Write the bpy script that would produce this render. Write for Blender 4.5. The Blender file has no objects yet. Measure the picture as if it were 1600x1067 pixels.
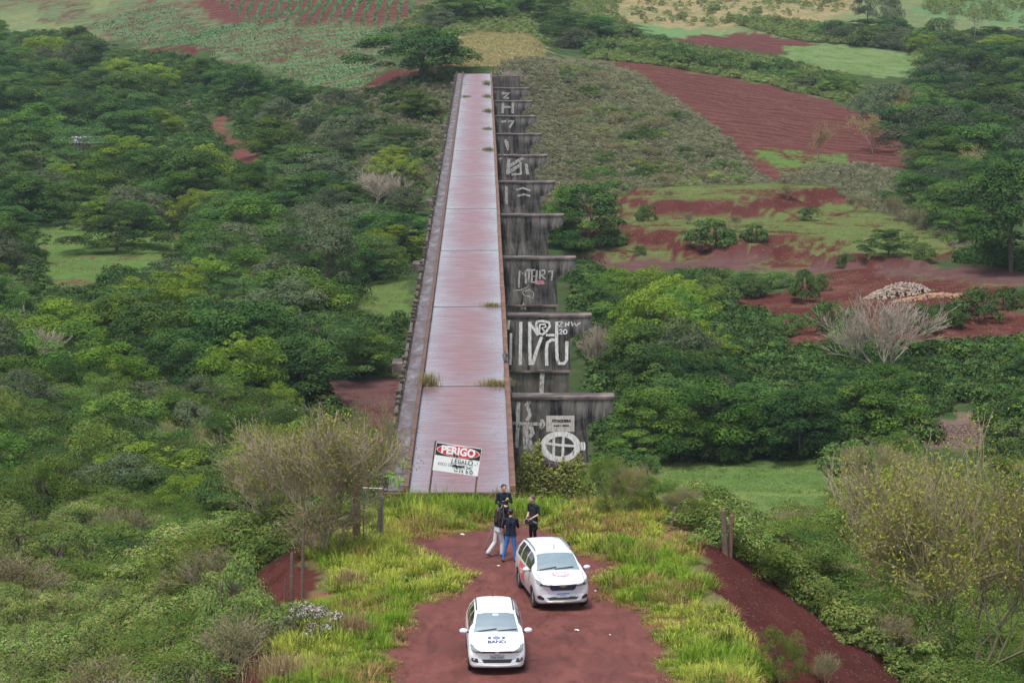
import bpy, bmesh, math, random
import numpy as np
from mathutils import Vector, Matrix
from mathutils.bvhtree import BVHTree

# ------------------------------------------------------------------ scene, camera, light
scene = bpy.context.scene
COL = scene.collection
R = math.radians
FPX, CX, CY = 4400.0, 800.0, 533.5          # focal length and centre in photograph pixels (1600 wide)
CAM_Z = 21.0
TH = math.atan(653.0 / FPX)
PSI = math.atan(45.0 / FPX * math.cos(TH))
cam_data = bpy.data.cameras.new('camera')
cam = bpy.data.objects.new('camera', cam_data)
COL.objects.link(cam)
cam_data.sensor_width = 36.0
cam_data.lens = 36.0 * FPX / 1600.0
cam_data.clip_start = 1.0
cam_data.clip_end = 8000.0
cam.location = (0, 0, CAM_Z)
cam.rotation_euler = (math.pi / 2 - TH, 0, -PSI)
scene.camera = cam

SUN_EL, SUN_AZ = R(70), R(212)
world = bpy.data.worlds.new('World')
scene.world = world
world.use_nodes = True
wn, wl = world.node_tree.nodes, world.node_tree.links
wn.clear()
sky = wn.new('ShaderNodeTexSky')
sky.sky_type = 'NISHITA'
sky.sun_disc = False
sky.sun_elevation = SUN_EL
sky.sun_rotation = SUN_AZ
sky.air_density = 1.0
sky.dust_density = 2.5
sky.ozone_density = 1.0
hs = wn.new('ShaderNodeHueSaturation')
hs.inputs['Saturation'].default_value = 0.6
bg = wn.new('ShaderNodeBackground')
bg.inputs['Strength'].default_value = 0.09
wo = wn.new('ShaderNodeOutputWorld')
wl.new(sky.outputs[0], hs.inputs['Color'])
wl.new(hs.outputs[0], bg.inputs['Color'])
wl.new(bg.outputs[0], wo.inputs['Surface'])

sun_data = bpy.data.lights.new('sun', 'SUN')
sun_data.energy = 1.5
sun_data.angle = R(11)
sun_data.color = (1.0, 0.97, 0.93)
sun = bpy.data.objects.new('sun', sun_data)
COL.objects.link(sun)
sd = Vector((math.sin(SUN_AZ) * math.cos(SUN_EL), math.cos(SUN_AZ) * math.cos(SUN_EL), math.sin(SUN_EL)))
sun.rotation_euler = (-sd).to_track_quat('-Z', 'Y').to_euler()

scene.view_settings.view_transform = 'Standard'
scene.view_settings.look = 'None'
scene.view_settings.gamma = 1.0
scene.view_settings.use_curve_mapping = False
scene.view_settings.exposure = 1.55
scene.render.engine = 'CYCLES'
scene.cycles.use_denoising = True
scene.cycles.max_bounces = 6
scene.cycles.diffuse_bounces = 2
scene.cycles.glossy_bounces = 2
scene.cycles.transmission_bounces = 3
scene.cycles.volume_bounces = 0
scene.cycles.transparent_max_bounces = 4
scene.cycles.use_adaptive_sampling = True
scene.cycles.adaptive_threshold = 0.02

# ------------------------------------------------------------------ camera helpers
FWD = np.array([math.sin(PSI) * math.cos(TH), math.cos(PSI) * math.cos(TH), -math.sin(TH)])
RGT = np.array([math.cos(PSI), -math.sin(PSI), 0.0])
UP = np.cross(RGT, FWD)
CAMP = np.array([0, 0, CAM_Z])

def ray(px, py):
    return FWD + (px - CX) / FPX * RGT - (py - CY) / FPX * UP

def on_z(px, py, z):
    d = ray(px, py)
    return CAMP + d * ((z - CAM_Z) / d[2])

def on_y(px, py, Y):
    d = ray(px, py)
    return CAMP + d * (Y / d[1])

def project(P):
    P = np.atleast_2d(np.asarray(P, float)) - CAMP
    dep = P @ FWD
    return CX + FPX * (P @ RGT) / dep, CY - FPX * (P @ UP) / dep, dep

# ------------------------------------------------------------------ noise
def _hash(ix, iy, seed):
    n = (ix * 374761393 + iy * 668265263 + seed * 1442695041) & 0xffffffff
    n = ((n ^ (n >> 13)) * 1274126177) & 0xffffffff
    return ((n ^ (n >> 16)) & 0xffff) / 65535.0

def vnoise(x, y, seed=0):
    x = np.asarray(x, float); y = np.asarray(y, float)
    ix = np.floor(x).astype(np.int64); iy = np.floor(y).astype(np.int64)
    fx = x - ix; fy = y - iy
    fx = fx * fx * (3 - 2 * fx); fy = fy * fy * (3 - 2 * fy)
    a = _hash(ix, iy, seed); b = _hash(ix + 1, iy, seed)
    c = _hash(ix, iy + 1, seed); d = _hash(ix + 1, iy + 1, seed)
    return (a * (1 - fx) + b * fx) * (1 - fy) + (c * (1 - fx) + d * fx) * fy

def fbm(x, y, seed=0, oct=3):
    s = 0; a = 0.5; t = 0
    for k in range(oct):
        s = s + a * vnoise(np.asarray(x) * 2 ** k, np.asarray(y) * 2 ** k, seed + k * 17); t += a; a *= 0.5
    return s / t

def sstep(a, b, x):
    t = np.clip((x - a) / (b - a), 0, 1)
    return t * t * (3 - 2 * t)

# ------------------------------------------------------------------ terrain height
CTRL = [(1100,740,-17),(1250,740,-17),(1000,740,-17),(1560,790,-14.5),(1500,1000,-9.5),(1300,900,-12),(1590,880,-12),
 (1500,600,-15.5),(1250,560,-14.3),(1200,520,-14.2),(1590,520,-12.7),(1420,450,-14),(1100,405,-15),(1500,420,-14),(1000,400,-15.5),
 (1100,320,-12.6),(1300,320,-12.6),(1530,400,-14),(1590,300,-13),(1400,240,-11),(1250,150,-8),(1100,120,-6),(930,97,-3),
 (1000,145,-5),(1100,205,-8),(1200,285,-12),(1000,250,-10),(900,300,-13.5),(900,200,-7.5),(1050,290,-12),(870,110,-1.5),
 (1100,50,-4),(1300,80,-6),(1500,100,-8),(1590,180,-11),(1450,170,-10),(1000,10,1),(1250,20,0),(1550,20,-1),(1550,60,-5),
 (1000,-30,5),(1500,-30,4),(1250,-60,8),
 (560,620,-17),(600,475,-16.3),(420,600,-16.5),(300,700,-15.5),(200,800,-13),(100,900,-11),(350,850,-12.5),(0,1000,-10),
 (50,700,-14),(0,550,-15),(180,370,-16),(60,300,-15),(370,215,-12.5),(310,168,-10.5),(140,225,-13),(20,120,-9),
 (420,120,-7),(590,125,-5),(250,80,-6),(100,30,-2),(400,30,1),(600,10,4),(630,50,0),(300,-10,4),(0,0,1),(200,-60,8),
 (650,-30,6),(560,300,-14),(450,200,-10.5),(600,250,-11),(650,180,-6.5),(800,-60,8),(800,10,2.5),(800,-90,9),
 (800,700,-17.3),(750,560,-17.3),(800,450,-16.5),(700,380,-15.5),(820,340,-14)]
_cp = np.array([list(on_z(a, b, c)) for a, b, c in CTRL])
_S = 100.0
def _tps(r2):
    return 0.5 * r2 * np.log(r2 + 1e-12)
_xy = _cp[:, :2] / _S
_n = len(_xy)
_K = _tps(((_xy[:, None, :] - _xy[None]) ** 2).sum(-1)) + 0.01 * np.eye(_n)
_P = np.hstack([np.ones((_n, 1)), _xy])
_A = np.block([[_K, _P], [_P.T, np.zeros((3, 3))]])
_w = np.linalg.solve(_A, np.concatenate([_cp[:, 2], np.zeros(3)]))

def z_valley(X, Y):
    X = np.asarray(X, float); Y = np.asarray(Y, float)
    sh = X.shape
    x = X.ravel() / _S; y = Y.ravel() / _S
    out = np.empty(len(x))
    for i in range(0, len(x), 40000):
        a = x[i:i + 40000]; b = y[i:i + 40000]
        r2 = (a[:, None] - _xy[None, :, 0]) ** 2 + (b[:, None] - _xy[None, :, 1]) ** 2
        out[i:i + 40000] = _tps(r2) @ _w[:_n] + _w[_n] + _w[_n + 1] * a + _w[_n + 2] * b
    out = np.clip(out, -18.5, 9.0)
    return out.reshape(sh)

def box_sd(X, Y, x0, x1, y0, y1):
    dx = np.maximum(x0 - X, X - x1); dy = np.maximum(y0 - Y, Y - y1)
    return np.hypot(np.maximum(dx, 0), np.maximum(dy, 0))

def smax(a, b, k):
    h = np.clip(0.5 + 0.5 * (a - b) / k, 0, 1)
    return b * (1 - h) + a * h + k * h * (1 - h)

DECK_Y0, JOINT0, SPAN = 103.2, 127.6, 27.1
JOINTS = [JOINT0 + SPAN * k for k in range(11)]
DECK_Y1 = JOINTS[10]

def z_base(X, Y):
    X = np.asarray(X, float); Y = np.asarray(Y, float)
    z = z_valley(X, Y)
    wob = (vnoise(X * 0.25, Y * 0.25, 5) - 0.5) * 1.2
    d = box_sd(X, Y, -6.3, 7.6, -100, 102.6) + wob * 0.5
    zn = -0.68 * np.maximum(d - 0.2, 0) - 0.12 - 0.1 * sstep(-0.5, 1, d)
    zn = zn - 0.25 * sstep(99.0, 103.0, Y)
    z = np.where(Y < 200, smax(zn, z, 0.8), z)
    d2 = box_sd(X, Y, -6.0, 7.5 + 0.0 * X, 419.0, 640)
    zf = -0.42 * d2 - 0.25 + 0.006 * np.maximum(Y - 430, 0)
    z = np.where(Y > 300, smax(zf, z, 1.0), z)
    return z

def inpoly(X, Y, poly):
    poly = np.asarray(poly, float)
    inside = np.zeros(X.shape, bool)
    n = len(poly); j = n - 1
    for i in range(n):
        xi, yi = poly[i]; xj, yj = poly[j]
        c = ((yi > Y) != (yj > Y))
        with np.errstate(divide='ignore', invalid='ignore'):
            xx = (xj - xi) * (Y - yi) / (yj - yi + 1e-12) + xi
        inside ^= c & (X < xx)
        j = i
    return inside

_LX = np.arange(-220, 261, 1.25); _LY = np.concatenate([np.arange(60, 480, 1.0), np.arange(480, 1000, 4.0), np.geomspace(1000, 3000, 60)])
_LZ = None
def z_look(X, Y):
    global _LZ
    if _LZ is None:
        a, b = np.meshgrid(_LX, _LY); _LZ = z_base(a, b)
    X = np.clip(X, _LX[0], _LX[-1] - 1e-3); Y = np.clip(Y, _LY[0], _LY[-1] - 1e-3)
    i = ((X - _LX[0]) / 1.25).astype(int); j = np.searchsorted(_LY, Y, side='right') - 1
    j = np.minimum(j, len(_LY) - 2)
    fx = (X - _LX[i]) / 1.25; fy = (Y - _LY[j]) / (_LY[j + 1] - _LY[j])
    return (_LZ[j, i] * (1 - fx) + _LZ[j, i + 1] * fx) * (1 - fy) + (_LZ[j + 1, i] * (1 - fx) + _LZ[j + 1, i + 1] * fx) * fy
_ts = np.concatenate([np.arange(70, 300, 0.6), np.geomspace(300, 2500, 500)])
def ground(px, py, zf=None):
    """point where the sight line of a photograph pixel meets the land"""
    d = ray(px, py)
    P = CAMP[None] + _ts[:, None] * d[None]
    zz = (zf or z_look)(P[:, 0], P[:, 1])
    g = P[:, 2] - zz
    idx = np.argmax(g < 0)
    if g[idx] >= 0:
        idx = len(_ts) - 1
    if idx == 0:
        return P[0]
    t = _ts[idx - 1] + (_ts[idx] - _ts[idx - 1]) * g[idx - 1] / (g[idx - 1] - g[idx])
    return CAMP + t * d

def gpoly(pts):
    return np.array([ground(a, b)[:2] for a, b in pts])

TERRACE = gpoly([(905,322),(1000,305),(1210,293),(1290,300),(1440,350),(1500,400),(1440,425),(1250,412),(1100,402),(930,400),(890,380)])

def zfun(X, Y):
    X = np.asarray(X, float); Y = np.asarray(Y, float)
    z = z_look(X, Y)
    z = z + (fbm(X * 0.06, Y * 0.06, 11) - 0.5) * 1.6 * sstep(104, 125, Y) * (1 - sstep(400, 430, Y) * (np.abs(X) < 9))
    near = (np.abs(X - 0.6) < 6.8) & (Y < 103)
    z = z + (fbm(X * 0.5, Y * 0.5, 3) - 0.5) * np.where(near, 0.10, 0.5)
    z = z + (fbm(X * 1.7, Y * 1.7, 4, 2) - 0.5) * 0.35 * ((Y < 104) & ~near)
    m = inpoly(X, Y, TERRACE)
    st = 1.9
    q = z / st + 0.35 * (vnoise(X * 0.05, Y * 0.05, 8) - 0.5)
    f = q - np.floor(q)
    zt = st * (np.floor(q) + sstep(0.0, 0.3, f)) - 0.35 * st * (vnoise(X * 0.05, Y * 0.05, 8) - 0.5)
    return np.where(m, zt, z)

def zat(x, y):
    return float(zfun(np.array([x]), np.array([y]))[0])

# ------------------------------------------------------------------ mesh helpers
def mesh_np(name, V, F, cols=None, smooth=False, extra=None):
    V = np.asarray(V, np.float32); F = np.asarray(F, np.int32)
    me = bpy.data.meshes.new(name)
    n, k = F.shape
    me.vertices.add(len(V)); me.vertices.foreach_set('co', V.ravel())
    me.loops.add(n * k); me.loops.foreach_set('vertex_index', F.ravel())
    me.polygons.add(n)
    me.polygons.foreach_set('loop_start', np.arange(0, n * k, k, dtype=np.int32))
    me.polygons.foreach_set('loop_total', np.full(n, k, np.int32))
    if smooth:
        me.polygons.foreach_set('use_smooth', np.ones(n, bool))
    me.update(calc_edges=True)
    for nm, arr in ([('col', cols)] if cols is not None else []) + list((extra or {}).items()):
        a = me.color_attributes.new(nm, 'FLOAT_COLOR', 'POINT')
        arr = np.asarray(arr, np.float32)
        if arr.shape[1] == 3:
            arr = np.hstack([arr, np.ones((len(arr), 1), np.float32)])
        a.data.foreach_set('color', arr.ravel())
    return me

def link(name, me, mat=None, parent=None, loc=None, rz=0.0):
    o = bpy.data.objects.new(name, me)
    COL.objects.link(o)
    if mat is not None and me is not None and len(me.materials) == 0:
        me.materials.append(mat)
    if parent is not None:
        o.parent = parent
    if loc is not None:
        o.location = loc
    if rz:
        o.rotation_euler = (0, 0, rz)
    return o

def tag(o, label=None, cat=None, group=None, kind=None):
    if label: o['label'] = label
    if cat: o['category'] = cat
    if group: o['group'] = group
    if kind: o['kind'] = kind
    return o

def empty(name, loc=(0, 0, 0), rz=0.0):
    o = bpy.data.objects.new(name, None)
    COL.objects.link(o)
    o.location = loc; o.rotation_euler = (0, 0, rz)
    o.empty_display_size = 0.2
    return o

class MB:
    """collects shapes into one mesh"""
    def __init__(s): s.v = []; s.f = []
    def add(s, vs, fs):
        b = len(s.v); s.v += [tuple(v) for v in vs]; s.f += [tuple(i + b for i in f) for f in fs]; return s
    def box(s, x0, x1, y0, y1, z0, z1):
        v = [(x0,y0,z0),(x1,y0,z0),(x1,y1,z0),(x0,y1,z0),(x0,y0,z1),(x1,y0,z1),(x1,y1,z1),(x0,y1,z1)]
        return s.add(v, [(0,3,2,1),(4,5,6,7),(0,1,5,4),(1,2,6,5),(2,3,7,6),(3,0,4,7)])
    def cbox(s, x0, x1, y0, y1, z0, z1, c=0.02):
        """box with chamfered vertical and top edges"""
        o = [(x0+c,y0),(x1-c,y0),(x1,y0+c),(x1,y1-c),(x1-c,y1),(x0+c,y1),(x0,y1-c),(x0,y0+c)]
        mx, my = (x0+x1)/2, (y0+y1)/2
        def ins(p): return (p[0] + (c if p[0] < mx else -c), p[1] + (c if p[1] < my else -c))
        v = [(a,b,z0) for a,b in o] + [(a,b,z1-c) for a,b in o] + [(*ins(p), z1) for p in o]
        f = [tuple(range(7,-1,-1)), tuple(range(16,24))]
        for k in range(8):
            n = (k+1) % 8
            f += [(k,n,8+n,8+k), (8+k,8+n,16+n,16+k)]
        return s.add(v, f)
    def tube(s, p0, p1, r0, r1=None, n=8, cap=True):
        r1 = r0 if r1 is None else r1
        p0 = Vector(p0); p1 = Vector(p1); d = (p1 - p0)
        if d.length < 1e-6: return s
        d.normalize()
        a = d.orthogonal().normalized(); b = d.cross(a)
        v = []
        for p, r in ((p0, r0), (p1, r1)):
            for k in range(n):
                t = 2 * math.pi * k / n
                v.append(tuple(p + a * (r * math.cos(t)) + b * (r * math.sin(t))))
        f = [(k, (k+1) % n, n + (k+1) % n, n + k) for k in range(n)]
        if cap: f += [tuple(range(n-1, -1, -1)), tuple(range(n, 2*n))]
        return s.add(v, f)
    def path(s, pts, r, n=6):
        rs = r if isinstance(r, (list, tuple)) else [r] * len(pts)
        for i in range(len(pts) - 1): s.tube(pts[i], pts[i+1], rs[i], rs[i+1], n)
        return s
    def ell(s, c, rx, ry, rz, nu=12, nv=8):
        v = []; f = []
        for i in range(nv + 1):
            th = math.pi * i / nv
            for j in range(nu):
                ph = 2 * math.pi * j / nu
                v.append((c[0] + rx*math.sin(th)*math.cos(ph), c[1] + ry*math.sin(th)*math.sin(ph), c[2] + rz*math.cos(th)))
        for i in range(nv):
            for j in range(nu):
                f.append((i*nu+j, (i+1)*nu+j, (i+1)*nu+(j+1)%nu, i*nu+(j+1)%nu))
        return s.add(v, f)
    def prism(s, poly, y0, y1):
        """polygon in xz extruded along y"""
        n = len(poly)
        v = [(a, y0, b) for a, b in poly] + [(a, y1, b) for a, b in poly]
        f = [tuple(range(n)), tuple(range(2*n-1, n-1, -1))] + [(k, n+k, n+(k+1)%n, (k+1)%n) for k in range(n)]
        return s.add(v, f)
    def mesh(s, name, smooth=False):
        me = bpy.data.meshes.new(name)
        me.from_pydata(s.v, [], s.f); me.update()
        if smooth:
            for p in me.polygons: p.use_smooth = True
        return me
    def build(s, name, mat, parent=None, smooth=False, loc=None):
        return link(name, s.mesh(name, smooth), mat, parent, loc)

# ------------------------------------------------------------------ materials
def newmat(name):
    m = bpy.data.materials.new(name); m.use_nodes = True
    nt = m.node_tree
    p = nt.nodes.get('Principled BSDF')
    return m, nt.nodes, nt.links, p

def plain(name, c, rough=0.6, metal=0.0, var=0.12, scale=6.0, bump=0.0, spec=0.5):
    m, N, L, p = newmat(name)
    tc = N.new('ShaderNodeTexCoord')
    nz = N.new('ShaderNodeTexNoise'); nz.inputs['Scale'].default_value = scale; nz.inputs['Detail'].default_value = 4
    L.new(tc.outputs['Object'], nz.inputs['Vector'])
    mx = N.new('ShaderNodeMix'); mx.data_type = 'RGBA'
    mx.inputs[6].default_value = (*[x * (1 - var) for x in c], 1); mx.inputs[7].default_value = (*[min(1, x * (1 + var)) for x in c], 1)
    L.new(nz.outputs[0], mx.inputs[0])
    L.new(mx.outputs[2], p.inputs['Base Color'])
    p.inputs['Roughness'].default_value = rough; p.inputs['Metallic'].default_value = metal
    p.inputs['Specular IOR Level'].default_value = spec
    if bump:
        b = N.new('ShaderNodeBump'); b.inputs['Strength'].default_value = bump; b.inputs['Distance'].default_value = 0.05
        L.new(nz.outputs[0], b.inputs['Height']); L.new(b.outputs[0], p.inputs['Normal'])
    return m

def noise_node(N, L, vec, scale, detail=4, dist=0.0, rough=0.5):
    n = N.new('ShaderNodeTexNoise')
    n.inputs['Scale'].default_value = scale; n.inputs['Detail'].default_value = detail
    n.inputs['Distortion'].default_value = dist; n.inputs['Roughness'].default_value = rough
    L.new(vec, n.inputs['Vector'])
    return n.outputs[0]

def mapping(N, L, vec, sc):
    m = N.new('ShaderNodeMapping'); m.inputs['Scale'].default_value = sc
    L.new(vec, m.inputs['Vector']); return m.outputs[0]

def ramp(N, L, fac, stops):
    r = N.new('ShaderNodeValToRGB')
    e = r.color_ramp.elements
    while len(e) < len(stops): e.new(0.5)
    for i, (p, c) in enumerate(stops):
        e[i].position = p; e[i].color = (*c, 1) if len(c) == 3 else c
    L.new(fac, r.inputs[0]); return r.outputs[0]

def mixc(N, L, fac, a, b, mode='MIX'):
    m = N.new('ShaderNodeMix'); m.data_type = 'RGBA'; m.blend_type = mode
    for s, v in ((0, fac), (6, a), (7, b)):
        if isinstance(v, (int, float)): m.inputs[s].default_value = v
        elif isinstance(v, tuple): m.inputs[s].default_value = (*v, 1) if len(v) == 3 else v
        else: L.new(v, m.inputs[s])
    return m.outputs[2]

def mathn(N, L, op, a, b=None, clamp=False):
    m = N.new('ShaderNodeMath'); m.operation = op; m.use_clamp = clamp
    for i, v in enumerate((a, b)):
        if v is None: continue
        if isinstance(v, (int, float)): m.inputs[i].default_value = v
        else: L.new(v, m.inputs[i])
    return m.outputs[0]

def leafmat(name, transl=0.25, hue=0.02, val=0.25, rough=0.75, sat=1.05, spec=0.03):
    m, N, L, p = newmat(name)
    at = N.new('ShaderNodeAttribute'); at.attribute_name = 'col'
    oi = N.new('ShaderNodeObjectInfo')
    h = N.new('ShaderNodeHueSaturation')
    h.inputs['Saturation'].default_value = sat
    hv = mathn(N, L, 'ADD', mathn(N, L, 'MULTIPLY', oi.outputs['Random'], hue * 2), 0.5 - hue)
    vr = mathn(N, L, 'FRACT', mathn(N, L, 'MULTIPLY', oi.outputs['Random'], 7.31))
    vv = mathn(N, L, 'ADD', mathn(N, L, 'MULTIPLY', vr, val * 2), 1 - val)
    L.new(hv, h.inputs['Hue']); L.new(vv, h.inputs['Value'])
    L.new(at.outputs['Color'], h.inputs['Color'])
    L.new(h.outputs[0], p.inputs['Base Color'])
    p.inputs['Roughness'].default_value = rough
    p.inputs['Specular IOR Level'].default_value = spec
    if transl > 0:
        t = N.new('ShaderNodeBsdfTranslucent'); L.new(h.outputs[0], t.inputs['Color'])
        mx = N.new('ShaderNodeMixShader'); mx.inputs[0].default_value = transl
        out = [n for n in N if n.type == 'OUTPUT_MATERIAL'][0]
        L.new(p.outputs[0], mx.inputs[1]); L.new(t.outputs[0], mx.inputs[2]); L.new(mx.outputs[0], out.inputs['Surface'])
    return m
# ------------------------------------------------------------------ land: regions seen in the photograph, as polygons on the ground
SOIL = (0.066, 0.022, 0.019); SOIL2 = (0.098, 0.040, 0.033); PUR = (0.085, 0.045, 0.042)
PAST = (0.07, 0.118, 0.032); PAST2 = (0.085, 0.105, 0.036)
FLOOR = (0.032, 0.055, 0.02); FLOOR2 = (0.055, 0.065, 0.028)
TAN = (0.21, 0.16, 0.085); TAN2 = (0.13, 0.135, 0.06); CROP = (0.07, 0.14, 0.055); CANE = (0.085, 0.135, 0.06)
SCRUB = (0.075, 0.09, 0.045); SCRUB2 = (0.11, 0.08, 0.055)
# name, polygon in photograph pixels, colour a, colour b, cover of b, furrows
REG = [
 ('scrub_mound', [(835,95),(880,85),(935,100),(1010,140),(1110,205),(1215,290),(1200,305),(1000,312),(900,322),(860,330),(800,300),(770,120)], SCRUB, SCRUB2, .42, 0),
 ('left_bank', [(700,118),(640,120),(560,140),(480,150),(420,190),(520,300),(640,330),(690,200)], SCRUB, PAST, .5, 0),
 ('crop', [(160,20),(360,-40),(700,-60),(660,20),(600,60),(585,130),(505,145),(430,112),(330,85),(230,72),(130,45),(0,10),(0,-40)], CROP, SOIL, .40, 1),
 ('crop_far', [(300,0),(370,-60),(690,-60),(640,42),(560,42),(420,38)], SOIL, CROP, .25, 1),
 ('soil_left', [(205,64),(270,72),(330,80),(300,88),(230,82)], SOIL, CROP, .25, 0),
 ('soil_tree', [(560,145),(600,108),(650,108),(665,125),(610,140)], SOIL, SCRUB, .15, 0),
 ('ridge', [(690,112),(720,60),(735,30),(830,30),(845,70),(855,112)], TAN, PAST2, .42, 0),
 ('brown_field', [(925,94),(1000,102),(1100,118),(1200,136),(1300,158),(1385,196),(1430,235),(1400,262),(1260,268),(1205,290),(1110,205),(1010,140)], SOIL, SOIL2, .35, 1),
 ('field_green', [(1190,232),(1300,238),(1330,262),(1260,275),(1215,262)], PAST, SOIL, .4, 0),
 ('hedge_belt', [(930,60),(1050,75),(1200,95),(1330,130),(1330,165),(1200,136),(1000,102),(925,94)], PAST2, SCRUB, .5, 0),
 ('far_green', [(1005,33),(1060,35),(1130,48),(1138,56),(1080,62),(1010,55)], (0.095,0.16,0.065), CROP, .3, 0),
 ('far_soil', [(1050,66),(1140,48),(1250,60),(1275,76),(1200,84),(1120,76)], SOIL, SOIL2, .3, 1),
 ('far_pasture', [(1240,72),(1290,66),(1430,82),(1440,104),(1390,125),(1290,112),(1225,92)], (0.11,0.15,0.062), PAST, .4, 0),
 ('tan_hill', [(880,-60),(1360,-60),(1330,20),(1280,38),(1160,40),(1000,36),(930,22),(880,5)], TAN, TAN2, .45, 0),
 ('far_cane', [(1440,-60),(1700,-60),(1700,45),(1600,40),(1500,30),(1430,22)], CANE, CROP, .4, 0),
 ('terraces', [(900,320),(1000,305),(1210,293),(1290,300),(1440,350),(1500,400),(1440,428),(1250,414),(1100,402),(930,400),(890,380)], PAST2, SOIL, .45, 0),
 ('valley_track', [(880,395),(1000,398),(1110,404),(1250,412),(1400,416),(1600,430),(1600,452),(1400,438),(1250,428),(1100,420),(1000,414),(880,412)], PUR, PAST2, .3, 0),
 ('soil_bank', [(1130,470),(1180,462),(1240,440),(1330,420),(1420,430),(1600,455),(1600,535),(1500,555),(1400,572),(1290,585),(1230,595),(1150,560),(1120,510)], SOIL, SOIL2, .4, 0),
 ('track_right', [(1440,585),(1600,580),(1600,610),(1440,610)], PUR, PAST, .25, 0),
 ('rubble_ground', [(1470,640),(1530,630),(1560,690),(1500,720),(1440,700)], (0.13,0.085,0.07), PAST, .3, 0),
 ('meadow', [(1020,712),(1290,716),(1330,745),(1300,800),(1150,815),(1000,800),(985,740)], PAST, (0.115,0.15,0.045), .4, 0),
 ('meadow_right', [(1540,690),(1620,680),(1620,730),(1540,720)], PAST, PAST2, .4, 0),
 ('river_soil', [(490,600),(560,588),(660,590),(660,720),(600,720),(560,660),(500,635)], PUR, SOIL, .4, 0),
 ('small_meadow', [(555,440),(650,430),(650,500),(570,498)], PAST, PAST2, .4, 0),
 ('clearing', [(40,350),(130,342),(200,372),(275,345),(290,395),(240,420),(180,430),(100,470),(70,455),(55,400)], PAST, SOIL2, .3, 0),
 ('path', [(318,182),(355,186),(385,222),(415,252),(378,265),(350,228)], SOIL2, PAST2, .3, 0),
]
REGW = [(n, gpoly(p), a, b, c, f) for n, p, a, b, c, f in REG]
ROADPX = [(618,1090),(623,1022),(642,977),(650,946),(703,935),(733,923),(741,904),(707,889),(676,868),(646,855),(622,843),(676,847),(726,834),(762,818),(774,803),(806,803),
          (813,816),(848,835),(901,866),(962,889),(932,908),(928,935),(981,950),(1000,954),(1015,985),(1034,1067),(1040,1090)]
ROADW = np.array([on_z(a, b, -0.12)[:2] for a, b in ROADPX])

rows = np.concatenate([np.arange(62, 112, 0.42), np.geomspace(112, 700, 290), np.geomspace(710, 5000, 50)])
tt = np.linspace(-1, 1, 301)
GX = (tt[None, :] * (26 + 0.235 * (rows[:, None] - 62)) + 2.0)
GY = np.repeat(rows[:, None], 301, 1)
GZ = zfun(GX, GY)
wx = GX + (fbm(GX * 0.22, GY * 0.22, 31) - 0.5) * (3 + 0.010 * GY)
wy = GY + (fbm(GX * 0.22, GY * 0.22, 57) - 0.5) * (5 + 0.02 * GY)
nv = GX.size
cA = np.tile(np.array(FLOOR), (nv, 1)); cB = np.tile(np.array(FLOOR2), (nv, 1)); cov = np.full(nv, 0.45); fur = np.zeros(nv)
far = np.ravel(GY > 640)
cA[far] = (0.09, 0.125, 0.055); cB[far] = TAN2
for n, pw, a, b, c, f in REGW:
    m = inpoly(wx.ravel(), wy.ravel(), pw)
    cA[m] = a; cB[m] = b; cov[m] = c; fur[m] = f
# steep bare banks: near embankment shoulders and terrace risers
dz = np.hypot(np.gradient(GZ, axis=0) / np.gradient(GY, axis=0), np.gradient(GZ, axis=1) / np.gradient(GX, axis=1))
ter = inpoly(GX.ravel(), GY.ravel(), TERRACE) & (dz.ravel() > 0.2)
cA[ter] = SOIL; cB[ter] = SOIL2; cov[ter] = .3
# a flatter tread is grass
flat = inpoly(GX.ravel(), GY.ravel(), TERRACE) & (dz.ravel() < 0.14)
cov[flat] = 0.34
X1 = GX.ravel(); Y1 = GY.ravel(); wn1 = (fbm(X1 * 0.5, Y1 * 0.5, 77) - 0.5) * 2.0
nearp = (Y1 < 110)
bank = nearp & (((X1 > 7.5 + wn1) & (X1 < 15 + wn1) & (Y1 < 97)) | ((X1 < -5.6 + wn1) & (X1 > -9.2 + wn1) & (Y1 < 95)))
cA[bank] = SOIL; cB[bank] = (0.055, 0.02, 0.016); cov[bank] = .4
plat = nearp & (X1 > -6.2) & (X1 < 7.8) & ~bank & (Y1 < 104)
cA[plat] = (0.10, 0.10, 0.04); cB[plat] = (0.15, 0.07, 0.045); cov[plat] = .5
V = np.stack([GX, GY, GZ], -1).reshape(-1, 3)
nr, nc = GX.shape
ii = np.arange(nr * nc).reshape(nr, nc)
F = np.stack([ii[:-1, :-1], ii[:-1, 1:], ii[1:, 1:], ii[1:, :-1]], -1).reshape(-1, 4)
ter_me = mesh_np('terrain', V, F, None, True, {'cola': cA, 'colb': cB, 'par': np.stack([cov, fur, fur * 0], -1)})

m, N, L, p = newmat('land')
tc = N.new('ShaderNodeTexCoord').outputs['Object']
def attr(nm):
    a = N.new('ShaderNodeAttribute'); a.attribute_name = nm; return a
pa = attr('par'); sep = N.new('ShaderNodeSeparateColor'); L.new(pa.outputs['Color'], sep.inputs[0])
n1 = noise_node(N, L, tc, 0.16, 5, 0.4, 0.65)
n2 = noise_node(N, L, tc, 1.5, 4, 0.2, 0.6)
nn = mathn(N, L, 'ADD', mathn(N, L, 'MULTIPLY', n1, 0.6), mathn(N, L, 'MULTIPLY', n2, 0.4))
thr = mathn(N, L, 'ADD', mathn(N, L, 'MULTIPLY', mathn(N, L, 'SUBTRACT', 1.0, sep.outputs[0]), 0.34), 0.33)
fac = mathn(N, L, 'MULTIPLY', mathn(N, L, 'SUBTRACT', nn, thr), 14.0)
fac = mathn(N, L, 'ADD', fac, 0.5, True)
base = mixc(N, L, fac, attr('cola').outputs['Color'], attr('colb').outputs['Color'])
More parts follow.
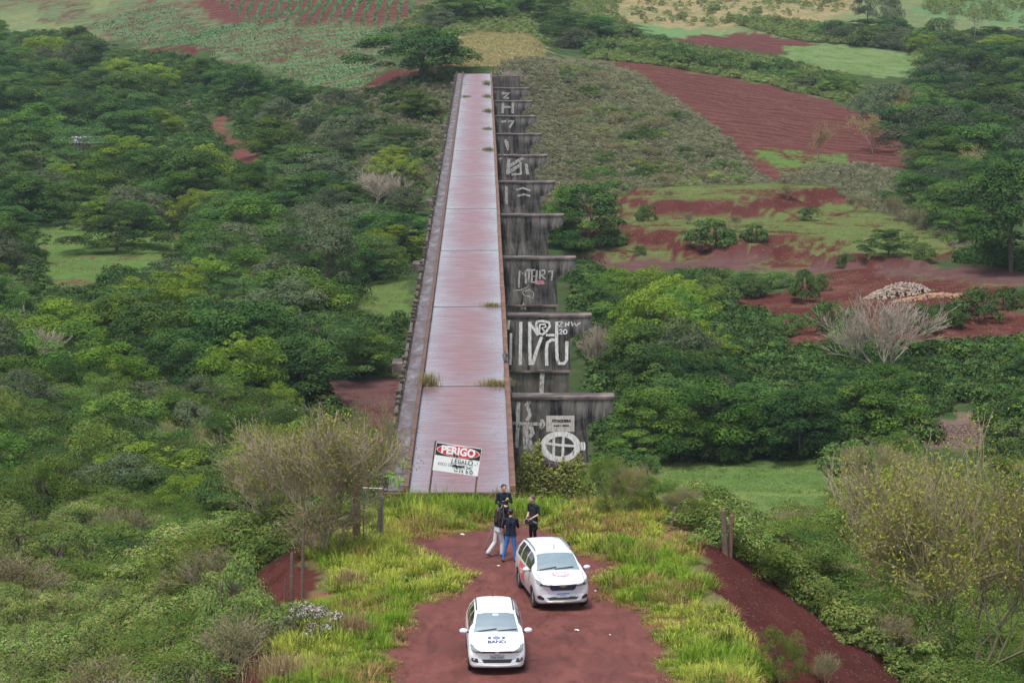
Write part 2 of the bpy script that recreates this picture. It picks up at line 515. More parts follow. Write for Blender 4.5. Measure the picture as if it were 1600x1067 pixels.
# plough lines
wv = N.new('ShaderNodeTexWave'); wv.inputs['Scale'].default_value = 0.085; wv.inputs['Distortion'].default_value = 4.0; wv.inputs['Detail'].default_value = 3; wv.inputs['Detail Scale'].default_value = 0.12
wv.bands_direction = 'Y'
L.new(tc, wv.inputs['Vector'])
fl = mathn(N, L, 'MULTIPLY', mathn(N, L, 'MULTIPLY', wv.outputs[1], sep.outputs[1]), 0.75)
base = mixc(N, L, fl, base, (0.10, 0.048, 0.040))
n3 = noise_node(N, L, tc, 0.55, 8, 0.3, 0.78)
n4 = noise_node(N, L, tc, 9.0, 3)
vary = mathn(N, L, 'ADD', mathn(N, L, 'MULTIPLY', n3, 1.25), mathn(N, L, 'ADD', mathn(N, L, 'MULTIPLY', n4, 0.7), 0.03))
hsn = N.new('ShaderNodeHueSaturation'); L.new(base, hsn.inputs['Color']); L.new(vary, hsn.inputs['Value'])
L.new(hsn.outputs[0], p.inputs['Base Color'])
p.inputs['Roughness'].default_value = 1.0; p.inputs['Specular IOR Level'].default_value = 0.0
bp = N.new('ShaderNodeBump'); bp.inputs['Strength'].default_value = 0.7; bp.inputs['Distance'].default_value = 0.25
L.new(mathn(N, L, 'ADD', n3, mathn(N, L, 'MULTIPLY', n4, 0.25)), bp.inputs['Height']); L.new(bp.outputs[0], p.inputs['Normal'])
LAND = m
tag(link('terrain', ter_me, LAND), 'green valley land with red soil banks and fields', 'terrain', kind='structure')

# ------------------------------------------------------------------ red dirt road on the embankment
gx = np.arange(-4.2, 6.6, 0.12); gy = np.arange(72, 102.5, 0.16)
RX, RY = np.meshgrid(gx, gy)
rn = (fbm(RX * 0.8, RY * 0.8, 91) - 0.5) * 0.9
def road_mask(X, Y):
    return inpoly(X + (fbm(X * 0.8, Y * 0.8, 91) - 0.5) * 0.9, Y + (fbm(X * 0.5, Y * 0.5, 92) - 0.5) * 1.4, ROADW)
inside = road_mask(RX, RY)
rut = -0.035 * np.exp(-((RX - 0.0) / 0.28) ** 2) - 0.03 * np.exp(-((RX - 1.5) / 0.28) ** 2) - 0.03 * np.exp(-((RX - 3.1) / 0.3) ** 2)
RZ = zfun(RX, RY) + 0.035 + rut * 0.5
ri = np.arange(RX.size).reshape(RX.shape)
rf = np.stack([ri[:-1, :-1], ri[:-1, 1:], ri[1:, 1:], ri[1:, :-1]], -1)
keep = (inside[:-1, :-1] | inside[1:, 1:] | inside[:-1, 1:] | inside[1:, :-1])
rf = rf[keep]
used = np.unique(rf); remap = -np.ones(RX.size, int); remap[used] = np.arange(len(used))
rv = np.stack([RX, RY, RZ], -1).reshape(-1, 3)[used]
m, N, L, p = newmat('red_dirt')
tc = N.new('ShaderNodeTexCoord').outputs['Object']
a = noise_node(N, L, mapping(N, L, tc, (0.9, 0.5, 1)), 1.1, 9, 0.6, 0.72)
b = noise_node(N, L, tc, 14, 5, 0, 0.7)
c1 = ramp(N, L, a, [(0.3, (0.076, 0.024, 0.019)), (0.5, (0.118, 0.040, 0.033)), (0.72, (0.18, 0.070, 0.058))])
c2 = mixc(N, L, mathn(N, L, 'MULTIPLY', b, 0.5), c1, (0.07, 0.024, 0.019))
t1 = noise_node(N, L, mapping(N, L, tc, (1.6, 0.45, 1)), 1.1, 7, 1.6, 0.7)
trk = ramp(N, L, t1, [(0.36, (0.66,) * 3), (0.5, (1.0,) * 3), (0.66, (1.12,) * 3)])
c3 = mixc(N, L, 0.85, c2, trk, 'MULTIPLY')
L.new(c3, p.inputs['Base Color'])
L.new(ramp(N, L, a, [(0.35, (0.6,) * 3), (0.6, (0.95,) * 3)]), p.inputs['Roughness']); p.inputs['Specular IOR Level'].default_value = 0.12
bp = N.new('ShaderNodeBump'); bp.inputs['Strength'].default_value = 0.5; bp.inputs['Distance'].default_value = 0.04
L.new(mathn(N, L, 'ADD', b, mathn(N, L, 'MULTIPLY', t1, 0.8)), bp.inputs['Height']); L.new(bp.outputs[0], p.inputs['Normal'])
tag(link('dirt_road', mesh_np('dirt_road', rv, remap[rf], None, True), m), 'wet red dirt road ending at the viaduct', 'road', kind='structure')

def pebbles(name, XY, smin, smax, mat, seed, label, cat, zoff=0.03):
    rg = np.random.default_rng(seed); n = len(XY)
    base = np.array([(1,0,0),(0,1,0),(-1,0,0),(0,-1,0),(0,0,0.7),(0,0,-0.4)], float)
    fc = np.array([(0,1,4),(1,2,4),(2,3,4),(3,0,4),(1,0,5),(2,1,5),(3,2,5),(0,3,5)])
    s = smin + (smax - smin) * rg.random(n) ** 3
    V = base[None] * (s[:, None, None] * rg.uniform(0.6, 1.3, (n, 6, 1)))
    a = rg.uniform(0, 6.28, n); c, sn = np.cos(a)[:, None], np.sin(a)[:, None]
    V = np.stack([V[..., 0] * c - V[..., 1] * sn, V[..., 0] * sn + V[..., 1] * c, V[..., 2]], -1)
    V[..., 0] += XY[:, :1]; V[..., 1] += XY[:, 1:]; V[..., 2] += (zfun(XY[:, 0], XY[:, 1]) + zoff)[:, None]
    F = (fc[None] + 6 * np.arange(n)[:, None, None]).reshape(-1, 3)
    tag(link(name, mesh_np(name, V.reshape(-1, 3), F), mat), label, cat, kind='stuff')
M_CLOD = plain('soil_clods', (0.085, 0.036, 0.029), 0.95, var=0.4, scale=3)
_rg = np.random.default_rng(71)
XY = np.stack([_rg.uniform(-4, 6.5, 9000), _rg.uniform(74, 102, 9000)], 1)
XY = XY[road_mask(XY[:, 0], XY[:, 1]) & (fbm(XY[:, 0] * 0.7, XY[:, 1] * 0.7, 72) > 0.47)][:2000]
pebbles('road_stones', XY, 0.008, 0.032, M_CLOD, 73, 'small clods and stones scattered over the dirt road', 'stones')
XY = np.vstack([np.stack([_rg.uniform(7.3, 15, 3600), _rg.uniform(74, 98, 3600)], 1), np.stack([_rg.uniform(-9.3, -5.8, 900), _rg.uniform(74, 96, 900)], 1)])
pebbles('bank_clods', XY, 0.012, 0.065, M_CLOD, 74, 'soil clods lying on the bare red banks', 'soil clods', 0.0)

# ------------------------------------------------------------------ viaduct
def concrete(name, dark, light, streak=True, sc=1.0, rough=0.85, redd=0.0):
    m, N, L, p = newmat(name)
    tc = N.new('ShaderNodeTexCoord').outputs['Object']
    s = noise_node(N, L, mapping(N, L, tc, (1.5 * sc, 1.5 * sc, 0.2 * sc)), 1.5, 6, 0.8, 0.7)
    b = noise_node(N, L, tc, 0.75 * sc, 5, 0.2, 0.6)
    g = noise_node(N, L, tc, 16 * sc, 4, 0, 0.7)
    k = mathn(N, L, 'ADD', mathn(N, L, 'MULTIPLY', s, 0.55 if streak else 0.1), mathn(N, L, 'ADD', mathn(N, L, 'MULTIPLY', b, 0.35 if streak else 0.7), mathn(N, L, 'MULTIPLY', g, 0.12)))
    c = ramp(N, L, k, [(0.43, dark), (0.54, tuple((x + y) * 0.42 for x, y in zip(dark, light))), (0.68, light)])
    L.new(c, p.inputs['Base Color'])
    p.inputs['Roughness'].default_value = rough; p.inputs['Specular IOR Level'].default_value = 0.3
    bp = N.new('ShaderNodeBump'); bp.inputs['Strength'].default_value = 0.4; bp.inputs['Distance'].default_value = 0.03
    L.new(g, bp.inputs['Height']); L.new(bp.outputs[0], p.inputs['Normal'])
    return m
M_PIER = concrete('pier_concrete', (0.009, 0.008, 0.009), (0.24, 0.215, 0.19))
M_PIERLOW = concrete('pier_lower_concrete', (0.03, 0.027, 0.023), (0.19, 0.165, 0.135))
M_CAP = concrete('cap_concrete', (0.05, 0.04, 0.038), (0.25, 0.19, 0.16), False)
M_KERB = concrete('kerb_concrete', (0.07, 0.038, 0.028), (0.19, 0.105, 0.07), False, 1.5)
M_KERBR = concrete('kerb_right_concrete', (0.09, 0.045, 0.03), (0.26, 0.14, 0.08), False, 1.5)
M_POST = concrete('post_concrete', (0.05, 0.04, 0.03), (0.26, 0.19, 0.13), False, 3)
M_GIRD = concrete('girder_concrete', (0.05, 0.045, 0.04), (0.2, 0.17, 0.15))

# wet deck with a film of red dust that thins towards the edges
m, N, L, p = newmat('wet_deck')
ge = N.new('ShaderNodeTexCoord').outputs['Object']
sx = N.new('ShaderNodeSeparateXYZ'); L.new(ge, sx.inputs[0])
st = noise_node(N, L, mapping(N, L, ge, (0.35, 4.5, 1)), 1.3, 5, 0.5, 0.65)
st2 = noise_node(N, L, mapping(N, L, ge, (0.8, 12, 1)), 1.5, 4, 0.3, 0.6)
bl = noise_node(N, L, mapping(N, L, ge, (1, 0.4, 1)), 0.35, 4, 0.6)
ex = mathn(N, L, 'DIVIDE', mathn(N, L, 'ABSOLUTE', sx.outputs[0]), 1.87)
ey = mathn(N, L, 'POWER', mathn(N, L, 'DIVIDE', mathn(N, L, 'ABSOLUTE', sx.outputs[1]), SPAN / 2), 8)
edge = mathn(N, L, 'ADD', mathn(N, L, 'POWER', ex, 1.7), mathn(N, L, 'MULTIPLY', ey, 0.45))
dust = mathn(N, L, 'ADD', mathn(N, L, 'SUBTRACT', 0.98, mathn(N, L, 'MULTIPLY', edge, 0.78)), mathn(N, L, 'MULTIPLY', mathn(N, L, 'SUBTRACT', st, 0.5), 1.3))
dust = mathn(N, L, 'ADD', dust, mathn(N, L, 'MULTIPLY', mathn(N, L, 'SUBTRACT', bl, 0.5), 0.9), True)
cc = mixc(N, L, dust, (0.15, 0.13, 0.155), (0.195, 0.078, 0.074))
cc = mixc(N, L, mathn(N, L, 'MULTIPLY', st2, 0.45), cc, (0.095, 0.055, 0.06))
stn = noise_node(N, L, mapping(N, L, ge, (1, 0.5, 1)), 1.1, 8, 1.0, 0.75)
cc = mixc(N, L, ramp(N, L, stn, [(0.57, (0, 0, 0)), (0.63, (0.75,) * 3)]), cc, (0.10, 0.045, 0.042))
cc = mixc(N, L, ramp(N, L, noise_node(N, L, ge, 9.0, 4, 0, 0.7), [(0.35, (0.55,) * 3), (0.6, (0,) * 3)]), cc, (0.08, 0.05, 0.05))
L.new(cc, p.inputs['Base Color'])
rg = mathn(N, L, 'ADD', mathn(N, L, 'MULTIPLY', dust, 0.36), mathn(N, L, 'MULTIPLY', st2, 0.16))
pud = ramp(N, L, noise_node(N, L, mapping(N, L, ge, (0.5, 2.2, 1)), 1.0, 6, 0.2, 0.65), [(0.36, (0.72,) * 3), (0.6, (1.08,) * 3)])
L.new(mathn(N, L, 'MULTIPLY', mathn(N, L, 'ADD', rg, 0.08), pud), p.inputs['Roughness'])
p.inputs['Specular IOR Level'].default_value = 0.55
bp = N.new('ShaderNodeBump'); bp.inputs['Strength'].default_value = 0.25; bp.inputs['Distance'].default_value = 0.012
L.new(mathn(N, L, 'ADD', st2, st), bp.inputs['Height']); L.new(bp.outputs[0], p.inputs['Normal'])
M_DECK = m
m, N, L, p = newmat('wet_walkway')
ge = N.new('ShaderNodeTexCoord').outputs['Object']
bl = noise_node(N, L, mapping(N, L, ge, (1.2, 0.35, 1)), 0.9, 5, 0.6, 0.65)
L.new(ramp(N, L, bl, [(0.40, (0.055, 0.034, 0.028)), (0.54, (0.085, 0.07, 0.072)), (0.7, (0.14, 0.13, 0.145))]), p.inputs['Base Color'])
L.new(ramp(N, L, bl, [(0.38, (0.8,) * 3), (0.66, (0.38,) * 3)]), p.inputs['Roughness'])
M_WALK = m
M_JOINT = plain('joint_dark', (0.05, 0.03, 0.03), 0.9)

DX0, DX1 = -2.79, 0.95
via = empty('viaduct', (0, DECK_Y0, 0))
tag(via, 'long wet concrete viaduct with red deck running away across the valley', 'viaduct')
def vpart(name, mb, mat, parent=None, origin=(0, 0, 0), smooth=False):
    """a part given in world coordinates, with its origin where it stands"""
    me = mb.mesh(name, smooth)
    me.transform(Matrix.Translation(-Vector(origin)))
    o = link(name, me, mat, parent or via)
    base = Vector(via.location)
    if parent is not None and parent is not via:
        base = base + Vector(parent.location)
    o.location = Vector(origin) - base
    return o

rnd = random.Random(4)
ends = [DECK_Y0] + JOINTS
girds = []
for k in range(len(ends) - 1):
    y0, y1 = ends[k], ends[k + 1]
    a, b = y0 + 0.025, y1 - 0.025
    mb = MB(); mb.box(DX0 - 0.02, DX1 + 0.02, a, b, -0.28, 0.0)
    s = vpart('deck_slab', mb, M_DECK, None, ((DX0 + DX1) / 2, (a + b) / 2, 0))
    mb = MB(); mb.box(-3.62, -3.0, a, b, -0.26, 0.06)
    vpart('walkway_slab', mb, M_WALK, None, (-3.3, (a + b) / 2, 0))
    mb = MB(); mb.box(DX0 - 0.01, DX1 + 0.01, b - 0.13, b + 0.0, 0.0045, 0.012)
    vpart('joint_strip', mb, M_JOINT, None, (0, b, 0))
    # kerbs in lengths
    n = 4
    for q in range(n):
        u0 = a + (b - a) * q / n + 0.01; u1 = a + (b - a) * (q + 1) / n - 0.01
        j = rnd.uniform(-0.012, 0.012)
        mb = MB(); mb.cbox(-3.0 + 0.003, -2.79 - 0.022, u0, u1, -0.26, 0.27 + j, 0.02)
        vpart('kerb', mb, M_KERB, None, (-2.9, (u0 + u1) / 2, 0))
        mb = MB(); mb.cbox(0.972 + j * 0.5, 1.19 + j, u0, u1, -0.3, 0.26 + j, 0.02)
        vpart('kerb', mb, M_KERBR, None, (1.08, (u0 + u1) / 2, 0))
    for gxx in (-2.3, -0.6, 0.55):
        mb = MB()
        mb.prism([(gxx - 0.3, -0.285), (gxx + 0.3, -0.285), (gxx + 0.16, -0.55), (gxx + 0.16, -1.5), (gxx + 0.28, -1.62), (gxx + 0.28, -1.9), (gxx - 0.28, -1.9), (gxx - 0.28, -1.62), (gxx - 0.16, -1.5), (gxx - 0.16, -0.55)], (a if k == 0 else a + 0.52), b - 0.52)
        vpart('girder', mb, M_GIRD, None, (gxx, (a + b) / 2, -1))
    mb = MB(); mb.box(-3.62, -2.65, a, b, -0.42, -0.285)
    vpart('walkway_bracket', mb, M_GIRD, None, (-3.1, (a + b) / 2, -.3))
# end beam at the road
mb = MB(); mb.cbox(-3.75, 1.2, DECK_Y0 - 0.26, DECK_Y0 - 0.02, -0.45, 0.015, 0.02)
vpart('end_beam', mb, M_KERB, None, (-1.2, DECK_Y0 - 0.14, 0))
mb = MB(); mb.box(-3.6, 1.5, DECK_Y0 - 0.02, DECK_Y0 + 1.2, -4.5, -0.46)
vpart('abutment_wall', mb, M_PIERLOW, None, (-1.2, DECK_Y0 + 0.5, -2))
mb = MB(); mb.box(-4.2, 5.2, DECK_Y1 + 0.05, DECK_Y1 + 1.5, -7, -0.3)
vpart('abutment_wall', mb, M_PIERLOW, None, (0, DECK_Y1 + 0.5, -3))
# parapet posts on the walkway edge
protos = []
for s in range(6):
    q = random.Random(s + 20)
    h = q.uniform(0.30, 0.52)
    mb = MB(); w = q.uniform(0.07, 0.095)
    mb.cbox(-w, w, -w * 1.1, w * 1.1, 0, h * 0.8, 0.015)
    mb.cbox(-w * 1.35, w * 1.35, -w * 1.45, w * 1.45, h * 0.8, h, 0.02)
    mb.box(-w * 1.1, w * 1.1, -w * 1.3, w * 1.3, -0.35, 0.0)
    protos.append(mb.mesh('parapet_post'))
    protos[-1].materials.append(M_POST)
y = DECK_Y0 + 0.4
while y < DECK_Y1:
    if rnd.random() > 0.05:
        o = link('parapet_post', rnd.choice(protos), None, via)
        o.location = (-3.76 + rnd.uniform(-0.03, 0.03), y - DECK_Y0, 0.0)
        o.rotation_euler = (rnd.gauss(0, 0.05), rnd.gauss(0, 0.07), rnd.gauss(0, 0.06))
    y += 1.42
for k in range(len(ends) - 1):
    a, b = ends[k] + 0.03, ends[k + 1] - 0.03
    mb = MB(); mb.cbox(-3.9, -3.64, a, b, -0.3, 0.10, 0.02)
    vpart('parapet_sill', mb, M_POST, None, (-3.77, (a + b) / 2, 0))
    if rnd.random() > 0.2:
        u0 = a + rnd.uniform(0, 4); u1 = b - rnd.uniform(0, 6)
        mb = MB(); mb.box(-3.83, -3.7, u0, u1, 0.24, 0.33)
        vpart('parapet_rail', mb, M_POST, None, (-3.77, (u0 + u1) / 2, 0.3))
# refuge platforms on the far side of the walkway
for k in range(7):
    yy = 135.5 + 40.4 * k
    mb = MB(); mb.cbox(-4.45, -3.91, yy - 0.8, yy + 0.8, -0.5, -0.05, 0.03)
    rf_ = vpart('refuge_platform', mb, M_CAP, None, (-4.2, yy, -0.2))

# piers: wide walls meant for two decks, the right half left empty
PIERS = []; PT = 0.5
for k, yj in enumerate(JOINTS[:10]):
    zt = -0.47
    gz = min(zat(1, yj), zat(-4, yj), zat(4.5, yj)) - 1.5
    mb = MB()
    mb.prism([(-3.62, zt - 0.07), (-3.62, zt - 0.62), (-3.62, zt - 1.25), (-3.62, zt - 3.05), (4.78, zt - 3.05), (4.78, zt - 1.25), (5.92, zt - 0.66), (5.92, zt - 0.07)][::-1], yj - PT, yj + PT)
    # the left seat is lower, under the girders
    pr = vpart('pier', mb, M_PIER, None, (0, yj, zt))
    mb = MB()
    mb.cbox(1.25, 6.0, yj - PT - 0.05, yj + PT + 0.05, zt - 0.075, zt + 0.06, 0.02)
    vpart('pier_cap', mb, M_CAP, pr, (3.6, yj, zt))
    mb = MB()
    mb.cbox(-3.78, 4.86, yj - PT - 0.05, yj + PT + 0.05, zt - 3.17, zt - 3.04, 0.02)
    vpart('ledge', mb, M_CAP, pr, (0.5, yj, zt - 3.1))
    mb = MB()
    mb.box(-3.6, 4.72, yj - PT + 0.09, yj + PT - 0.09, gz, zt - 3.16)
    vpart('pier_shaft', mb, M_PIERLOW, pr, (0.5, yj, zt - 4))
    for cx in (-3.2, 0.2, 4.1):
        mb = MB(); mb.box(cx - 0.3, cx + 0.62, yj - PT, yj - PT + 0.085, gz, zt - 3.17)
        vpart('pilaster', mb, M_PIERLOW, pr, (cx, yj, zt - 4))
    mb = MB(); mb.box(-4.3, 5.4, yj - 1.2, yj + 1.2, gz - 0.5, gz + 1.7)
    vpart('footing', mb, M_PIERLOW, pr, (0.5, yj, gz))
    PIERS.append(pr)

# ---- graffiti, as painted strokes on the pier faces
def paintmat(name, c, wear=0.5):
    m, N, L, p = newmat(name)
    tc = N.new('ShaderNodeTexCoord').outputs['Object']
    n = noise_node(N, L, mapping(N, L, tc, (7, 7, 2.2)), 1.6, 7, 0.3, 0.78)
    L.new(ramp(N, L, n, [(0.4, tuple(x * 0.6 for x in c)), (0.6, c)]), p.inputs['Base Color'])
    p.inputs['Roughness'].default_value = 0.85
    tr_ = N.new('ShaderNodeBsdfTransparent'); mx = N.new('ShaderNodeMixShader')
    L.new(ramp(N, L, n, [(0.26 + 0.14 * wear, (0,) * 3), (0.40 + 0.12 * wear, (1,) * 3)]), mx.inputs[0])
    out = [q for q in N if q.type == 'OUTPUT_MATERIAL'][0]
    L.new(tr_.outputs[0], mx.inputs[1]); L.new(p.outputs[0], mx.inputs[2]); L.new(mx.outputs[0], out.inputs['Surface'])
    return m
M_WHITE = paintmat('white_paint', (0.72, 0.70, 0.67), 0.3)
M_WORN = paintmat('worn_white_paint', (0.42, 0.40, 0.37), 0.75)
M_PINK = paintmat('pink_paint', (0.55, 0.22, 0.3), 0.5)
M_BLACK = plain('black_paint', (0.012, 0.012, 0.013), 0.6)

def ribbon(mb, pts, w, closed=False):
    """stroke in a plane: pts are (x, z) in metres"""
    pts = [Vector((a, b)) for a, b in pts]
    if closed: pts = pts + [pts[0]]
    n = len(pts)
    L_, R_ = [], []
    for i in range(n):
        if closed and i in (0, n - 1):
            d = (pts[1] - pts[-2])
        else:
            d = pts[min(i + 1, n - 1)] - pts[max(i - 1, 0)]
        if d.length < 1e-9: d = Vector((1, 0))
        d.normalize(); nr_ = Vector((-d.y, d.x)) * (w / 2)
        L_.append(pts[i] + nr_); R_.append(pts[i] - nr_)
    v = [(a.x, 0, a.y) for a in L_] + [(a.x, 0, a.y) for a in R_]
    mb.add(v, [(i, i + n, i + n + 1, i + 1) for i in range(n - 1)])

def arc(cx, cy, rx, ry, a0, a1, n=20):
    return [(cx + rx * math.cos(R(a0 + (a1 - a0) * i / n)), cy - ry * math.sin(R(a0 + (a1 - a0) * i / n))) for i in range(n + 1)]

def graffiti(k, strokes, mat, name='graffiti', dy=0.006, label=None, low=False):
    yj = JOINTS[k]
    Yf = yj - PT - dy
    mb = MB()
    for si, st_ in enumerate(strokes):
        v0 = len(mb.v)
        w, pts = st_[0], st_[1]
        pl = []
        for (a, b) in pts:
            P = on_y(a, b, Yf); pl.append((P[0], P[2]))
        s = FPX / Yf
        ribbon(mb, pl, w / s, len(st_) > 2)
        mb.v[v0:] = [(a, Yf - 0.0007 * si, c) for a, _, c in mb.v[v0:]]
    o = vpart(name, mb, mat, PIERS[k], (2, Yf, -2))
    if label: o['label'] = label
    return o

# first pier: lettering, arrow, notice, ringed cross
def z1(a, b):    # from the enlarged view of the first pier
    return (780 + a * 200 / 889, 580 + b * 240 / 1067)
def Z1(l): return [z1(a, b) for a, b in l]
graffiti(0, [(6, Z1([(135,215),(128,280),(132,360),(125,450),(122,530)])),
             (6, Z1([(212,205),(190,235),(208,275),(212,305),(192,345)])),
             (5, Z1([(95,360),(320,368)])), (6, Z1([(290,335),(312,365),(285,398)])),
             (8, Z1([(187,378),(183,460),(183,540)])), (7, Z1([(187,382),(225,395),(232,430),(205,462),(185,468)])), (8, Z1([(200,468),(232,545)]))],
         M_WORN, label='worn white letters and arrow on the first pier')
graffiti(0, [(7, Z1(arc(425,522,112,84,0,360,40)), True), (4, Z1(arc(425,522,132,99,0,360,40)), True),
             (4, Z1([(380,440),(378,600)])), (4, Z1([(446,440),(440,605)])), (4, Z1([(325,498),(420,512),(540,520)])),
             (5, Z1(arc(425,522,152,110,165,196,6))), (4, Z1(arc(425,522,166,110,165,196,6))), (3, Z1(arc(425,522,152,110,-14,16,6))), (3, Z1(arc(425,522,168,110,-14,16,6)))],
         M_WHITE, label='white ringed cross sprayed on the first pier')
def rect_part(k, a0, b0, a1, b1, mat, name, dy):
    Yf = JOINTS[k] - PT - dy
    P = on_y(a0, b0, Yf); Q = on_y(a1, b1, Yf)
    mb = MB(); mb.box(P[0], Q[0], Yf, Yf + 0.003, Q[2], P[2])
    return vpart(name, mb, mat, PIERS[k], (P[0], Yf, P[2]))
a0 = z1(327, 308); a1 = z1(522, 420)
rect_part(0, a0[0], a0[1], a1[0], a1[1], paintmat('notice_white', (0.5, 0.46, 0.4), 0.1), 'painted_notice', 0.009)

FONT = None
def text_mesh(body, size=1.0, bold=0.0, sx=1.0, align='CENTER', res=3):
    cu = bpy.data.curves.new('lettering', 'FONT')
    cu.body = body; cu.size = size; cu.align_x = align; cu.align_y = 'CENTER'; cu.offset = bold; cu.resolution_u = res
    ob = bpy.data.objects.new('lettering_tmp', cu)
    COL.objects.link(ob)
    dg = bpy.context.evaluated_depsgraph_get(); dg.update()
    me = bpy.data.meshes.new_from_object(ob.evaluated_get(dg))
    bpy.data.objects.remove(ob); bpy.data.curves.remove(cu)
    v = [(p.co.x * sx, p.co.y) for p in me.vertices]
    f = [tuple(q.vertices) for q in me.polygons]
    bpy.data.meshes.remove(me)
    return v, f
def pier_text(k, body, a, b, size_px, mat, sx=1.0, bold=0.01, dy=0.016, rot=0):
    Yf = JOINTS[k] - PT - dy
    P = on_y(a, b, Yf); s = FPX / Yf
    v, f = text_mesh(body, size_px / s, bold, sx)
    me = bpy.data.meshes.new('lettering')
    c, sn = math.cos(R(rot)), math.sin(R(rot))
    me.from_pydata([(x * c - y_ * sn, 0, x * sn + y_ * c) for x, y_ in v], [], f)
    o = link('lettering', me, mat, PIERS[k])
    o.location = Vector((P[0], Yf, P[2])) - Vector(via.location) - Vector(PIERS[k].location)
    return o
t = z1(433, 345); pier_text(0, 'OTAQUERA', t[0], t[1], 5.6, M_BLACK, 1.0, 0.012)
t = z1(433, 378); pier_text(0, 'RAMI & SERRA', t[0], t[1], 3.6, M_BLACK, 1.1, 0.006)
graffiti(0, [(5, Z1([(262,770),(262,905)])), (5, Z1([(432,860),(412,950)])), (4, Z1([(470,795),(455,812)]))], M_WORN)
# second pier
def z2(a, b): return (780 + a * 160 / 711, 380 + b * 240 / 1067)
def Z2(l): return [z2(a, b) for a, b in l]
graffiti(1, [(4, Z2([(68,535),(62,600)])), (4, Z2([(82,625),(78,845)])), (5, Z2([(150,545),(146,845)])),
             (5, Z2([(212,545),(212,700),(215,845),(232,840),(262,740),(295,650)])), (4, Z2([(205,550),(245,600),(270,640)])),
             (5, Z2([(330,850),(328,740),(335,690),(365,670),(395,675)])), (4, Z2([(325,638),(385,638)])),
             (5, Z2([(400,545),(398,700),(402,800),(415,835),(450,835),(468,810),(470,680)])),
             (4, Z2([(255,570),(262,545),(300,540),(345,550),(352,575),(330,610),(300,635),(270,620),(255,570)]))], M_WHITE, label='tall white letters sprayed on the second pier')
graffiti(1, [(3, Z2([(278,615),(282,565),(318,562),(325,580),(295,590),(315,610)])),
             (2, Z2([(415,545),(440,548),(415,580),(440,580)])), (2, Z2([(462,550),(460,580)])), (2, Z2([(462,566),(480,560)])), (2, Z2([(484,545),(480,575)])),
             (2, Z2([(500,545),(510,575),(522,552),(535,575),(548,560),(565,555)])),
             (2, Z2([(415,605),(430,598),(438,610),(415,630),(440,630)])), (2, Z2(arc(458,615,12,15,0,360,12)), True)], M_WHITE)
graffiti(1, [(7, Z2([(300,880),(297,960),(294,1040)])), (4, Z2([(75,930),(75,1040)]))], M_WORN)
# third pier
graffiti(2, [(3, Z2([(135,310),(142,190),(165,215),(180,185),(185,280)])), (4, Z2([(190,188),(225,188)])), (3, Z2([(208,190),(205,270)])),
             (3, Z2([(250,185),(228,188),(228,228),(250,228),(228,230),(225,272),(248,270)])), (3, Z2([(262,188),(255,270)])),
             (3, Z2([(285,185),(280,250)])), (3, Z2([(288,188),(315,190),(318,215),(290,220),(320,250)])),
             (2, Z2([(90,330),(150,325),(200,300),(160,340),(175,365),(215,370),(235,385),(238,345),(210,320),(180,335)])),
             (3, Z2([(340,200),(370,190),(365,260)]))], M_WORN, label='white outlined letters on the third pier')
graffiti(2, [(3, Z2([(255,285),(260,258),(275,265),(262,275),(280,285)])), (3, Z2([(285,285),(285,262),(298,262),(300,285)])), (2, Z2([(305,262),(312,285)]))], M_PINK)
graffiti(2, [(4, Z2([(155,460),(168,420),(182,460)]))], M_WORN)
# farther piers
def z3(a, b): return (760 + a * 140 / 498, 100 + b * 300 / 1067)
def Z3(l): return [z3(a, b) for a, b in l]
graffiti(4, [(3, Z3([(165,700),(205,690),(245,705)])), (3, Z3([(170,735),(210,725),(245,735)])), (4, Z3([(110,680),(112,780)]))], M_WORN)
graffiti(5, [(4, Z3([(70,530),(105,508),(118,520)])), (5, Z3([(125,525),(118,615)])), (5, Z3([(110,580),(205,520)])), (5, Z3([(120,605),(190,560)])),
             (4, Z3([(190,545),(192,612),(140,615)])), (5, Z3([(222,555),(228,615)]))], M_WORN)
graffiti(6, [(4, Z3([(105,420),(118,470)])), (3, Z3([(118,430),(120,480)]))], M_WORN)
graffiti(7, [(3, Z3([(82,322),(110,320)])), (4, Z3([(120,320),(150,318),(128,355)]))], M_WORN)
graffiti(8, [(4, Z3([(92,208),(90,275)])), (4, Z3([(148,208),(146,275)])), (3, Z3([(95,240),(135,240)]))], M_WORN)
graffiti(9, [(4, Z3([(85,165),(125,163),(95,192),(125,190)]))], M_WORN)

# ---- barrier at the far end of the deck
bar = empty('timber_barrier', (-0.9, DECK_Y1 + 3.0, zat(-0.9, DECK_Y1 + 3)))
tag(bar, 'pale low rail barrier across the far end of the viaduct', 'barrier')
M_PALE = plain('pale_timber', (0.42, 0.36, 0.28), 0.8, var=0.3)
for q in range(5):
    mb = MB(); mb.box(-0.07, 0.07, -0.07, 0.07, -0.4, 0.85 + 0.1 * (q % 2)); o = mb.build('post', M_PALE, bar); o.location = (-2.6 + q * 1.2, 0, 0)
mb = MB(); mb.box(-2.7, 2.4, -0.12, -0.07, 0.45, 0.6); mb.build('rail', M_PALE, bar)
mb = MB(); mb.box(-2.7, 0.4, -0.12, -0.072, 0.68, 0.8); mb.build('rail', M_PALE, bar)
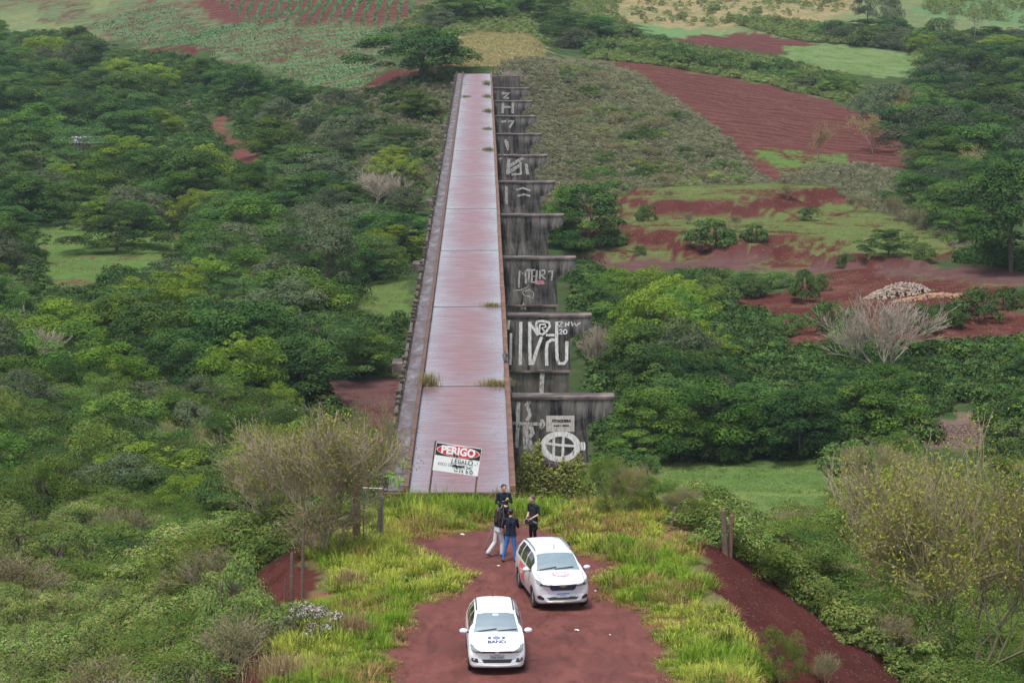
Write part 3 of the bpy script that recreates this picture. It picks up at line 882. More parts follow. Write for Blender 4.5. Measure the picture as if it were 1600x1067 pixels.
# ------------------------------------------------------------------ vegetation builders
def leaf_quads(C, Nrm, ln, wd, rng, fold=0.0):
    """diamond leaves at C facing Nrm, random spin"""
    n = len(C)
    r = rng.normal(size=(n, 3))
    t = r - (r * Nrm).sum(1, keepdims=True) * Nrm
    t /= np.linalg.norm(t, axis=1, keepdims=True) + 1e-9
    b = np.cross(Nrm, t)
    ln = np.broadcast_to(ln, (n,))[:, None]; wd = np.broadcast_to(wd, (n,))[:, None]
    V = np.stack([C - t * ln / 2, C + b * wd / 2 - Nrm * ln * 0.08, C + t * ln / 2, C - b * wd / 2 - Nrm * ln * 0.08], 1).reshape(-1, 3)
    F = np.arange(4 * n).reshape(n, 4)
    return V, F

def unit(v):
    return v / (np.linalg.norm(v, axis=-1, keepdims=True) + 1e-9)

def crown_np(seed, Rr, H, base, ncl, rcl, nleaf, leaf, c1, c2, layered=False, aspect=0.5, low=-0.75, accent=None, acc=0.0):
    rng = np.random.default_rng(seed)
    u = rng.uniform(low, 1, ncl) ; ph = rng.uniform(0, 2 * np.pi, ncl)
    rad = rng.uniform(0.55, 1.0, ncl) ** 0.7
    s = np.sqrt(np.clip(1 - u * u, 0, 1))
    lob = 1 + 0.26 * np.sin(ph * 2 + rng.uniform(0, 6)) + 0.2 * np.sin(ph * 3 + rng.uniform(0, 6))
    hh = (H - base)
    cz = base + hh * np.where(u > 0, 0.40 + 0.54 * u * rad, 0.40 + 0.5 * u * rad)
    C = np.stack([Rr * s * rad * lob * np.cos(ph), Rr * s * rad * lob * np.sin(ph), cz], 1)
    C[:, :2] *= np.where(u < 0, 1.18, 1.0)[:, None]
    if layered:
        C[:, 2] = base + hh * (np.round((C[:, 2] - base) / hh * 5) / 5 + rng.normal(0, 0.03, ncl))
    cr = rng.uniform(0.5, 1.4, ncl) * rcl
    k = rng.choice(ncl, nleaf, p=cr ** 2 / (cr ** 2).sum())
    d = unit(rng.normal(size=(nleaf, 3)))
    d[:, 2] = np.where(d[:, 2] < -0.15, -d[:, 2], d[:, 2])
    rr = cr[k] * (0.72 + 0.34 * rng.random(nleaf) ** 0.6)
    sq = np.array([1, 1, 0.4 if layered else 0.78])
    P = C[k] + d * rr[:, None] * sq
    P[:, 2] = np.maximum(P[:, 2], 0.05)
    nr = unit(d * 0.9 + rng.normal(size=(nleaf, 3)) * 0.34 + np.array([0, 0, 0.35]))
    sz = leaf * rng.uniform(0.65, 1.35, nleaf)
    V, F = leaf_quads(P, nr, sz, sz * aspect, rng)
    tint = rng.beta(0.8, 1.2, ncl)[k] * 0.7 + rng.uniform(0, 0.3, nleaf)
    col = np.array(c1)[None] * (1 - tint[:, None]) + np.array(c2)[None] * tint[:, None]
    col *= rng.uniform(0.75, 1.25, (nleaf, 1))
    if accent is not None:
        a = rng.random(nleaf) < acc
        col[a] = np.array(accent) * rng.uniform(0.7, 1.2, (a.sum(), 1))
    return V, F, np.repeat(col, 4, 0)

def branch_np(seed, H, r0, levels, kids, spread, first=0.25, ratio=0.62, trunks=1, up=0.25, nside=4, wig=0.12, cut=0.004):
    rng = random.Random(seed)
    Vs, Fs, tips = [], [], []
    def tube(p, q, a, b):
        d = (q - p).normalized(); x = d.orthogonal().normalized(); y = d.cross(x)
        base = len(Vs)
        for c, r in ((p, a), (q, b)):
            for k in range(nside):
                t = 2 * math.pi * k / nside
                Vs.append(tuple(c + x * (r * math.cos(t)) + y * (r * math.sin(t))))
        for k in range(nside):
            Fs.append((base + k, base + (k + 1) % nside, base + nside + (k + 1) % nside, base + nside + k))
    def grow(p, d, ln, r, lev):
        nseg = 3 if lev < 3 else 2
        q = p
        for s in range(nseg):
            d = (d + Vector((rng.gauss(0, wig), rng.gauss(0, wig), rng.gauss(0, wig) + up * 0.12))).normalized()
            n = q + d * (ln / nseg)
            ra = r * (1 - 0.45 * s / nseg); rb = r * (1 - 0.45 * (s + 1) / nseg)
            tube(q, n, max(ra, cut), max(rb, cut))
            if lev < levels and (s > 0 or lev > 0):
                for c in range(kids if s == nseg - 1 else max(1, kids - 2)):
                    ax = Vector((rng.gauss(0, 1), rng.gauss(0, 1), rng.gauss(0, 0.4)))
                    ax = (ax - ax.dot(d) * d).normalized()
                    nd = (d + ax * spread * rng.uniform(0.6, 1.25) + Vector((0, 0, up))).normalized()
                    grow(n, nd, ln * ratio * rng.uniform(0.75, 1.2), rb * 0.66, lev + 1)
            q = n
        if lev >= levels - 1: tips.append((tuple(q), tuple(d)))
    for t in range(trunks):
        a = 2 * math.pi * t / max(trunks, 1) + rng.uniform(0, 1)
        d = Vector((math.cos(a), math.sin(a), 0)) * (0.0 if trunks == 1 else 0.45) + Vector((0, 0, 1))
        grow(Vector((0, 0, -0.15)), d.normalized(), H * first * (2.0 if levels else 1), r0, 0)
    return np.array(Vs), np.array(Fs), tips

def fit(V, Rr, H):
    """scale a branch mesh to a crown radius and height"""
    r = np.percentile(np.hypot(V[:, 0], V[:, 1]), 97); h = V[:, 2].max()
    return np.array([Rr / r, Rr / r, H / h])

M_LEAF = leafmat('foliage', 0.12, 0.016, 0.34)
M_LEAFB = leafmat('foliage_bright', 0.3, 0.02, 0.2)
M_TWIG = leafmat('dry_foliage', 0.1, 0.015, 0.2, rough=0.8)
M_BARK = plain('bark', (0.10, 0.075, 0.055), 0.9, var=0.4, scale=5)
M_BARKG = plain('pale_bark', (0.30, 0.25, 0.19), 0.85, var=0.3, scale=5)
M_BARKD = plain('dry_twigs', (0.25, 0.20, 0.14), 0.9, var=0.3, scale=5)

PROTO = {}
def add_proto(kind, crown, trunk, Rr, H, mats):
    PROTO.setdefault(kind, []).append((crown, trunk, Rr, H, mats))

D1, D2 = (0.011, 0.031, 0.014), (0.075, 0.13, 0.03)
def make_dense(kind, seeds, Rr, H, base, ncl, rcl, nleaf, leaf, c1, c2, mat, **kw):
    for s in seeds:
        rg = random.Random(s)
        rr = Rr * rg.uniform(0.9, 1.1); hh = H * rg.uniform(0.88, 1.12)
        V, F, C = crown_np(s, rr, hh, base, ncl, rcl, nleaf, leaf, c1, c2, **kw)
        cm = mesh_np(kind + '_crown', V, F, C); cm.materials.append(mat)
        bv, bf, _ = branch_np(s, hh, 0.16 * hh / 6, 2, 3, 0.8, 0.22, 0.65, trunks=1 if H > 3 else 3, cut=0.012)
        bv = bv * fit(bv, rr * 0.75, hh * 0.85)
        bm_ = mesh_np(kind + '_trunk', bv, bf); bm_.materials.append(M_BARK)
        add_proto(kind, cm, bm_, rr, hh, mat)
make_dense('dense', range(1, 5), 2.9, 7.0, 0.2, 64, 0.86, 14500, 0.20, D1, D2, M_LEAF)
make_dense('lush', range(11, 15), 2.9, 6.6, 0.2, 64, 0.82, 14500, 0.19, (0.022, 0.056, 0.016), (0.12, 0.195, 0.036), M_LEAF)
make_dense('bright', range(21, 24), 2.8, 6.2, 0.2, 60, 0.78, 12500, 0.19, (0.08, 0.14, 0.022), (0.20, 0.26, 0.045), M_LEAFB)
make_dense('feathery', range(31, 34), 3.0, 5.6, 0.3, 80, 0.85, 12000, 0.19, (0.026, 0.058, 0.022), (0.10, 0.155, 0.045), M_LEAF, layered=True, aspect=0.3)
make_dense('grey', range(41, 44), 2.7, 5.0, 0.2, 50, 0.82, 9500, 0.21, (0.032, 0.052, 0.028), (0.10, 0.125, 0.062), M_LEAF, aspect=0.35, accent=(0.16, 0.11, 0.08), acc=0.07)
make_dense('fine', range(81, 84), 2.1, 4.2, 0.1, 64, 0.62, 14000, 0.12, (0.02, 0.046, 0.015), (0.108, 0.165, 0.038), M_LEAF, aspect=0.42)
make_dense('bush', range(51, 55), 1.5, 1.9, 0.05, 34, 0.48, 3600, 0.17, (0.045, 0.078, 0.022), (0.095, 0.145, 0.045), M_LEAF)
make_dense('scrub', range(61, 65), 1.35, 2.1, 0.05, 46, 0.36, 7000, 0.095, (0.075, 0.12, 0.03), (0.19, 0.25, 0.07), M_LEAF, aspect=0.34, accent=(0.2, 0.15, 0.1), acc=0.12)
make_dense('tangle', range(71, 75), 2.0, 3.2, 0.05, 60, 0.58, 11000, 0.11, (0.055, 0.105, 0.022), (0.165, 0.225, 0.055), M_LEAFB, aspect=0.4, accent=(0.20, 0.13, 0.06), acc=0.06)

def make_branchy(kind, seeds, Rr, H, levels, kids, spread, r0, trunks, bark, leaf=None, lcol=None, nl=0, mat=None, up=0.25, ratio=0.62, lsp=0.25, acc=None, accf=0.0, cut=0.006):
    for s in seeds:
        bv, bf, tips = branch_np(s, H, r0, levels, kids, spread, 0.2, ratio, trunks, up, 3, 0.14, cut)
        sc = fit(bv, Rr, H)
        bv = bv * sc
        tm = mesh_np(kind + '_trunk', bv, bf); tm.materials.append(bark)
        cm = None
        if leaf:
            rng = np.random.default_rng(s)
            tp = np.array([t[0] for t in tips]) * sc
            k = rng.integers(0, len(tp), nl)
            P = tp[k] + rng.normal(0, lsp, (nl, 3)) * np.array([1, 1, 0.8])
            nr = unit(rng.normal(size=(nl, 3)) + np.array([0, 0, 0.6]))
            sz = leaf * rng.uniform(0.6, 1.4, nl)
            V, F = leaf_quads(P, nr, sz, sz * 0.42, rng)
            t_ = rng.random((nl, 1))
            col = np.array(lcol[0]) * (1 - t_) + np.array(lcol[1]) * t_
            if acc is not None:
                a = rng.random(nl) < accf; col[a] = acc
            cm = mesh_np(kind + '_crown', V, F, np.repeat(col, 4, 0)); cm.materials.append(mat)
        add_proto(kind, cm, tm, Rr, H, mat)
make_branchy('bare', range(101, 103), 4.0, 6.5, 5, 2, 0.58, 0.19, 4, M_BARKG, ratio=0.76, cut=0.016, up=0.24)
make_branchy('sparse', range(111, 114), 3.2, 5.2, 4, 3, 0.62, 0.07, 5, M_BARKD, 0.11, ((0.15, 0.19, 0.035), (0.28, 0.29, 0.075)), 7500, M_LEAFB, lsp=0.32, ratio=0.72, cut=0.011, acc=(0.22, 0.14, 0.07), accf=0.15)
make_branchy('bigsparse', (115,), 5.6, 9.0, 4, 3, 0.7, 0.12, 6, plain('pale_twigs', (0.20, 0.165, 0.10), 0.9, var=0.3, scale=3), 0.13, ((0.16, 0.21, 0.035), (0.31, 0.32, 0.075)), 21000, M_LEAFB, lsp=0.34, ratio=0.74, cut=0.013, acc=(0.26, 0.18, 0.08), accf=0.2)
make_branchy('twiggy', range(121, 124), 2.2, 3.4, 3, 3, 0.65, 0.04, 6, M_BARKD, 0.10, ((0.10, 0.13, 0.04), (0.17, 0.18, 0.06)), 5000, M_LEAFB, lsp=0.2, ratio=0.7, cut=0.009, acc=(0.2, 0.14, 0.09), accf=0.3)
make_branchy('pale_slim', range(131, 133), 1.8, 7.0, 3, 3, 0.5, 0.1, 1, M_BARKG, 0.22, ((0.10, 0.12, 0.05), (0.16, 0.15, 0.07)), 700, M_LEAFB, lsp=0.4)
make_branchy('amber', range(141, 143), 2.6, 4.6, 4, 3, 0.62, 0.09, 1, M_BARKD, 0.17, ((0.20, 0.16, 0.06), (0.26, 0.21, 0.09)), 1700, M_TWIG, lsp=0.25, acc=(0.24, 0.13, 0.08), accf=0.3)

LOOK = {'dense': ('dark_tree', 'rounded dark green tree', 'tree'), 'lush': ('leafy_tree', 'leafy mid green tree', 'tree'),
        'bright': ('yellow_green_tree', 'yellow green tree', 'tree'), 'feathery': ('spreading_tree', 'layered feathery tree', 'tree'),
        'fine': ('young_tree', 'fine leaved green tree', 'tree'), 'grey': ('grey_green_tree', 'dull grey green tree', 'tree'), 'bush': ('bush', 'low green bush', 'bush'),
        'scrub': ('shrub', 'fine leaved olive shrub', 'shrub'), 'tangle': ('tall_shrub', 'lush light-green shrub', 'shrub'),
        'bare': ('bare_tree', 'leafless pale grey tree', 'tree'), 'sparse': ('sparse_tree', 'sparse yellow-green twiggy tree', 'tree'),
        'bigsparse': ('sparse_tree', 'big twiggy tree', 'tree'), 'twiggy': ('twiggy_shrub', 'brown twiggy shrub', 'shrub'), 'pale_slim': ('slender_tree', 'slim pale trunked tree', 'tree'),
        'amber': ('small_tree', 'small tree with thin amber leaves', 'tree')}
PXYR = []
PLANTS = []   # records: kind, x, y, scale r, scale h, zone phrase or full label
prnd = random.Random(77)
def put_plant(kind, x, y, rr, hh, zone=None, label=None, rot=None, sink=0.1):
    crown, trunk, pr_, ph_, mt = prnd.choice(PROTO[kind])
    nm, look, cat = LOOK[kind]
    e = empty(nm, (x, y, zat(x, y) - sink), prnd.uniform(0, 6.28) if rot is None else rot)
    e.scale = (rr / pr_, rr / pr_, hh / ph_)
    link('trunk', trunk, None, e)
    if crown is not None: link('crown', crown, None, e)
    e['category'] = cat
    if label: e['label'] = label
    PLANTS.append((e, kind, zone, x, y)); PXYR.append((x, y, rr))
    return e

def plant_px(kind, bx, by, wpx, hpx, label=None, zone=None, **kw):
    P = ground(bx, by, zfun)
    dep = (P - CAMP) @ FWD
    s = FPX / dep
    return put_plant(kind, P[0], P[1], wpx / s / 2, hpx / s / 0.985, zone, label, **kw)

# ---- single plants that stand out in the photograph
plant_px('dense', 655, 122, 140, 88, 'broad dark tree standing alone beside the far end of the viaduct')
plant_px('dense', 182, 392, 128, 78, 'round dark bush-like tree alone on the grassy clearing left of the viaduct')
plant_px('bare', 1385, 596, 200, 150, 'large leafless pale tree spreading in front of the red soil bank')
plant_px('bare', 72, 606, 110, 105, 'leafless pale tree near the left edge among green woodland')
plant_px('bare', 20, 560, 80, 90, 'leafless pale tree cut by the left edge of the picture')
plant_px('dense', 1580, 425, 150, 190, 'big dark tree at the right edge beside the terraces')
plant_px('amber', 1405, 205, 48, 68, 'small upright amber tree in front of the dark grove')
plant_px('amber', 1365, 240, 72, 62, 'thin reddish amber tree at the corner of the ploughed field')
plant_px('amber', 1276, 255, 56, 66, 'thin yellowish tree in the ploughed field, nearest its middle')
plant_px('amber', 1505, 292, 66, 66, 'thin open tree beside the grove, above the right terraces')
plant_px('twiggy', 1430, 265, 60, 40, 'greyish twiggy shrub at the lower end of the ploughed field')
plant_px('pale_slim', 1493, 72, 24, 58, 'slim pale dead-looking tree at upper right, left one of the two')
plant_px('pale_slim', 1522, 70, 26, 56, 'slim pale dead-looking tree at upper right, right one of the two')
plant_px('grey', 1355, 34, 34, 52, 'tall dark column-like tree at the top, left one of the pair')
plant_px('grey', 1388, 48, 40, 62, 'tall dark column-like tree at the top, right one of the pair')
plant_px('bush', 1114, 388, 72, 44, 'round green bush on the red terrace bank')
plant_px('dense', 1388, 400, 66, 48, 'small dark flat-topped tree on the right of the terraces')
plant_px('bush', 1180, 378, 40, 28, 'small bright bush on the terrace right of the round bush')
plant_px('bush', 1320, 405, 30, 22, 'small light bush below the terrace bank')
plant_px('dense', 915, 388, 105, 112, 'dark tree standing right of the middle viaduct piers')
plant_px('lush', 880, 385, 60, 95, 'bright leafy tree touching the middle viaduct piers')
plant_px('sparse', 500, 862, 230, 245, 'thin twiggy tree beside the gatepost left of the viaduct start')
plant_px('sparse', 425, 842, 210, 200, 'twiggy olive tree left of the gatepost tree, above the near bank')
plant_px('twiggy', 505, 868, 170, 105, 'low twiggy shrub around the foot of the gatepost tree')
plant_px('sparse', 580, 800, 100, 180, 'thin bare-topped tree hard against the viaduct parapet')
plant_px('bigsparse', 1510, 1085, 470, 430, 'large twiggy tree filling the lower right corner')
plant_px('sparse', 1400, 930, 240, 250, 'twiggy yellowish tree behind the large corner tree')
plant_px('tangle', 1218, 1075, 62, 105, 'narrow leafy shrub on the red bank right of the road')
plant_px('twiggy', 1290, 60 + 1010, 60, 60, 'dry brown shrub on the red bank beside the narrow leafy shrub')
plant_px('scrub', 375, 1010, 110, 150, 'tall olive shrub beside the white-flowering bush')
plant_px('bush', 1010, 720 + 20, 46, 30, 'small dark bush on the near edge of the meadow')
for i_, (bx, by, w_, h_, kd) in enumerate([(948, 802, 66, 96, 'tangle'), (985, 803, 84, 92, 'sparse'), (1025, 805, 70, 70, 'tangle'), (1062, 812, 60, 62, 'sparse'), (1090, 825, 56, 50, 'tangle')]):
    plant_px(kd, bx, by, w_, h_, ['leafy light-green shrub against the foot of the first pier', 'twiggy yellowish shrub next right of the first pier', 'leafy shrub at the meadow edge behind the grass verge', 'twiggy shrub behind the short grey post', 'leafy shrub between the short grey post and the close post pair'][i_])
plant_px('bare', 935, 585, 90, 85, 'leafless twiggy tree among green trees right of the second pier')
plant_px('bare', 800, 140, 46, 36, 'leafless grey tree standing over the farthest pier')
plant_px('bare', 590, 330, 100, 70, 'leafless brown tree left of the middle of the viaduct')
plant_px('lush', 128, 262, 66, 30, 'low leafy tree hiding the front wall of the hut, left one')
plant_px('dense', 168, 260, 60, 28, 'low dark tree hiding the front wall of the hut, right one')

# ---- woodland and hedges: random positions inside areas, kept off what the photograph leaves open
KEEP = {n: p for n, p, a, b, c, f in REG}
keepout = [[(596, 800), (700, 112), (860, 108), (905, 330), (935, 480), (968, 600), (968, 640), (930, 800)],
           [(690,112),(735,30),(830,30),(855,112)], [(430, 860), (560, 845), (600, 785), (930, 800), (1060, 805), (1115, 870), (1200, 1000), (1260, 1100), (400, 1100), (470, 960)],
           [(1110, 870), (1170, 890), (1430, 1080), (1250, 1080)], [(120,216),(160,216),(160,232),(120,232)], [(268,150),(345,150),(350,180),(268,182)],
           [(1365,425),(1480,440),(1480,475),(1360,460)], [(440,850),(560,840),(560,880),(440,900)]]
for nme in ('meadow', 'river_soil', 'small_meadow', 'clearing', 'path', 'soil_bank', 'valley_track', 'terraces', 'brown_field', 'field_green', 'far_green', 'far_soil',
            'far_pasture', 'tan_hill', 'far_cane', 'crop', 'track_right', 'rubble_ground', 'soil_tree'):
    keepout.append(KEEP[nme])
keepout = [np.array(k, float) for k in keepout]

def grow_area(poly, mix, rrange, hr, n, zone, seed, space=0.72, tight=0.85, kmin=0):
    rg = random.Random(seed); nr_ = np.random.default_rng(seed)
    gp = []
    poly = np.array(poly, float)
    pxs = nr_.uniform(poly[:, 0].min(), poly[:, 0].max(), 6000); pys = nr_.uniform(poly[:, 1].min(), poly[:, 1].max(), 6000)
    ok = inpoly(pxs, pys, poly)
    pxs, pys = pxs[ok], pys[ok]
    kinds = [k for k, w in mix for _ in range(w)]
    cnt = 0
    # candidates: draw on the land, weight by true area so that far ground is as dense as near
    w = 1.0 / np.maximum(pys + 120, 40) ** 3
    order = np.argsort(-(np.log(nr_.random(len(pxs))) * -1) ** -1 * w) if False else nr_.permutation(len(pxs))
    for i in order[:700]:
        if cnt >= n: break
        P = ground(pxs[i], pys[i])
        kind = rg.choice(kinds)
        rr = rg.uniform(*rrange); hh = rr * rg.uniform(*hr)
        Q = np.array(PXYR)
        if (np.hypot(P[0] - Q[:, 0], P[1] - Q[:, 1]) < space * (rr + Q[:, 2])).any(): continue
        s = FPX / ((P - CAMP) @ FWD)
        cx_, cy_ = pxs[i], pys[i] - hh * s * 0.5
        aa = np.linspace(0, 2 * np.pi, 12, endpoint=False)
        ex_ = np.concatenate([cx_ + rr * s * tight * np.cos(aa), [cx_]]); ey_ = np.concatenate([cy_ + hh * s * 0.5 * tight * np.sin(aa), [cy_]])
        if any(inpoly(ex_, ey_, k).any() for k in keepout): continue
        put_plant(kind, P[0], P[1], rr, hh, zone)
        cnt += 1
    return cnt

UPPER = [('dense', 4), ('lush', 3), ('bright', 1), ('feathery', 2), ('grey', 1)]
LOWER = [('dense', 3), ('lush', 4), ('bright', 1), ('feathery', 3), ('grey', 1)]
cnts = []
def area(*a, **k): cnts.append((a[5], grow_area(*a, **k)))
area([(-60,60),(130,55),(215,95),(330,100),(430,135),(490,165),(420,215),(260,215),(100,200),(-60,200)], UPPER, (3.2,5.0), (1.15,1.6), 50, 'along the crop field edge', 1, space=0.6)
area([(-60,190),(330,190),(440,230),(440,330),(-60,335)], UPPER, (3.2,4.8), (1.2,1.9), 44, 'around the grey hut roof', 2, space=0.55)
area([(430,190),(690,150),(655,330),(640,430),(430,420)], UPPER + [('grey', 3)], (2.4,3.8), (1.1,1.5), 34, 'between the soil path and the viaduct', 3, space=0.6)
area([(-60,330),(440,330),(440,470),(-60,470)], UPPER, (2.6,4.2), (1.2,1.9), 42, 'around the grassy clearing', 4, space=0.55)
area([(-60,460),(300,460),(300,640),(-60,640)], LOWER, (2.4,3.8), (1.3,2.1), 38, 'below the clearing at far left', 5, space=0.6)
area([(290,430),(645,400),(625,610),(490,660),(290,640)], LOWER + [('dense', 3)], (2.6,4.0), (1.4,2.2), 40, 'beside the middle of the viaduct', 6, space=0.6)
area([(-60,630),(260,630),(260,830),(-60,830)], [('fine', 5), ('lush', 1), ('bright', 1), ('feathery', 1), ('tangle', 2), ('grey', 1)], (1.9,3.0), (1.3,1.9), 44, 'on the mid slope at far left', 7, space=0.6)
area([(250,630),(600,640),(600,770),(430,860),(250,840)], [('fine', 5), ('lush', 1), ('bright', 1), ('feathery', 1), ('tangle', 2), ('grey', 1)] + [('sparse', 2)], (1.7,2.7), (1.3,1.9), 42, 'on the slope behind the gateposts', 8, space=0.6)
area([(-60,820),(440,830),(430,930),(-60,960)], [('tangle', 3), ('fine', 3), ('scrub', 4), ('twiggy', 2)], (1.5,2.4), (1.1,1.5), 36, 'on the near bank at left', 9, space=0.6)
area([(-60,940),(430,910),(420,1240),(-60,1240)], [('scrub', 7), ('twiggy', 2), ('tangle', 1)], (1.1,1.8), (1.1,1.6), 60, 'in the bottom left corner', 10, space=0.58)
area([(895,600),(1480,600),(1500,690),(1300,712),(1020,712),(920,720)], [('dense', 6), ('lush', 3), ('grey', 1)], (2.6,3.8), (1.6,2.3), 34, 'behind the meadow', 11, space=0.55)
area([(890,470),(1120,470),(1180,560),(1420,590),(1480,640),(900,640)], [('dense', 3), ('lush', 3), ('bright', 3), ('grey', 1)], (2.4,3.6), (1.4,2.1), 34, 'right of the second pier', 12, space=0.55)
area([(885,410),(1300,425),(1290,455),(1140,480),(885,480)], [('bush', 5), ('feathery', 1)], (1.6,2.6), (0.8,1.1), 34, 'below the valley track', 13, space=0.6)
area([(1330,130),(1440,110),(1640,90),(1640,300),(1480,260),(1400,230),(1330,165)], [('dense', 8), ('grey', 2)], (3.6,5.6), (1.2,1.7), 44, 'in the dark grove at upper right', 14, space=0.5)
area([(1440,255),(1640,290),(1640,420),(1520,390),(1440,330)], [('dense', 5), ('lush', 2), ('grey', 1)], (3.0,4.4), (1.2,1.5), 22, 'below the dark grove at right', 15, space=0.6)
area([(870,60),(1000,65),(1110,85),(1330,130),(1330,160),(1200,134),(1000,100),(900,85)], [('bush', 5), ('lush', 2), ('dense', 1), ('grey', 1)], (2.0,3.4), (0.8,1.2), 44, 'in the hedge above the ploughed field', 16, space=0.6)
area([(1130,30),(1270,40),(1460,62),(1640,60),(1640,100),(1440,110),(1430,82),(1270,66),(1140,48)], [('grey', 4), ('dense', 3), ('bush', 4), ('bright', 1)], (2.8,4.6), (0.8,1.3), 46, 'on the far hillside at top right', 17, space=0.6)
area([(630,50),(690,20),(820,-20),(960,-10),(960,60),(880,80),(850,40),(735,28),(720,60)], [('dense', 4), ('lush', 2), ('grey', 3)], (3.2,5.0), (1.0,1.5), 30, 'beyond the far end of the viaduct', 18, space=0.6)
area([(770,140),(850,95),(1000,150),(1190,290),(1000,310),(880,318),(840,280)], [('bush', 4), ('grey', 2), ('lush', 1), ('twiggy', 6), ('scrub', 4)], (1.0,2.2), (0.8,1.2), 110, 'on the scrubby mound right of the far piers', 19, space=0.6)
area([(900,320),(1440,330),(1500,400),(1250,412),(930,400)], [('bush', 4), ('twiggy', 3)], (0.7,1.3), (0.8,1.2), 0, 'on the red terraces', 20)
area([(1040,800),(1640,800),(1640,960),(1200,905),(1130,880)], [('tangle', 6), ('bright', 1), ('sparse', 3), ('fine', 3)], (1.4,2.4), (1.1,1.8), 60, 'on the slope right of the fence posts', 21, space=0.55)
area([(1180,900),(1640,950),(1640,1240),(1440,1240),(1420,1080)], [('tangle', 7), ('twiggy', 1), ('fine', 2)], (1.3,2.1), (1.0,1.5), 46, 'in the lower right thicket', 22, space=0.55)
area([(1480,560),(1640,560),(1640,690),(1560,690)], [('lush', 3), ('dense', 2), ('grey', 1)], (2.2,3.4), (1.1,1.4), 14, 'at the right edge below the red bank', 23, space=0.6)
area([(920,700),(1020,720),(1040,800),(930,800)], [('tangle', 4), ('sparse', 2), ('lush', 1)], (1.4,2.2), (1.1,1.6), 14, 'at the foot of the first pier', 24, space=0.55)
area([(1290,590),(1640,600),(1640,800),(1330,800)], [('sparse', 3), ('tangle', 2), ('bush', 2)], (1.6,2.6), (1.0,1.4), 16, 'right of the meadow', 25, space=0.6)
print('AREAS', cnts, len(PLANTS))
# bushes dotted over the terraces and the soil bank
for bx, by, w_, h_, kd in [(1010,345,34,24,'bush'),(1045,310,20,16,'twiggy'),(1150,355,24,20,'twiggy'),(1230,312,30,24,'twiggy'),(1265,345,28,22,'bush'),(1340,330,36,30,'twiggy'),
                       (1395,345,46,40,'twiggy'),(1430,360,40,36,'twiggy'),(1075,350,30,22,'twiggy'),(1000,400,22,16,'bush'),(1440,405,36,26,'bush'),(1255,470,34,42,'bush'),(1285,455,22,22,'bush'),
                       (1290,520,50,40,'bush'),(1330,540,60,34,'bush'),(1475,510,46,30,'bush'),(1530,500,60,40,'bush'),(1440,520,50,36,'bush'),(1575,485,40,30,'bush'),(1230,525,40,30,'bush'),(1190,500,30,20,'twiggy'),(960,385,30,26,'bush')]:
    if by > 450: w_, h_ = w_ * 1.25, h_ * 1.2
    plant_px(kd, bx, by, w_, h_, None, 'on the red banks right of the viaduct')

# leave out what other crowns hide completely
buf = np.zeros((400, 640), bool)
gyy, gxx2 = np.mgrid[0:400, 0:640]
keepl = []
for rec in sorted(PLANTS, key=lambda r: r[4]):
    e = rec[0]; pr0 = next(p for p in PROTO[rec[1]])
    rr = e.scale[0] * pr0[2]; hh = e.scale[2] * pr0[3]
    qx, qy, qd = project([(rec[3], rec[4], e.location.z + hh * 0.5)]); s = FPX / qd[0] * 0.25
    cx_, cy_ = qx[0] * 0.25 + 120, qy[0] * 0.25 + 60
    m_ = ((gxx2 - cx_) / (rr * s)) ** 2 + ((gyy - cy_) / (hh * s * 0.5)) ** 2 < 1
    inview = m_ & (gxx2 >= 118) & (gxx2 <= 522) & (gyy >= 58) & (gyy <= 330)
    vis = (inview & ~buf).sum()
    if rec[2] is None or vis > 0.05 * max(m_.sum(), 1):
        keepl.append(rec)
        if rec[1] not in ('bare', 'sparse', 'twiggy', 'pale_slim', 'amber', 'bigsparse'):
            buf |= ((gxx2 - cx_) / (rr * s * 0.85)) ** 2 + ((gyy - cy_) / (hh * s * 0.42)) ** 2 < 1
    else:
        for ch in list(e.children): bpy.data.objects.remove(ch)
        bpy.data.objects.remove(e)
PLANTS[:] = keepl
print('KEPT', len(PLANTS))
# labels from look, place and order
ORD = ['leftmost', 'second', 'third', 'fourth', 'fifth', 'sixth', 'seventh', 'eighth', 'ninth', 'tenth', 'eleventh', 'twelfth', 'thirteenth', 'fourteenth', 'fifteenth',
       'sixteenth', 'seventeenth', 'eighteenth', 'nineteenth', 'twentieth'] + ['%dth' % k for k in range(21, 80)]
groups = {}
for rec in PLANTS:
    if rec[2]: groups.setdefault((rec[2], LOOK[rec[1]][1]), []).append(rec)
for (zone, look), recs in groups.items():
    recs.sort(key=lambda r: project([(r[3], r[4], -10)])[0][0])
    for i, r_ in enumerate(recs):
        o_ = 'the only one' if len(recs) == 1 else ('leftmost' if i == 0 else 'rightmost' if i == len(recs) - 1 else ORD[i] + ' from left')
        r_[0]['label'] = '%s, %s %s' % (look, o_, zone)
        r_[0]['group'] = '%ss %s' % (LOOK[r_[1]][2], zone)

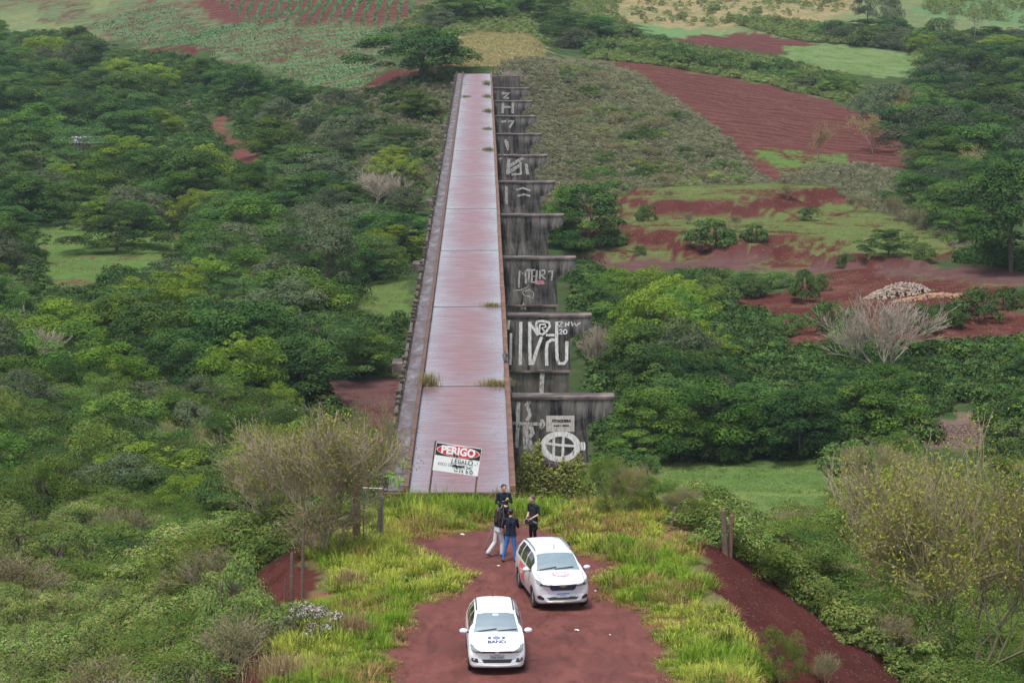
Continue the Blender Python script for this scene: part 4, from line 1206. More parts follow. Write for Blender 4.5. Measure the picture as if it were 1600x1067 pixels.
# ------------------------------------------------------------------ stuff: undergrowth, scrub, grass, crops
def tufts(name, XY, per, size, height, c1, c2, mat, seed, label, cat, aspect=0.4, spread=0.5, up=0.3):
    rng = np.random.default_rng(seed)
    n = len(XY)
    k = np.repeat(np.arange(n), per)
    nl = len(k)
    sc = rng.uniform(0.5, 1.3, n)[k]
    P = np.empty((nl, 3))
    off = rng.normal(0, spread, (nl, 2)) * sc[:, None]
    P[:, :2] = XY[k] + off
    P[:, 2] = zfun(P[:, 0], P[:, 1]) + rng.uniform(0.02, 1, nl) * height * sc * np.exp(-(off ** 2).sum(1) / (2 * spread ** 2 + 1e-6) * 0.5)
    nr_ = unit(rng.normal(size=(nl, 3)) + np.array([0, 0, up]))
    sz = size * rng.uniform(0.6, 1.4, nl)
    V, F = leaf_quads(P, nr_, sz, sz * aspect, rng)
    t_ = np.clip(rng.beta(2, 2, n)[k] * 0.8 + rng.uniform(0, 0.2, nl), 0, 1)[:, None]
    col = (np.array(c1) * (1 - t_) + np.array(c2) * t_) * rng.uniform(0.75, 1.25, (nl, 1))
    o = link(name, mesh_np(name, V, F, np.repeat(col, 4, 0)), mat)
    tag(o, label, cat, kind='stuff')
    return o

def scatter_nodes(proto, smin, smax, seed):
    ng = bpy.data.node_groups.new('scatter', 'GeometryNodeTree')
    ng.interface.new_socket(name='Geometry', in_out='INPUT', socket_type='NodeSocketGeometry')
    ng.interface.new_socket(name='Geometry', in_out='OUTPUT', socket_type='NodeSocketGeometry')
    N, L = ng.nodes, ng.links
    gi, go = N.new('NodeGroupInput'), N.new('NodeGroupOutput')
    oi = N.new('GeometryNodeObjectInfo'); oi.inputs['Object'].default_value = proto; oi.inputs['As Instance'].default_value = True
    ip = N.new('GeometryNodeInstanceOnPoints')
    rv = N.new('FunctionNodeRandomValue'); rv.data_type = 'FLOAT_VECTOR'
    rv.inputs['Min'].default_value = (-0.12, -0.12, 0); rv.inputs['Max'].default_value = (0.12, 0.12, 6.283); rv.inputs['Seed'].default_value = seed
    rs = N.new('FunctionNodeRandomValue'); rs.data_type = 'FLOAT'
    rs.inputs[2].default_value = smin; rs.inputs[3].default_value = smax; rs.inputs['Seed'].default_value = seed + 1
    L.new(gi.outputs[0], ip.inputs['Points']); L.new(oi.outputs['Geometry'], ip.inputs['Instance'])
    L.new(rv.outputs[0], ip.inputs['Rotation']); L.new(rs.outputs[1], ip.inputs['Scale'])
    L.new(ip.outputs[0], go.inputs[0])
    return ng
def scatter_stuff(name, XY, crown, mat, smin, smax, seed, label, cat, sink=0.08):
    V, F, C = crown
    pm = mesh_np(name + '_plant', V, F, C); pm.materials.append(mat)
    po = bpy.data.objects.new(name + '_plant', pm)
    Z = zfun(XY[:, 0], XY[:, 1]) - sink
    me = bpy.data.meshes.new(name); me.vertices.add(len(XY)); me.vertices.foreach_set('co', np.stack([XY[:, 0], XY[:, 1], Z], 1).astype(np.float32).ravel()); me.update()
    o = link(name, me); md = o.modifiers.new('scatter', 'NODES'); md.node_group = scatter_nodes(po, smin, smax, seed)
    return tag(o, label, cat, kind='stuff')

def scatter_px(poly, n, seed, power=3.0, z=None):
    """points spread evenly over the land inside a photograph area"""
    W = gpoly(poly); rng = np.random.default_rng(seed)
    lo, hi = W.min(0), W.max(0)
    out = np.empty((0, 2))
    tries = 0
    while len(out) < n and tries < 60:
        c = rng.uniform(lo, hi, (n * 2, 2)); tries += 1
        out = np.vstack([out, c[inpoly(c[:, 0], c[:, 1], W)]])
    return out[:n]

WOODL = [(-80,60),(130,50),(215,90),(330,96),(430,130),(560,150),(690,130),(650,330),(618,600),(600,700),(595,770),(470,860),(430,920),(400,1240),(-200,1240)]
WOODR = [(880,330),(960,400),(880,410),(1120,470),(1180,560),(1300,590),(1480,600),(1640,590),(1640,700),(1320,712),(1000,715),(970,800),(940,640),(900,480)]
SLOPER = [(950,800),(1060,805),(1120,865),(1200,900),(1440,1090),(1440,1240),(1700,1240),(1700,760),(1300,770),(1150,815)]
def off_open(xy, names, extra=()):
    ok = np.ones(len(xy), bool)
    for n, pw, *_ in REGW:
        if n in names: ok &= ~inpoly(xy[:, 0], xy[:, 1], pw)
    ok &= ~((xy[:, 0] > -6.0) & (xy[:, 0] < 7.5) & (xy[:, 1] < 103.5))
    ok &= ~((xy[:, 0] > 7.2) & (xy[:, 0] < 14.2) & (xy[:, 1] < 95) & (xy[:, 0] - 7.2 < 7 * (96 - xy[:, 1]) / 14 + 0.8))
    ok &= ~((xy[:, 0] < -5.6) & (xy[:, 0] > -8.8) & (xy[:, 1] < 95))
    return xy[ok]
OPEN = ('meadow', 'river_soil', 'small_meadow', 'clearing', 'path', 'soil_bank', 'valley_track', 'terraces', 'brown_field', 'track_right', 'rubble_ground', 'crop', 'soil_tree')
u = off_open(np.vstack([scatter_px(SLOPER, 3600, 3), scatter_px([(-80,760),(560,780),(430,900),(400,1240),(-80,1240)], 3200, 4)]), OPEN)
scatter_stuff('bank_weeds', u, crown_np(704, 0.75, 0.9, 0.0, 26, 0.22, 1500, 0.085, (0.055, 0.095, 0.025), (0.16, 0.205, 0.055), aspect=0.4, accent=(0.2, 0.14, 0.08), acc=0.08), M_LEAF, 0.5, 1.6, 25, 'fine leafy weeds covering the near embankment slopes', 'weeds')
u = off_open(np.vstack([scatter_px(WOODL, 9000, 1), scatter_px(WOODR, 3400, 2)]), OPEN)
u = np.vstack([u, scatter_px([(1225,572),(1330,560),(1480,556),(1620,542),(1620,606),(1300,606)], 500, 81), scatter_px([(1500,400),(1620,395),(1620,432),(1500,415)], 150, 82), scatter_px([(1130,470),(1200,500),(1230,590),(1150,565)], 120, 83)])
u = u[u[:, 1] > 135]
scatter_stuff('undergrowth', u, crown_np(701, 0.85, 0.9, 0.0, 16, 0.30, 420, 0.19, (0.02, 0.045, 0.016), (0.085, 0.135, 0.036), aspect=0.45), M_LEAF, 0.5, 1.7, 5, 'low leafy undergrowth covering the ground between trees', 'undergrowth')
MOUND = [(840,100),(930,100),(1010,140),(1110,205),(1212,290),(1200,306),(1000,312),(900,322),(860,330),(790,300),(772,130)]
LB = [(700,120),(640,122),(560,145),(470,160),(430,200),(520,300),(640,330),(690,200)]
u = off_open(np.vstack([scatter_px(MOUND, 7500, 6), scatter_px(LB, 3000, 7), scatter_px([(1160,260),(1330,255),(1480,300),(1540,400),(1480,400),(1290,300)], 1200, 11)]), OPEN)
scatter_stuff('scrub_cover', u, crown_np(702, 0.7, 0.95, 0.0, 14, 0.24, 300, 0.20, (0.085, 0.10, 0.05), (0.24, 0.215, 0.14), aspect=0.24), M_TWIG, 0.4, 1.5, 8, 'dull green and brown scrub covering the mound', 'scrub')
HB = [(930,62),(1050,76),(1200,95),(1330,130),(1330,165),(1200,136),(1000,102),(925,94)]
u = off_open(np.vstack([scatter_px(HB, 2600, 9), scatter_px([(1130,30),(1270,40),(1460,62),(1640,60),(1640,140),(1440,115),(1430,82),(1270,66)], 5000, 10), scatter_px([(600,40),(700,10),(960,-20),(980,60),(860,70),(720,55)], 1500, 12), scatter_px([(900,-30),(1340,-30),(1320,20),(1160,38),(1000,34)], 700, 13), scatter_px([(1440,-30),(1640,-30),(1640,40),(1440,22)], 500, 14)]), OPEN)
scatter_stuff('rough_grass', u, crown_np(703, 0.9, 1.0, 0.0, 14, 0.3, 260, 0.32, (0.075, 0.115, 0.035), (0.18, 0.21, 0.075), aspect=0.2), M_LEAF, 0.5, 1.6, 12, 'tall rough grass and weeds between the far fields', 'grass')
u = scatter_px([(690,113),(722,60),(738,28),(832,28),(847,70),(857,113)], 5000, 13)
u = u[~((u[:, 0] > -4) & (u[:, 0] < 1.4) & (u[:, 1] < DECK_Y1 + 2))]
tufts('dry_grass', u, 11, 0.38, 0.6, (0.33, 0.27, 0.14), (0.23, 0.245, 0.085), M_TWIG, 14, 'straw yellow grass on the ridge beyond the viaduct', 'grass', aspect=0.12, spread=0.35, up=-0.2)

u = np.vstack([scatter_px(KEEP['meadow'], 2500, 41), scatter_px(KEEP['clearing'], 2200, 42), scatter_px(KEEP['terraces'], 4000, 43), scatter_px(KEEP['small_meadow'], 500, 44), scatter_px(KEEP['far_pasture'], 1500, 45), scatter_px(KEEP['soil_bank'], 1600, 46), scatter_px(KEEP['brown_field'], 500, 47), scatter_px(KEEP['tan_hill'], 2500, 48)])
tufts('pasture_tufts', u, 4, 0.16, 0.28, (0.07, 0.11, 0.03), (0.15, 0.175, 0.06), M_LEAF, 50, 'short grass tufts dotted over the pastures and banks', 'grass', aspect=0.25, spread=0.3, up=0.2)
# crop rows on the upper left fields
rng = np.random.default_rng(15)
def crop_points(poly, dirv, gap, step, jit, seed, density=1.0):
    W = gpoly(poly); c0 = W.mean(0); d = np.array(dirv) / np.linalg.norm(dirv); nrm = np.array([-d[1], d[0]])
    ext = np.abs((W - c0)).max() * 1.6
    a = np.arange(-ext, ext, step); b = np.arange(-ext, ext, gap)
    A, B = np.meshgrid(a, b)
    P = c0 + A.reshape(-1, 1) * d + (B.reshape(-1, 1) + 2.0 * np.sin(A.reshape(-1, 1) / 60)) * nrm
    P = P + np.random.default_rng(seed).normal(0, jit, P.shape)
    P = P[inpoly(P[:, 0], P[:, 1], W)]
    g = fbm(P[:, 0] * 0.03, P[:, 1] * 0.045, seed)
    return P[(g > 0.5 - 0.5 * density + 0.08) | (np.random.default_rng(seed).random(len(P)) < 0.12)]
rowpts = crop_points([(340,0),(370,-50),(680,-50),(640,44),(560,42),(430,38)], (-0.02, 1), 2.3, 0.8, 0.10, 16, 2.0)
fieldpts = crop_points([(130,42),(250,5),(420,38),(560,42),(640,44),(600,62),(585,130),(505,145),(430,112),(330,85),(230,72)], (1, 0.35), 1.3, 0.9, 0.16, 17, 1.0)
fieldpts = fieldpts[~inpoly(fieldpts[:, 0], fieldpts[:, 1], REGW[4][1])]
tufts('crop_plants', np.vstack([rowpts, rowpts + 0.25, fieldpts])[:55000], 3, 0.52, 0.5, (0.10, 0.21, 0.08), (0.16, 0.28, 0.12), M_LEAF, 18, 'rows of young green crop on the red field at upper left', 'crop', aspect=0.35, spread=0.2, up=0.4)

# ---- verge grass on the embankment
def blades(name, XY, h, w, cols, seed, label, cat, lean=0.35, kind='stuff', mat=None, zoff=0.0, z=None):
    rng = np.random.default_rng(seed)
    n = len(XY)
    ang = rng.uniform(0, 2 * np.pi, n); ln = np.abs(rng.normal(0, lean, n)) * h
    b = np.empty((n, 3)); b[:, :2] = XY; b[:, 2] = (zfun(XY[:, 0], XY[:, 1]) if z is None else z) + zoff
    sd_ = np.stack([np.cos(ang + 1.57), np.sin(ang + 1.57), 0 * ang], 1) * (w / 2)[:, None]
    dr = np.stack([np.cos(ang), np.sin(ang), 0 * ang], 1)
    mid = b + dr * (ln * 0.35)[:, None]; mid[:, 2] += h * 0.6
    tip = b + dr * ln[:, None]; tip[:, 2] += h * np.clip(1 - (ln / h) ** 2 * 0.4, 0.4, 1)
    V = np.stack([b - sd_, b + sd_, mid + sd_ * 0.8, mid - sd_ * 0.8, tip], 1).reshape(-1, 3)
    k = np.arange(n)[:, None] * 5
    F = np.vstack([np.hstack([k, k + 1, k + 2]), np.hstack([k, k + 2, k + 3]), np.hstack([k + 3, k + 2, k + 4])])
    o = link(name, mesh_np(name, V, F, np.repeat(cols, 5, 0)), mat or M_GRASS)
    if label: tag(o, label, cat, kind=kind)
    return o
M_GRASS = leafmat('verge_grass', 0.35, 0.0, 0.0, rough=0.5)
rng = np.random.default_rng(19)
NT = 5600
tx = rng.uniform(-8.4, 9.6, NT); ty = rng.uniform(74, 104.4, NT)
lim_l = -5.7 + (fbm(tx * 0, ty * 0.35, 25) - 0.5) * 3.4; lim_r = 7.3 + (fbm(tx * 0 + 9, ty * 0.45, 26) - 0.5) * 2.6
ok = (tx > lim_l) & (tx < lim_r) & ~road_mask(tx, ty) & ~((tx > -3.7) & (tx < 1.2) & (ty > 102.7))
tx, ty = tx[ok], ty[ok]
edge_ = np.zeros(len(tx), bool)
for ddx, ddy in ((0.45, 0), (-0.45, 0), (0, 1.0), (0, -1.0)): edge_ |= road_mask(tx + ddx, ty + ddy)
big = fbm(tx * 0.45, ty * 0.3, 21); tone = fbm(tx * 0.33, ty * 0.2, 23); dryn = fbm(tx * 0.5, ty * 0.35, 27)
th = (0.16 + 0.75 * np.clip(big - 0.25, 0, 1)) * rng.uniform(0.55, 1.45, len(tx)); th = np.where(edge_, th * 0.45, th); th = np.where((ty > 98.5) & (tx < 1.6), th * 1.25, th)
tr = rng.uniform(0.16, 0.42, len(tx)) * np.where(edge_, 1.3, 1.0)
g1, g2, g3, g4 = np.array((0.155, 0.25, 0.034)), np.array((0.35, 0.385, 0.08)), np.array((0.33, 0.235, 0.10)), np.array((0.06, 0.115, 0.018))
tq = np.clip(sstep(0.36, 0.62, tone) + rng.normal(0, 0.22, len(tx)), 0, 1)[:, None]
tcol = g1 * (1 - tq) + g2 * tq
drk = rng.random(len(tx)) < 0.14; tcol[drk] = g4
dr_ = (rng.random(len(tx)) < np.where(edge_, 0.6, 0.06 + 0.5 * sstep(0.52, 0.72, dryn))); tcol[dr_] = g3 * rng.uniform(0.6, 1.1, (dr_.sum(), 1))
per = 56
k = np.repeat(np.arange(len(tx)), per); n = len(k)
ra = rng.uniform(0, 2 * np.pi, n); rq = np.sqrt(rng.random(n)) * tr[k]
gx_ = tx[k] + rq * np.cos(ra); gy_ = ty[k] + rq * np.sin(ra) * 1.15
hg = th[k] * (1.05 - 0.55 * (rq / tr[k]) ** 2) * rng.uniform(0.6, 1.25, n)
cols = tcol[k] * rng.uniform(0.65, 1.35, (n, 1))
ln = hg * (0.3 + 1.0 * (rq / tr[k])) * rng.uniform(0.5, 1.2, n); an = ra + rng.normal(0, 0.5, n)
hg = np.maximum(hg, 0.05)
bz_ = zfun(gx_, gy_)
wd = rng.uniform(0.012, 0.028, n)
sdv = np.stack([-np.sin(an), np.cos(an), 0 * an], 1) * (wd / 2)[:, None]
drv = np.stack([np.cos(an), np.sin(an), 0 * an], 1)
b0 = np.stack([gx_, gy_, bz_ - 0.02], 1)
mid = b0 + drv * (ln * 0.35)[:, None]; mid[:, 2] += hg * 0.62
tip = b0 + drv * ln[:, None]; tip[:, 2] += hg * np.clip(1 - (ln / hg) ** 2 * 0.35, 0.45, 1)
V = np.stack([b0 - sdv, b0 + sdv, mid + sdv * 0.85, mid - sdv * 0.85, tip], 1).reshape(-1, 3)
kk = np.arange(n)[:, None] * 5
F = np.vstack([np.hstack([kk, kk + 1, kk + 2]), np.hstack([kk, kk + 2, kk + 3]), np.hstack([kk + 3, kk + 2, kk + 4])])
tag(link('verge_grass', mesh_np('verge_grass', V, F, np.repeat(cols, 5, 0)), M_GRASS), 'bright yellow green grass on both verges of the dirt road', 'grass', kind='stuff')

# ---- tufts of dry grass rooted in the deck joints
def tuft_thing(name, x, y, z, rad, h, n, ca, cb, seed, label, cat, group=None, wide=1.0):
    rng = np.random.default_rng(seed)
    XY = rng.normal(0, 1, (n, 2)) * np.array([rad * wide, rad]) * 0.5
    t_ = rng.random((n, 1))
    cols = (np.array(ca) * (1 - t_) + np.array(cb) * t_) * rng.uniform(0.75, 1.2, (n, 1))
    o = blades(name, XY, h * rng.uniform(0.45, 1.1, n), rng.uniform(0.012, 0.03, n), cols, seed, label, cat, 0.5, None, None, 0, np.zeros(n))
    o.location = (x, y, z)
    tag(o, label, cat, group)
    return o
STRAW, STRAWG = (0.33, 0.26, 0.13), (0.2, 0.21, 0.07)
G = 'grass tufts in the deck joints'
for i, (jx, jk, wd, h, n, lab) in enumerate([
    (-2.55, 0, 0.5, 0.75, 260, 'straw coloured grass tuft by the walkway kerb at the nearest deck joint'),
    (0.5, 0, 0.75, 0.38, 420, 'long straw grass strip along the nearest deck joint by the thin kerb'),
    (0.45, 1, 0.55, 0.28, 240, 'dry grass tuft at the second nearest deck joint'),
    (0.45, 5, 0.65, 0.4, 220, 'green grass tuft at the sixth deck joint from the road'),
    (0.4, 6, 0.8, 0.3, 200, 'flat grass tuft at the seventh deck joint from the road'),
    (0.5, 7, 0.7, 0.5, 220, 'green grass tuft at the eighth deck joint from the road'),
    (0.45, 8, 0.7, 0.5, 200, 'green grass tuft at the ninth deck joint beside the thin kerb'),
    (-2.1, 8, 0.7, 0.35, 160, 'grass tuft at the ninth deck joint beside the walkway kerb'),
    (0.4, 9, 0.6, 0.7, 200, 'green grass tuft at the tenth deck joint from the road')]):
    far_ = jk > 3
    tuft_thing('grass_tuft', jx, JOINTS[jk] + 0.05, 0.0, 0.3 if not far_ else 0.5, h, n, STRAW if not far_ else STRAWG, STRAWG if not far_ else (0.11, 0.14, 0.05), 300 + i, lab, 'grass tuft', G, wd / 0.3 if not far_ else 1.2)
for i, (px_, py_, rad, h, n, ca, cb, lab) in enumerate([
    (655, 778, 0.75, 0.75, 700, STRAW, (0.4, 0.32, 0.16), 'dry straw grass clump at the left foot of the danger sign'),
    (785, 778, 0.5, 0.8, 420, STRAW, STRAWG, 'straw grass clump behind the man with the microphone'),
    (548, 990, 0.55, 0.75, 600, (0.27, 0.18, 0.11), STRAW, 'dead brown grass clump on the left verge beside the white-flowering bush'),
    (545, 915, 0.45, 0.6, 420, (0.27, 0.18, 0.11), STRAW, 'brown dry grass clump higher up the left verge'),
    (440, 1055, 0.9, 0.7, 600, STRAW, (0.28, 0.22, 0.13), 'pale dry grass patch at the bottom left of the verge'),
    (1010, 880, 0.5, 0.35, 260, STRAW, STRAWG, 'straw grass patch on the right verge beside the silver car')]):
    P = on_z(px_, py_, -0.15)
    tuft_thing('dry_grass_clump', P[0], P[1], zat(P[0], P[1]), rad, h, n, ca, cb, 340 + i, lab, 'grass clump', 'dry grass clumps on the verges')

# ---- white-flowering bush and small plants
P = on_z(478, 1012, -0.6)
V, F, C = crown_np(401, 0.95, 0.95, 0.0, 30, 0.22, 4200, 0.07, (0.07, 0.09, 0.04), (0.12, 0.13, 0.07), accent=(0.55, 0.5, 0.44), acc=0.5)
fb = empty('flowering_bush', (P[0], P[1], zat(P[0], P[1])))
tag(fb, 'low bush covered in white flowers on the left verge', 'bush')
cm = mesh_np('crown', V, F, C); link('crown', cm, M_LEAF, fb)
bv, bf, _ = branch_np(402, 0.9, 0.03, 2, 3, 0.8, 0.22, 0.65, 3)
bm_ = mesh_np('stems', bv * fit(bv, 0.7, 0.8), bf); link('stems', bm_, M_BARK, fb)
P = on_z(430, 1035, -1.0)
fb2 = empty('flowering_bush', (P[0], P[1], zat(P[0], P[1]))); fb2.scale = (0.55, 0.55, 0.75)
tag(fb2, 'smaller white-flowering bush left of the larger one', 'bush')
link('crown', cm, None, fb2); link('stems', bm_, None, fb2)
# seedlings growing on the walkway
for i, (wx_, wy_, h, lab) in enumerate([(-3.12, 106.3, 0.42, 'bright green seedling on the walkway nearest the sign'), (-3.55, 104.6, 0.3, 'small green seedling at the parapet foot'), (-3.2, 103.9, 0.25, 'tiny seedling at the near end of the walkway')]):
    rg = np.random.default_rng(500 + i)
    e = empty('seedling', (wx_, wy_, 0.06)); tag(e, lab, 'seedling', 'seedlings on the walkway')
    mb = MB(); mb.tube((0, 0, 0), (0.02, 0, h), 0.012, 0.006); mb.build('stem', M_BARK, e)
    Pn = rg.normal(0, 0.13, (40, 3)) + np.array([0, 0, h])
    V, F = leaf_quads(Pn, unit(rg.normal(size=(40, 3)) + np.array([0, -0.6, 1])), 0.15, 0.08, rg)
    link('leaves', mesh_np('leaves', V, F, np.tile([(0.16, 0.32, 0.05)], (160, 1))), M_LEAFB, e)

# ---- creeper hanging over the lower part of the first pier
rng = np.random.default_rng(600)
n = 7500
cxp = rng.uniform(1.25, 5.1, n); czp = -3.5 - 3.0 * rng.random(n) ** 0.9 + (fbm(cxp * 1.6, cxp * 0, 601) - 0.4) * 2.6
Yp = JOINTS[0] - 0.78 - np.abs(rng.normal(0, 0.14, n))
V, F = leaf_quads(np.stack([cxp, Yp, czp], 1), unit(rng.normal(size=(n, 3)) * 0.6 + np.array([0, -0.7, 0.8])), 0.16 * rng.uniform(0.6, 1.4, n), 0.06, rng)
t_ = rng.random((n, 1)); col = np.array((0.13, 0.19, 0.04)) * (1 - t_) + np.array((0.30, 0.33, 0.10)) * t_
br = rng.random(n) < 0.2; col[br] = (0.16, 0.10, 0.06)
cr = empty('creeper', (3, JOINTS[0] - 0.85, -6)); tag(cr, 'green and brown creeper hanging over the lower part of the first pier', 'creeper')
me = mesh_np('leaves', V - np.array([3, JOINTS[0] - 0.85, -6]), F, np.repeat(col, 4, 0)); link('leaves', me, M_LEAFB, cr)
mb = MB(); rg = random.Random(9)
for k in range(26):
    x = rg.uniform(1.4, 4.8); z0 = rg.uniform(-3.2, -3.8); p = Vector((x - 3, 0.04, z0 + 6))
    for s in range(5):
        q_ = p + Vector((rg.gauss(0, 0.15), rg.gauss(0, 0.02), -0.45)); mb.tube(p, q_, 0.014, 0.012, 4); p = q_
mb.build('stems', M_BARKD, cr)
# ------------------------------------------------------------------ danger sign
def flat_text(body, size, mat, parent, x, z, y, bold=0.0, sx=1.0, rot=0.0, name='lettering', align='CENTER'):
    v, f = text_mesh(body, size, bold, sx, align)
    c, s = math.cos(rot), math.sin(rot)
    me = bpy.data.meshes.new(name)
    me.from_pydata([(a * c - b * s, 0, a * s + b * c) for a, b in v], [], f)
    o = link(name, me, mat, parent); o.location = (x, y, z)
    return o
M_SWHITE = plain('sign_white', (0.80, 0.81, 0.82), 0.4, var=0.06)
M_SBLACK = plain('sign_black', (0.02, 0.021, 0.024), 0.45)
M_SRED = plain('sign_red', (0.62, 0.035, 0.04), 0.4, var=0.08)
M_SGREY = plain('sign_grey_print', (0.16, 0.16, 0.18), 0.6)
M_POSTW = plain('weathered_post', (0.10, 0.07, 0.05), 0.9, var=0.35, scale=4, bump=0.4)
SY = 102.45
def sp(a, b):                        # from the enlarged view of the sign
    P = on_y(665 + a * 100 / 1016, 680 + b * 105 / 1067, SY); return (P[0], P[2])
TL, TR, BL, BR = sp(170, 108), sp(888, 212), sp(115, 548), sp(830, 652)
ex_ = Vector((TR[0] - TL[0], TR[1] - TL[1])); ew = ex_.length; roll = math.atan2(ex_.y, ex_.x)
ey_ = Vector((TL[0] - BL[0], TL[1] - BL[1])); eh = ey_.length
shear = 0.0
cxs, czs = (TL[0] + BR[0]) / 2, (TL[1] + BR[1]) / 2
sg = empty('danger_sign', (cxs, SY, zat(cxs, SY)))
tag(sg, 'leaning danger sign on two posts with red oval and black scrawl', 'sign')
bz = czs - sg.location.z
u_ = ex_.normalized(); v_ = Vector((-u_.y, u_.x))
def SL(a, b):                        # board coordinates (-.5 .. .5) to local x, z
    q_ = u_ * (a * ew) + v_ * (b * eh); return (q_.x, bz + q_.y)
def quad(a0, b0, a1, b1): return [SL(a0, b0), SL(a1, b0), SL(a1, b1), SL(a0, b1)]
def flatpoly(poly, y, mat, name, parent, th=0.004):
    mb = MB(); mb.prism(poly[::-1], y, y + th); return mb.build(name, mat, parent)
bd = flatpoly(quad(-.5, -.5, .5, .5), -0.012, M_SWHITE, 'board', sg, 0.024)
flatpoly(quad(-.492, .06, .492, .488), -0.017, M_SBLACK, 'black_panel', bd, 0.004)
def oval(cx, cz, rx, rz, n=36): return [SL(cx + rx * math.cos(2 * math.pi * i / n), cz + rz * math.sin(2 * math.pi * i / n)) for i in range(n)]
flatpoly(oval(0.0, .275, .475, .205), -0.021, M_SWHITE, 'oval_border', bd, 0.003)
flatpoly(oval(0.0, .275, .460, .190), -0.025, M_SRED, 'red_oval', bd, 0.003)
a_ = SL(0.0, .275); flat_text('PERIGO', 0.40, M_SWHITE, bd, a_[0], a_[1] - 0.0, -0.029, 0.018, 0.93, roll)
a_ = SL(-.25, -.235); flat_text('RISCO DE', 0.155, M_SGREY, bd, a_[0], a_[1], -0.02, 0.0, 0.78, roll)
mb = MB()
def sc_(w, pts):
    v0 = len(mb.v); ribbon(mb, [SL(a, b) for a, b in pts], w)
    mb.v[v0:] = [(a, -0.033 - 0.00002 * v0, c) for a, b, c in mb.v[v0:]]
W_ = 0.028
sc_(W_, [(-.10,.0),(-.115,-.17),(-.05,-.155)]); sc_(W_, [(.0,.02),(-.03,.01),(-.04,-.13),(.0,-.14)]); sc_(W_, [(-.035,-.06),(.0,-.06)])
sc_(W_, [(.08,.01),(.04,0),(.03,-.1),(.06,-.14),(.09,-.12),(.09,-.07),(.065,-.07)]); sc_(W_, [(.11,-.14),(.13,.02),(.165,-.13)]); sc_(W_, [(.12,-.07),(.16,-.07)])
sc_(W_, [(.195,.02),(.19,-.13),(.25,-.12)]); sc_(W_, [SLp for SLp in [(.30 + .045 * math.cos(t * .5236), -.05 + .09 * math.sin(t * .5236)) for t in range(13)]])
sc_(0.06, [(-.09,-.25),(.18,-.22)]); sc_(0.05, [(-.06,-.215),(.12,-.265)]); sc_(0.05, [(-.02,-.18),(.03,-.33)]); sc_(0.03, [(.17,-.18),(.18,-.27)])
sc_(W_, [(-.02,-.36),(-.02,-.43),(.05,-.41)]); sc_(W_, [(.1,-.34),(.09,-.45)]); sc_(0.045, [(.15,-.35),(.15,-.44)]); sc_(W_, [(.23,-.33),(.235,-.44),(.27,-.42),(.265,-.37),(.24,-.37)])
sc_(W_, [(.345 + .03 * math.cos(t * .785), -.39 + .055 * math.sin(t * .785)) for t in range(9)])
sc_(0.022, [(.21,-.2),(.35,-.3)]); sc_(0.022, [(.36,-.19),(.22,-.3)]); sc_(0.03, [(.40,-.09),(.42,-.11)]); sc_(0.03, [(.44,-.03),(.46,-.05)]); sc_(0.03, [(.43,.12),(.46,.09)])
sc_(0.04, [(-.06,.2),(-.08,.08)]); sc_(0.04, [(-.02,.18),(-.01,.07)]); sc_(0.035, [(-.07,.14),(-.01,.13)])
o = mb.build('black_scrawl', M_BLACK, bd); o['label'] = 'black spray scrawl over the sign text'
def tilted_post(p, q, w, name, mat, parent, y):
    mb = MB(); d = Vector((q[0] - p[0], q[1] - p[1])).normalized(); n_ = Vector((-d.y, d.x)) * w / 2
    mb.prism([(p[0] + n_.x, p[1] + n_.y), (p[0] - n_.x, p[1] - n_.y), (q[0] - n_.x, q[1] - n_.y), (q[0] + n_.x, q[1] + n_.y)], y, y + w)
    return mb.build(name, mat, parent)
def loc_sp(a, b): P = sp(a, b); return (P[0] - sg.location.x, P[1] - sg.location.z)
tilted_post(loc_sp(40, 1075), loc_sp(160, 92), 0.075, 'post', M_POSTW, sg, 0.013)
tilted_post(loc_sp(770, 1060), loc_sp(866, 220), 0.06, 'post', M_POSTW, sg, 0.013)

# ------------------------------------------------------------------ gate and fence posts
M_REDPOST = plain('red_stained_post', (0.15, 0.075, 0.05), 0.9, var=0.35, scale=5, bump=0.4)
M_WIRE = plain('wire', (0.16, 0.19, 0.18), 0.5, metal=0.6)
def fence_post(px0, py0, px1, py1, w, label, mat, z=-0.3, taper=0.85, group=None, cat='fence post', name='fence_post'):
    """a split timber post from its foot to its top"""
    P = ground(px0, py0, zfun)
    Q = on_y(px1, py1, P[1])
    r = w / 2; rg = random.Random(px0)
    mb = MB(); h = Q[2] - P[2]; dx = Q[0] - P[0]
    n = 7; prev = None; v = []; f = []
    lv = [-0.3, 0.0, 0.35, 0.7, 0.97, 1.0]
    for li, t in enumerate(lv):
        rr = r * (1.05 - (1 - taper) * t) * (0.8 if t == 1.0 else 1)
        for k in range(n):
            an = 2 * math.pi * k / n
            jr = rr * (1 + 0.12 * math.sin(3 * k + px0) + rg.uniform(-0.05, 0.05))
            v.append((dx * t + jr * math.cos(an), jr * math.sin(an), h * t))
    for li in range(len(lv) - 1):
        for k in range(n):
            f.append((li * n + k, li * n + (k + 1) % n, (li + 1) * n + (k + 1) % n, (li + 1) * n + k))
    f.append(tuple(range((len(lv) - 1) * n, len(lv) * n)))
    mb.add(v, f)
    e = empty(name, (P[0], P[1], P[2]))
    tag(e, label, cat, group)
    mb.build('shaft', mat, e)
    mw = MB()
    for t in (0.55, 0.8):
        mw.add([(dx * t + r * 1.15 * math.cos(2 * math.pi * k / 8), r * 1.15 * math.sin(2 * math.pi * k / 8), h * t + s) for s in (-0.008, 0.008) for k in range(8)],
               [(k, (k + 1) % 8, 8 + (k + 1) % 8, 8 + k) for k in range(8)])
    mw.build('wire_wrap', M_WIRE, e)
    return e
fence_post(557, 846, 557, 756, 0.30, 'thick red-stained timber gatepost left of the viaduct start', M_REDPOST)
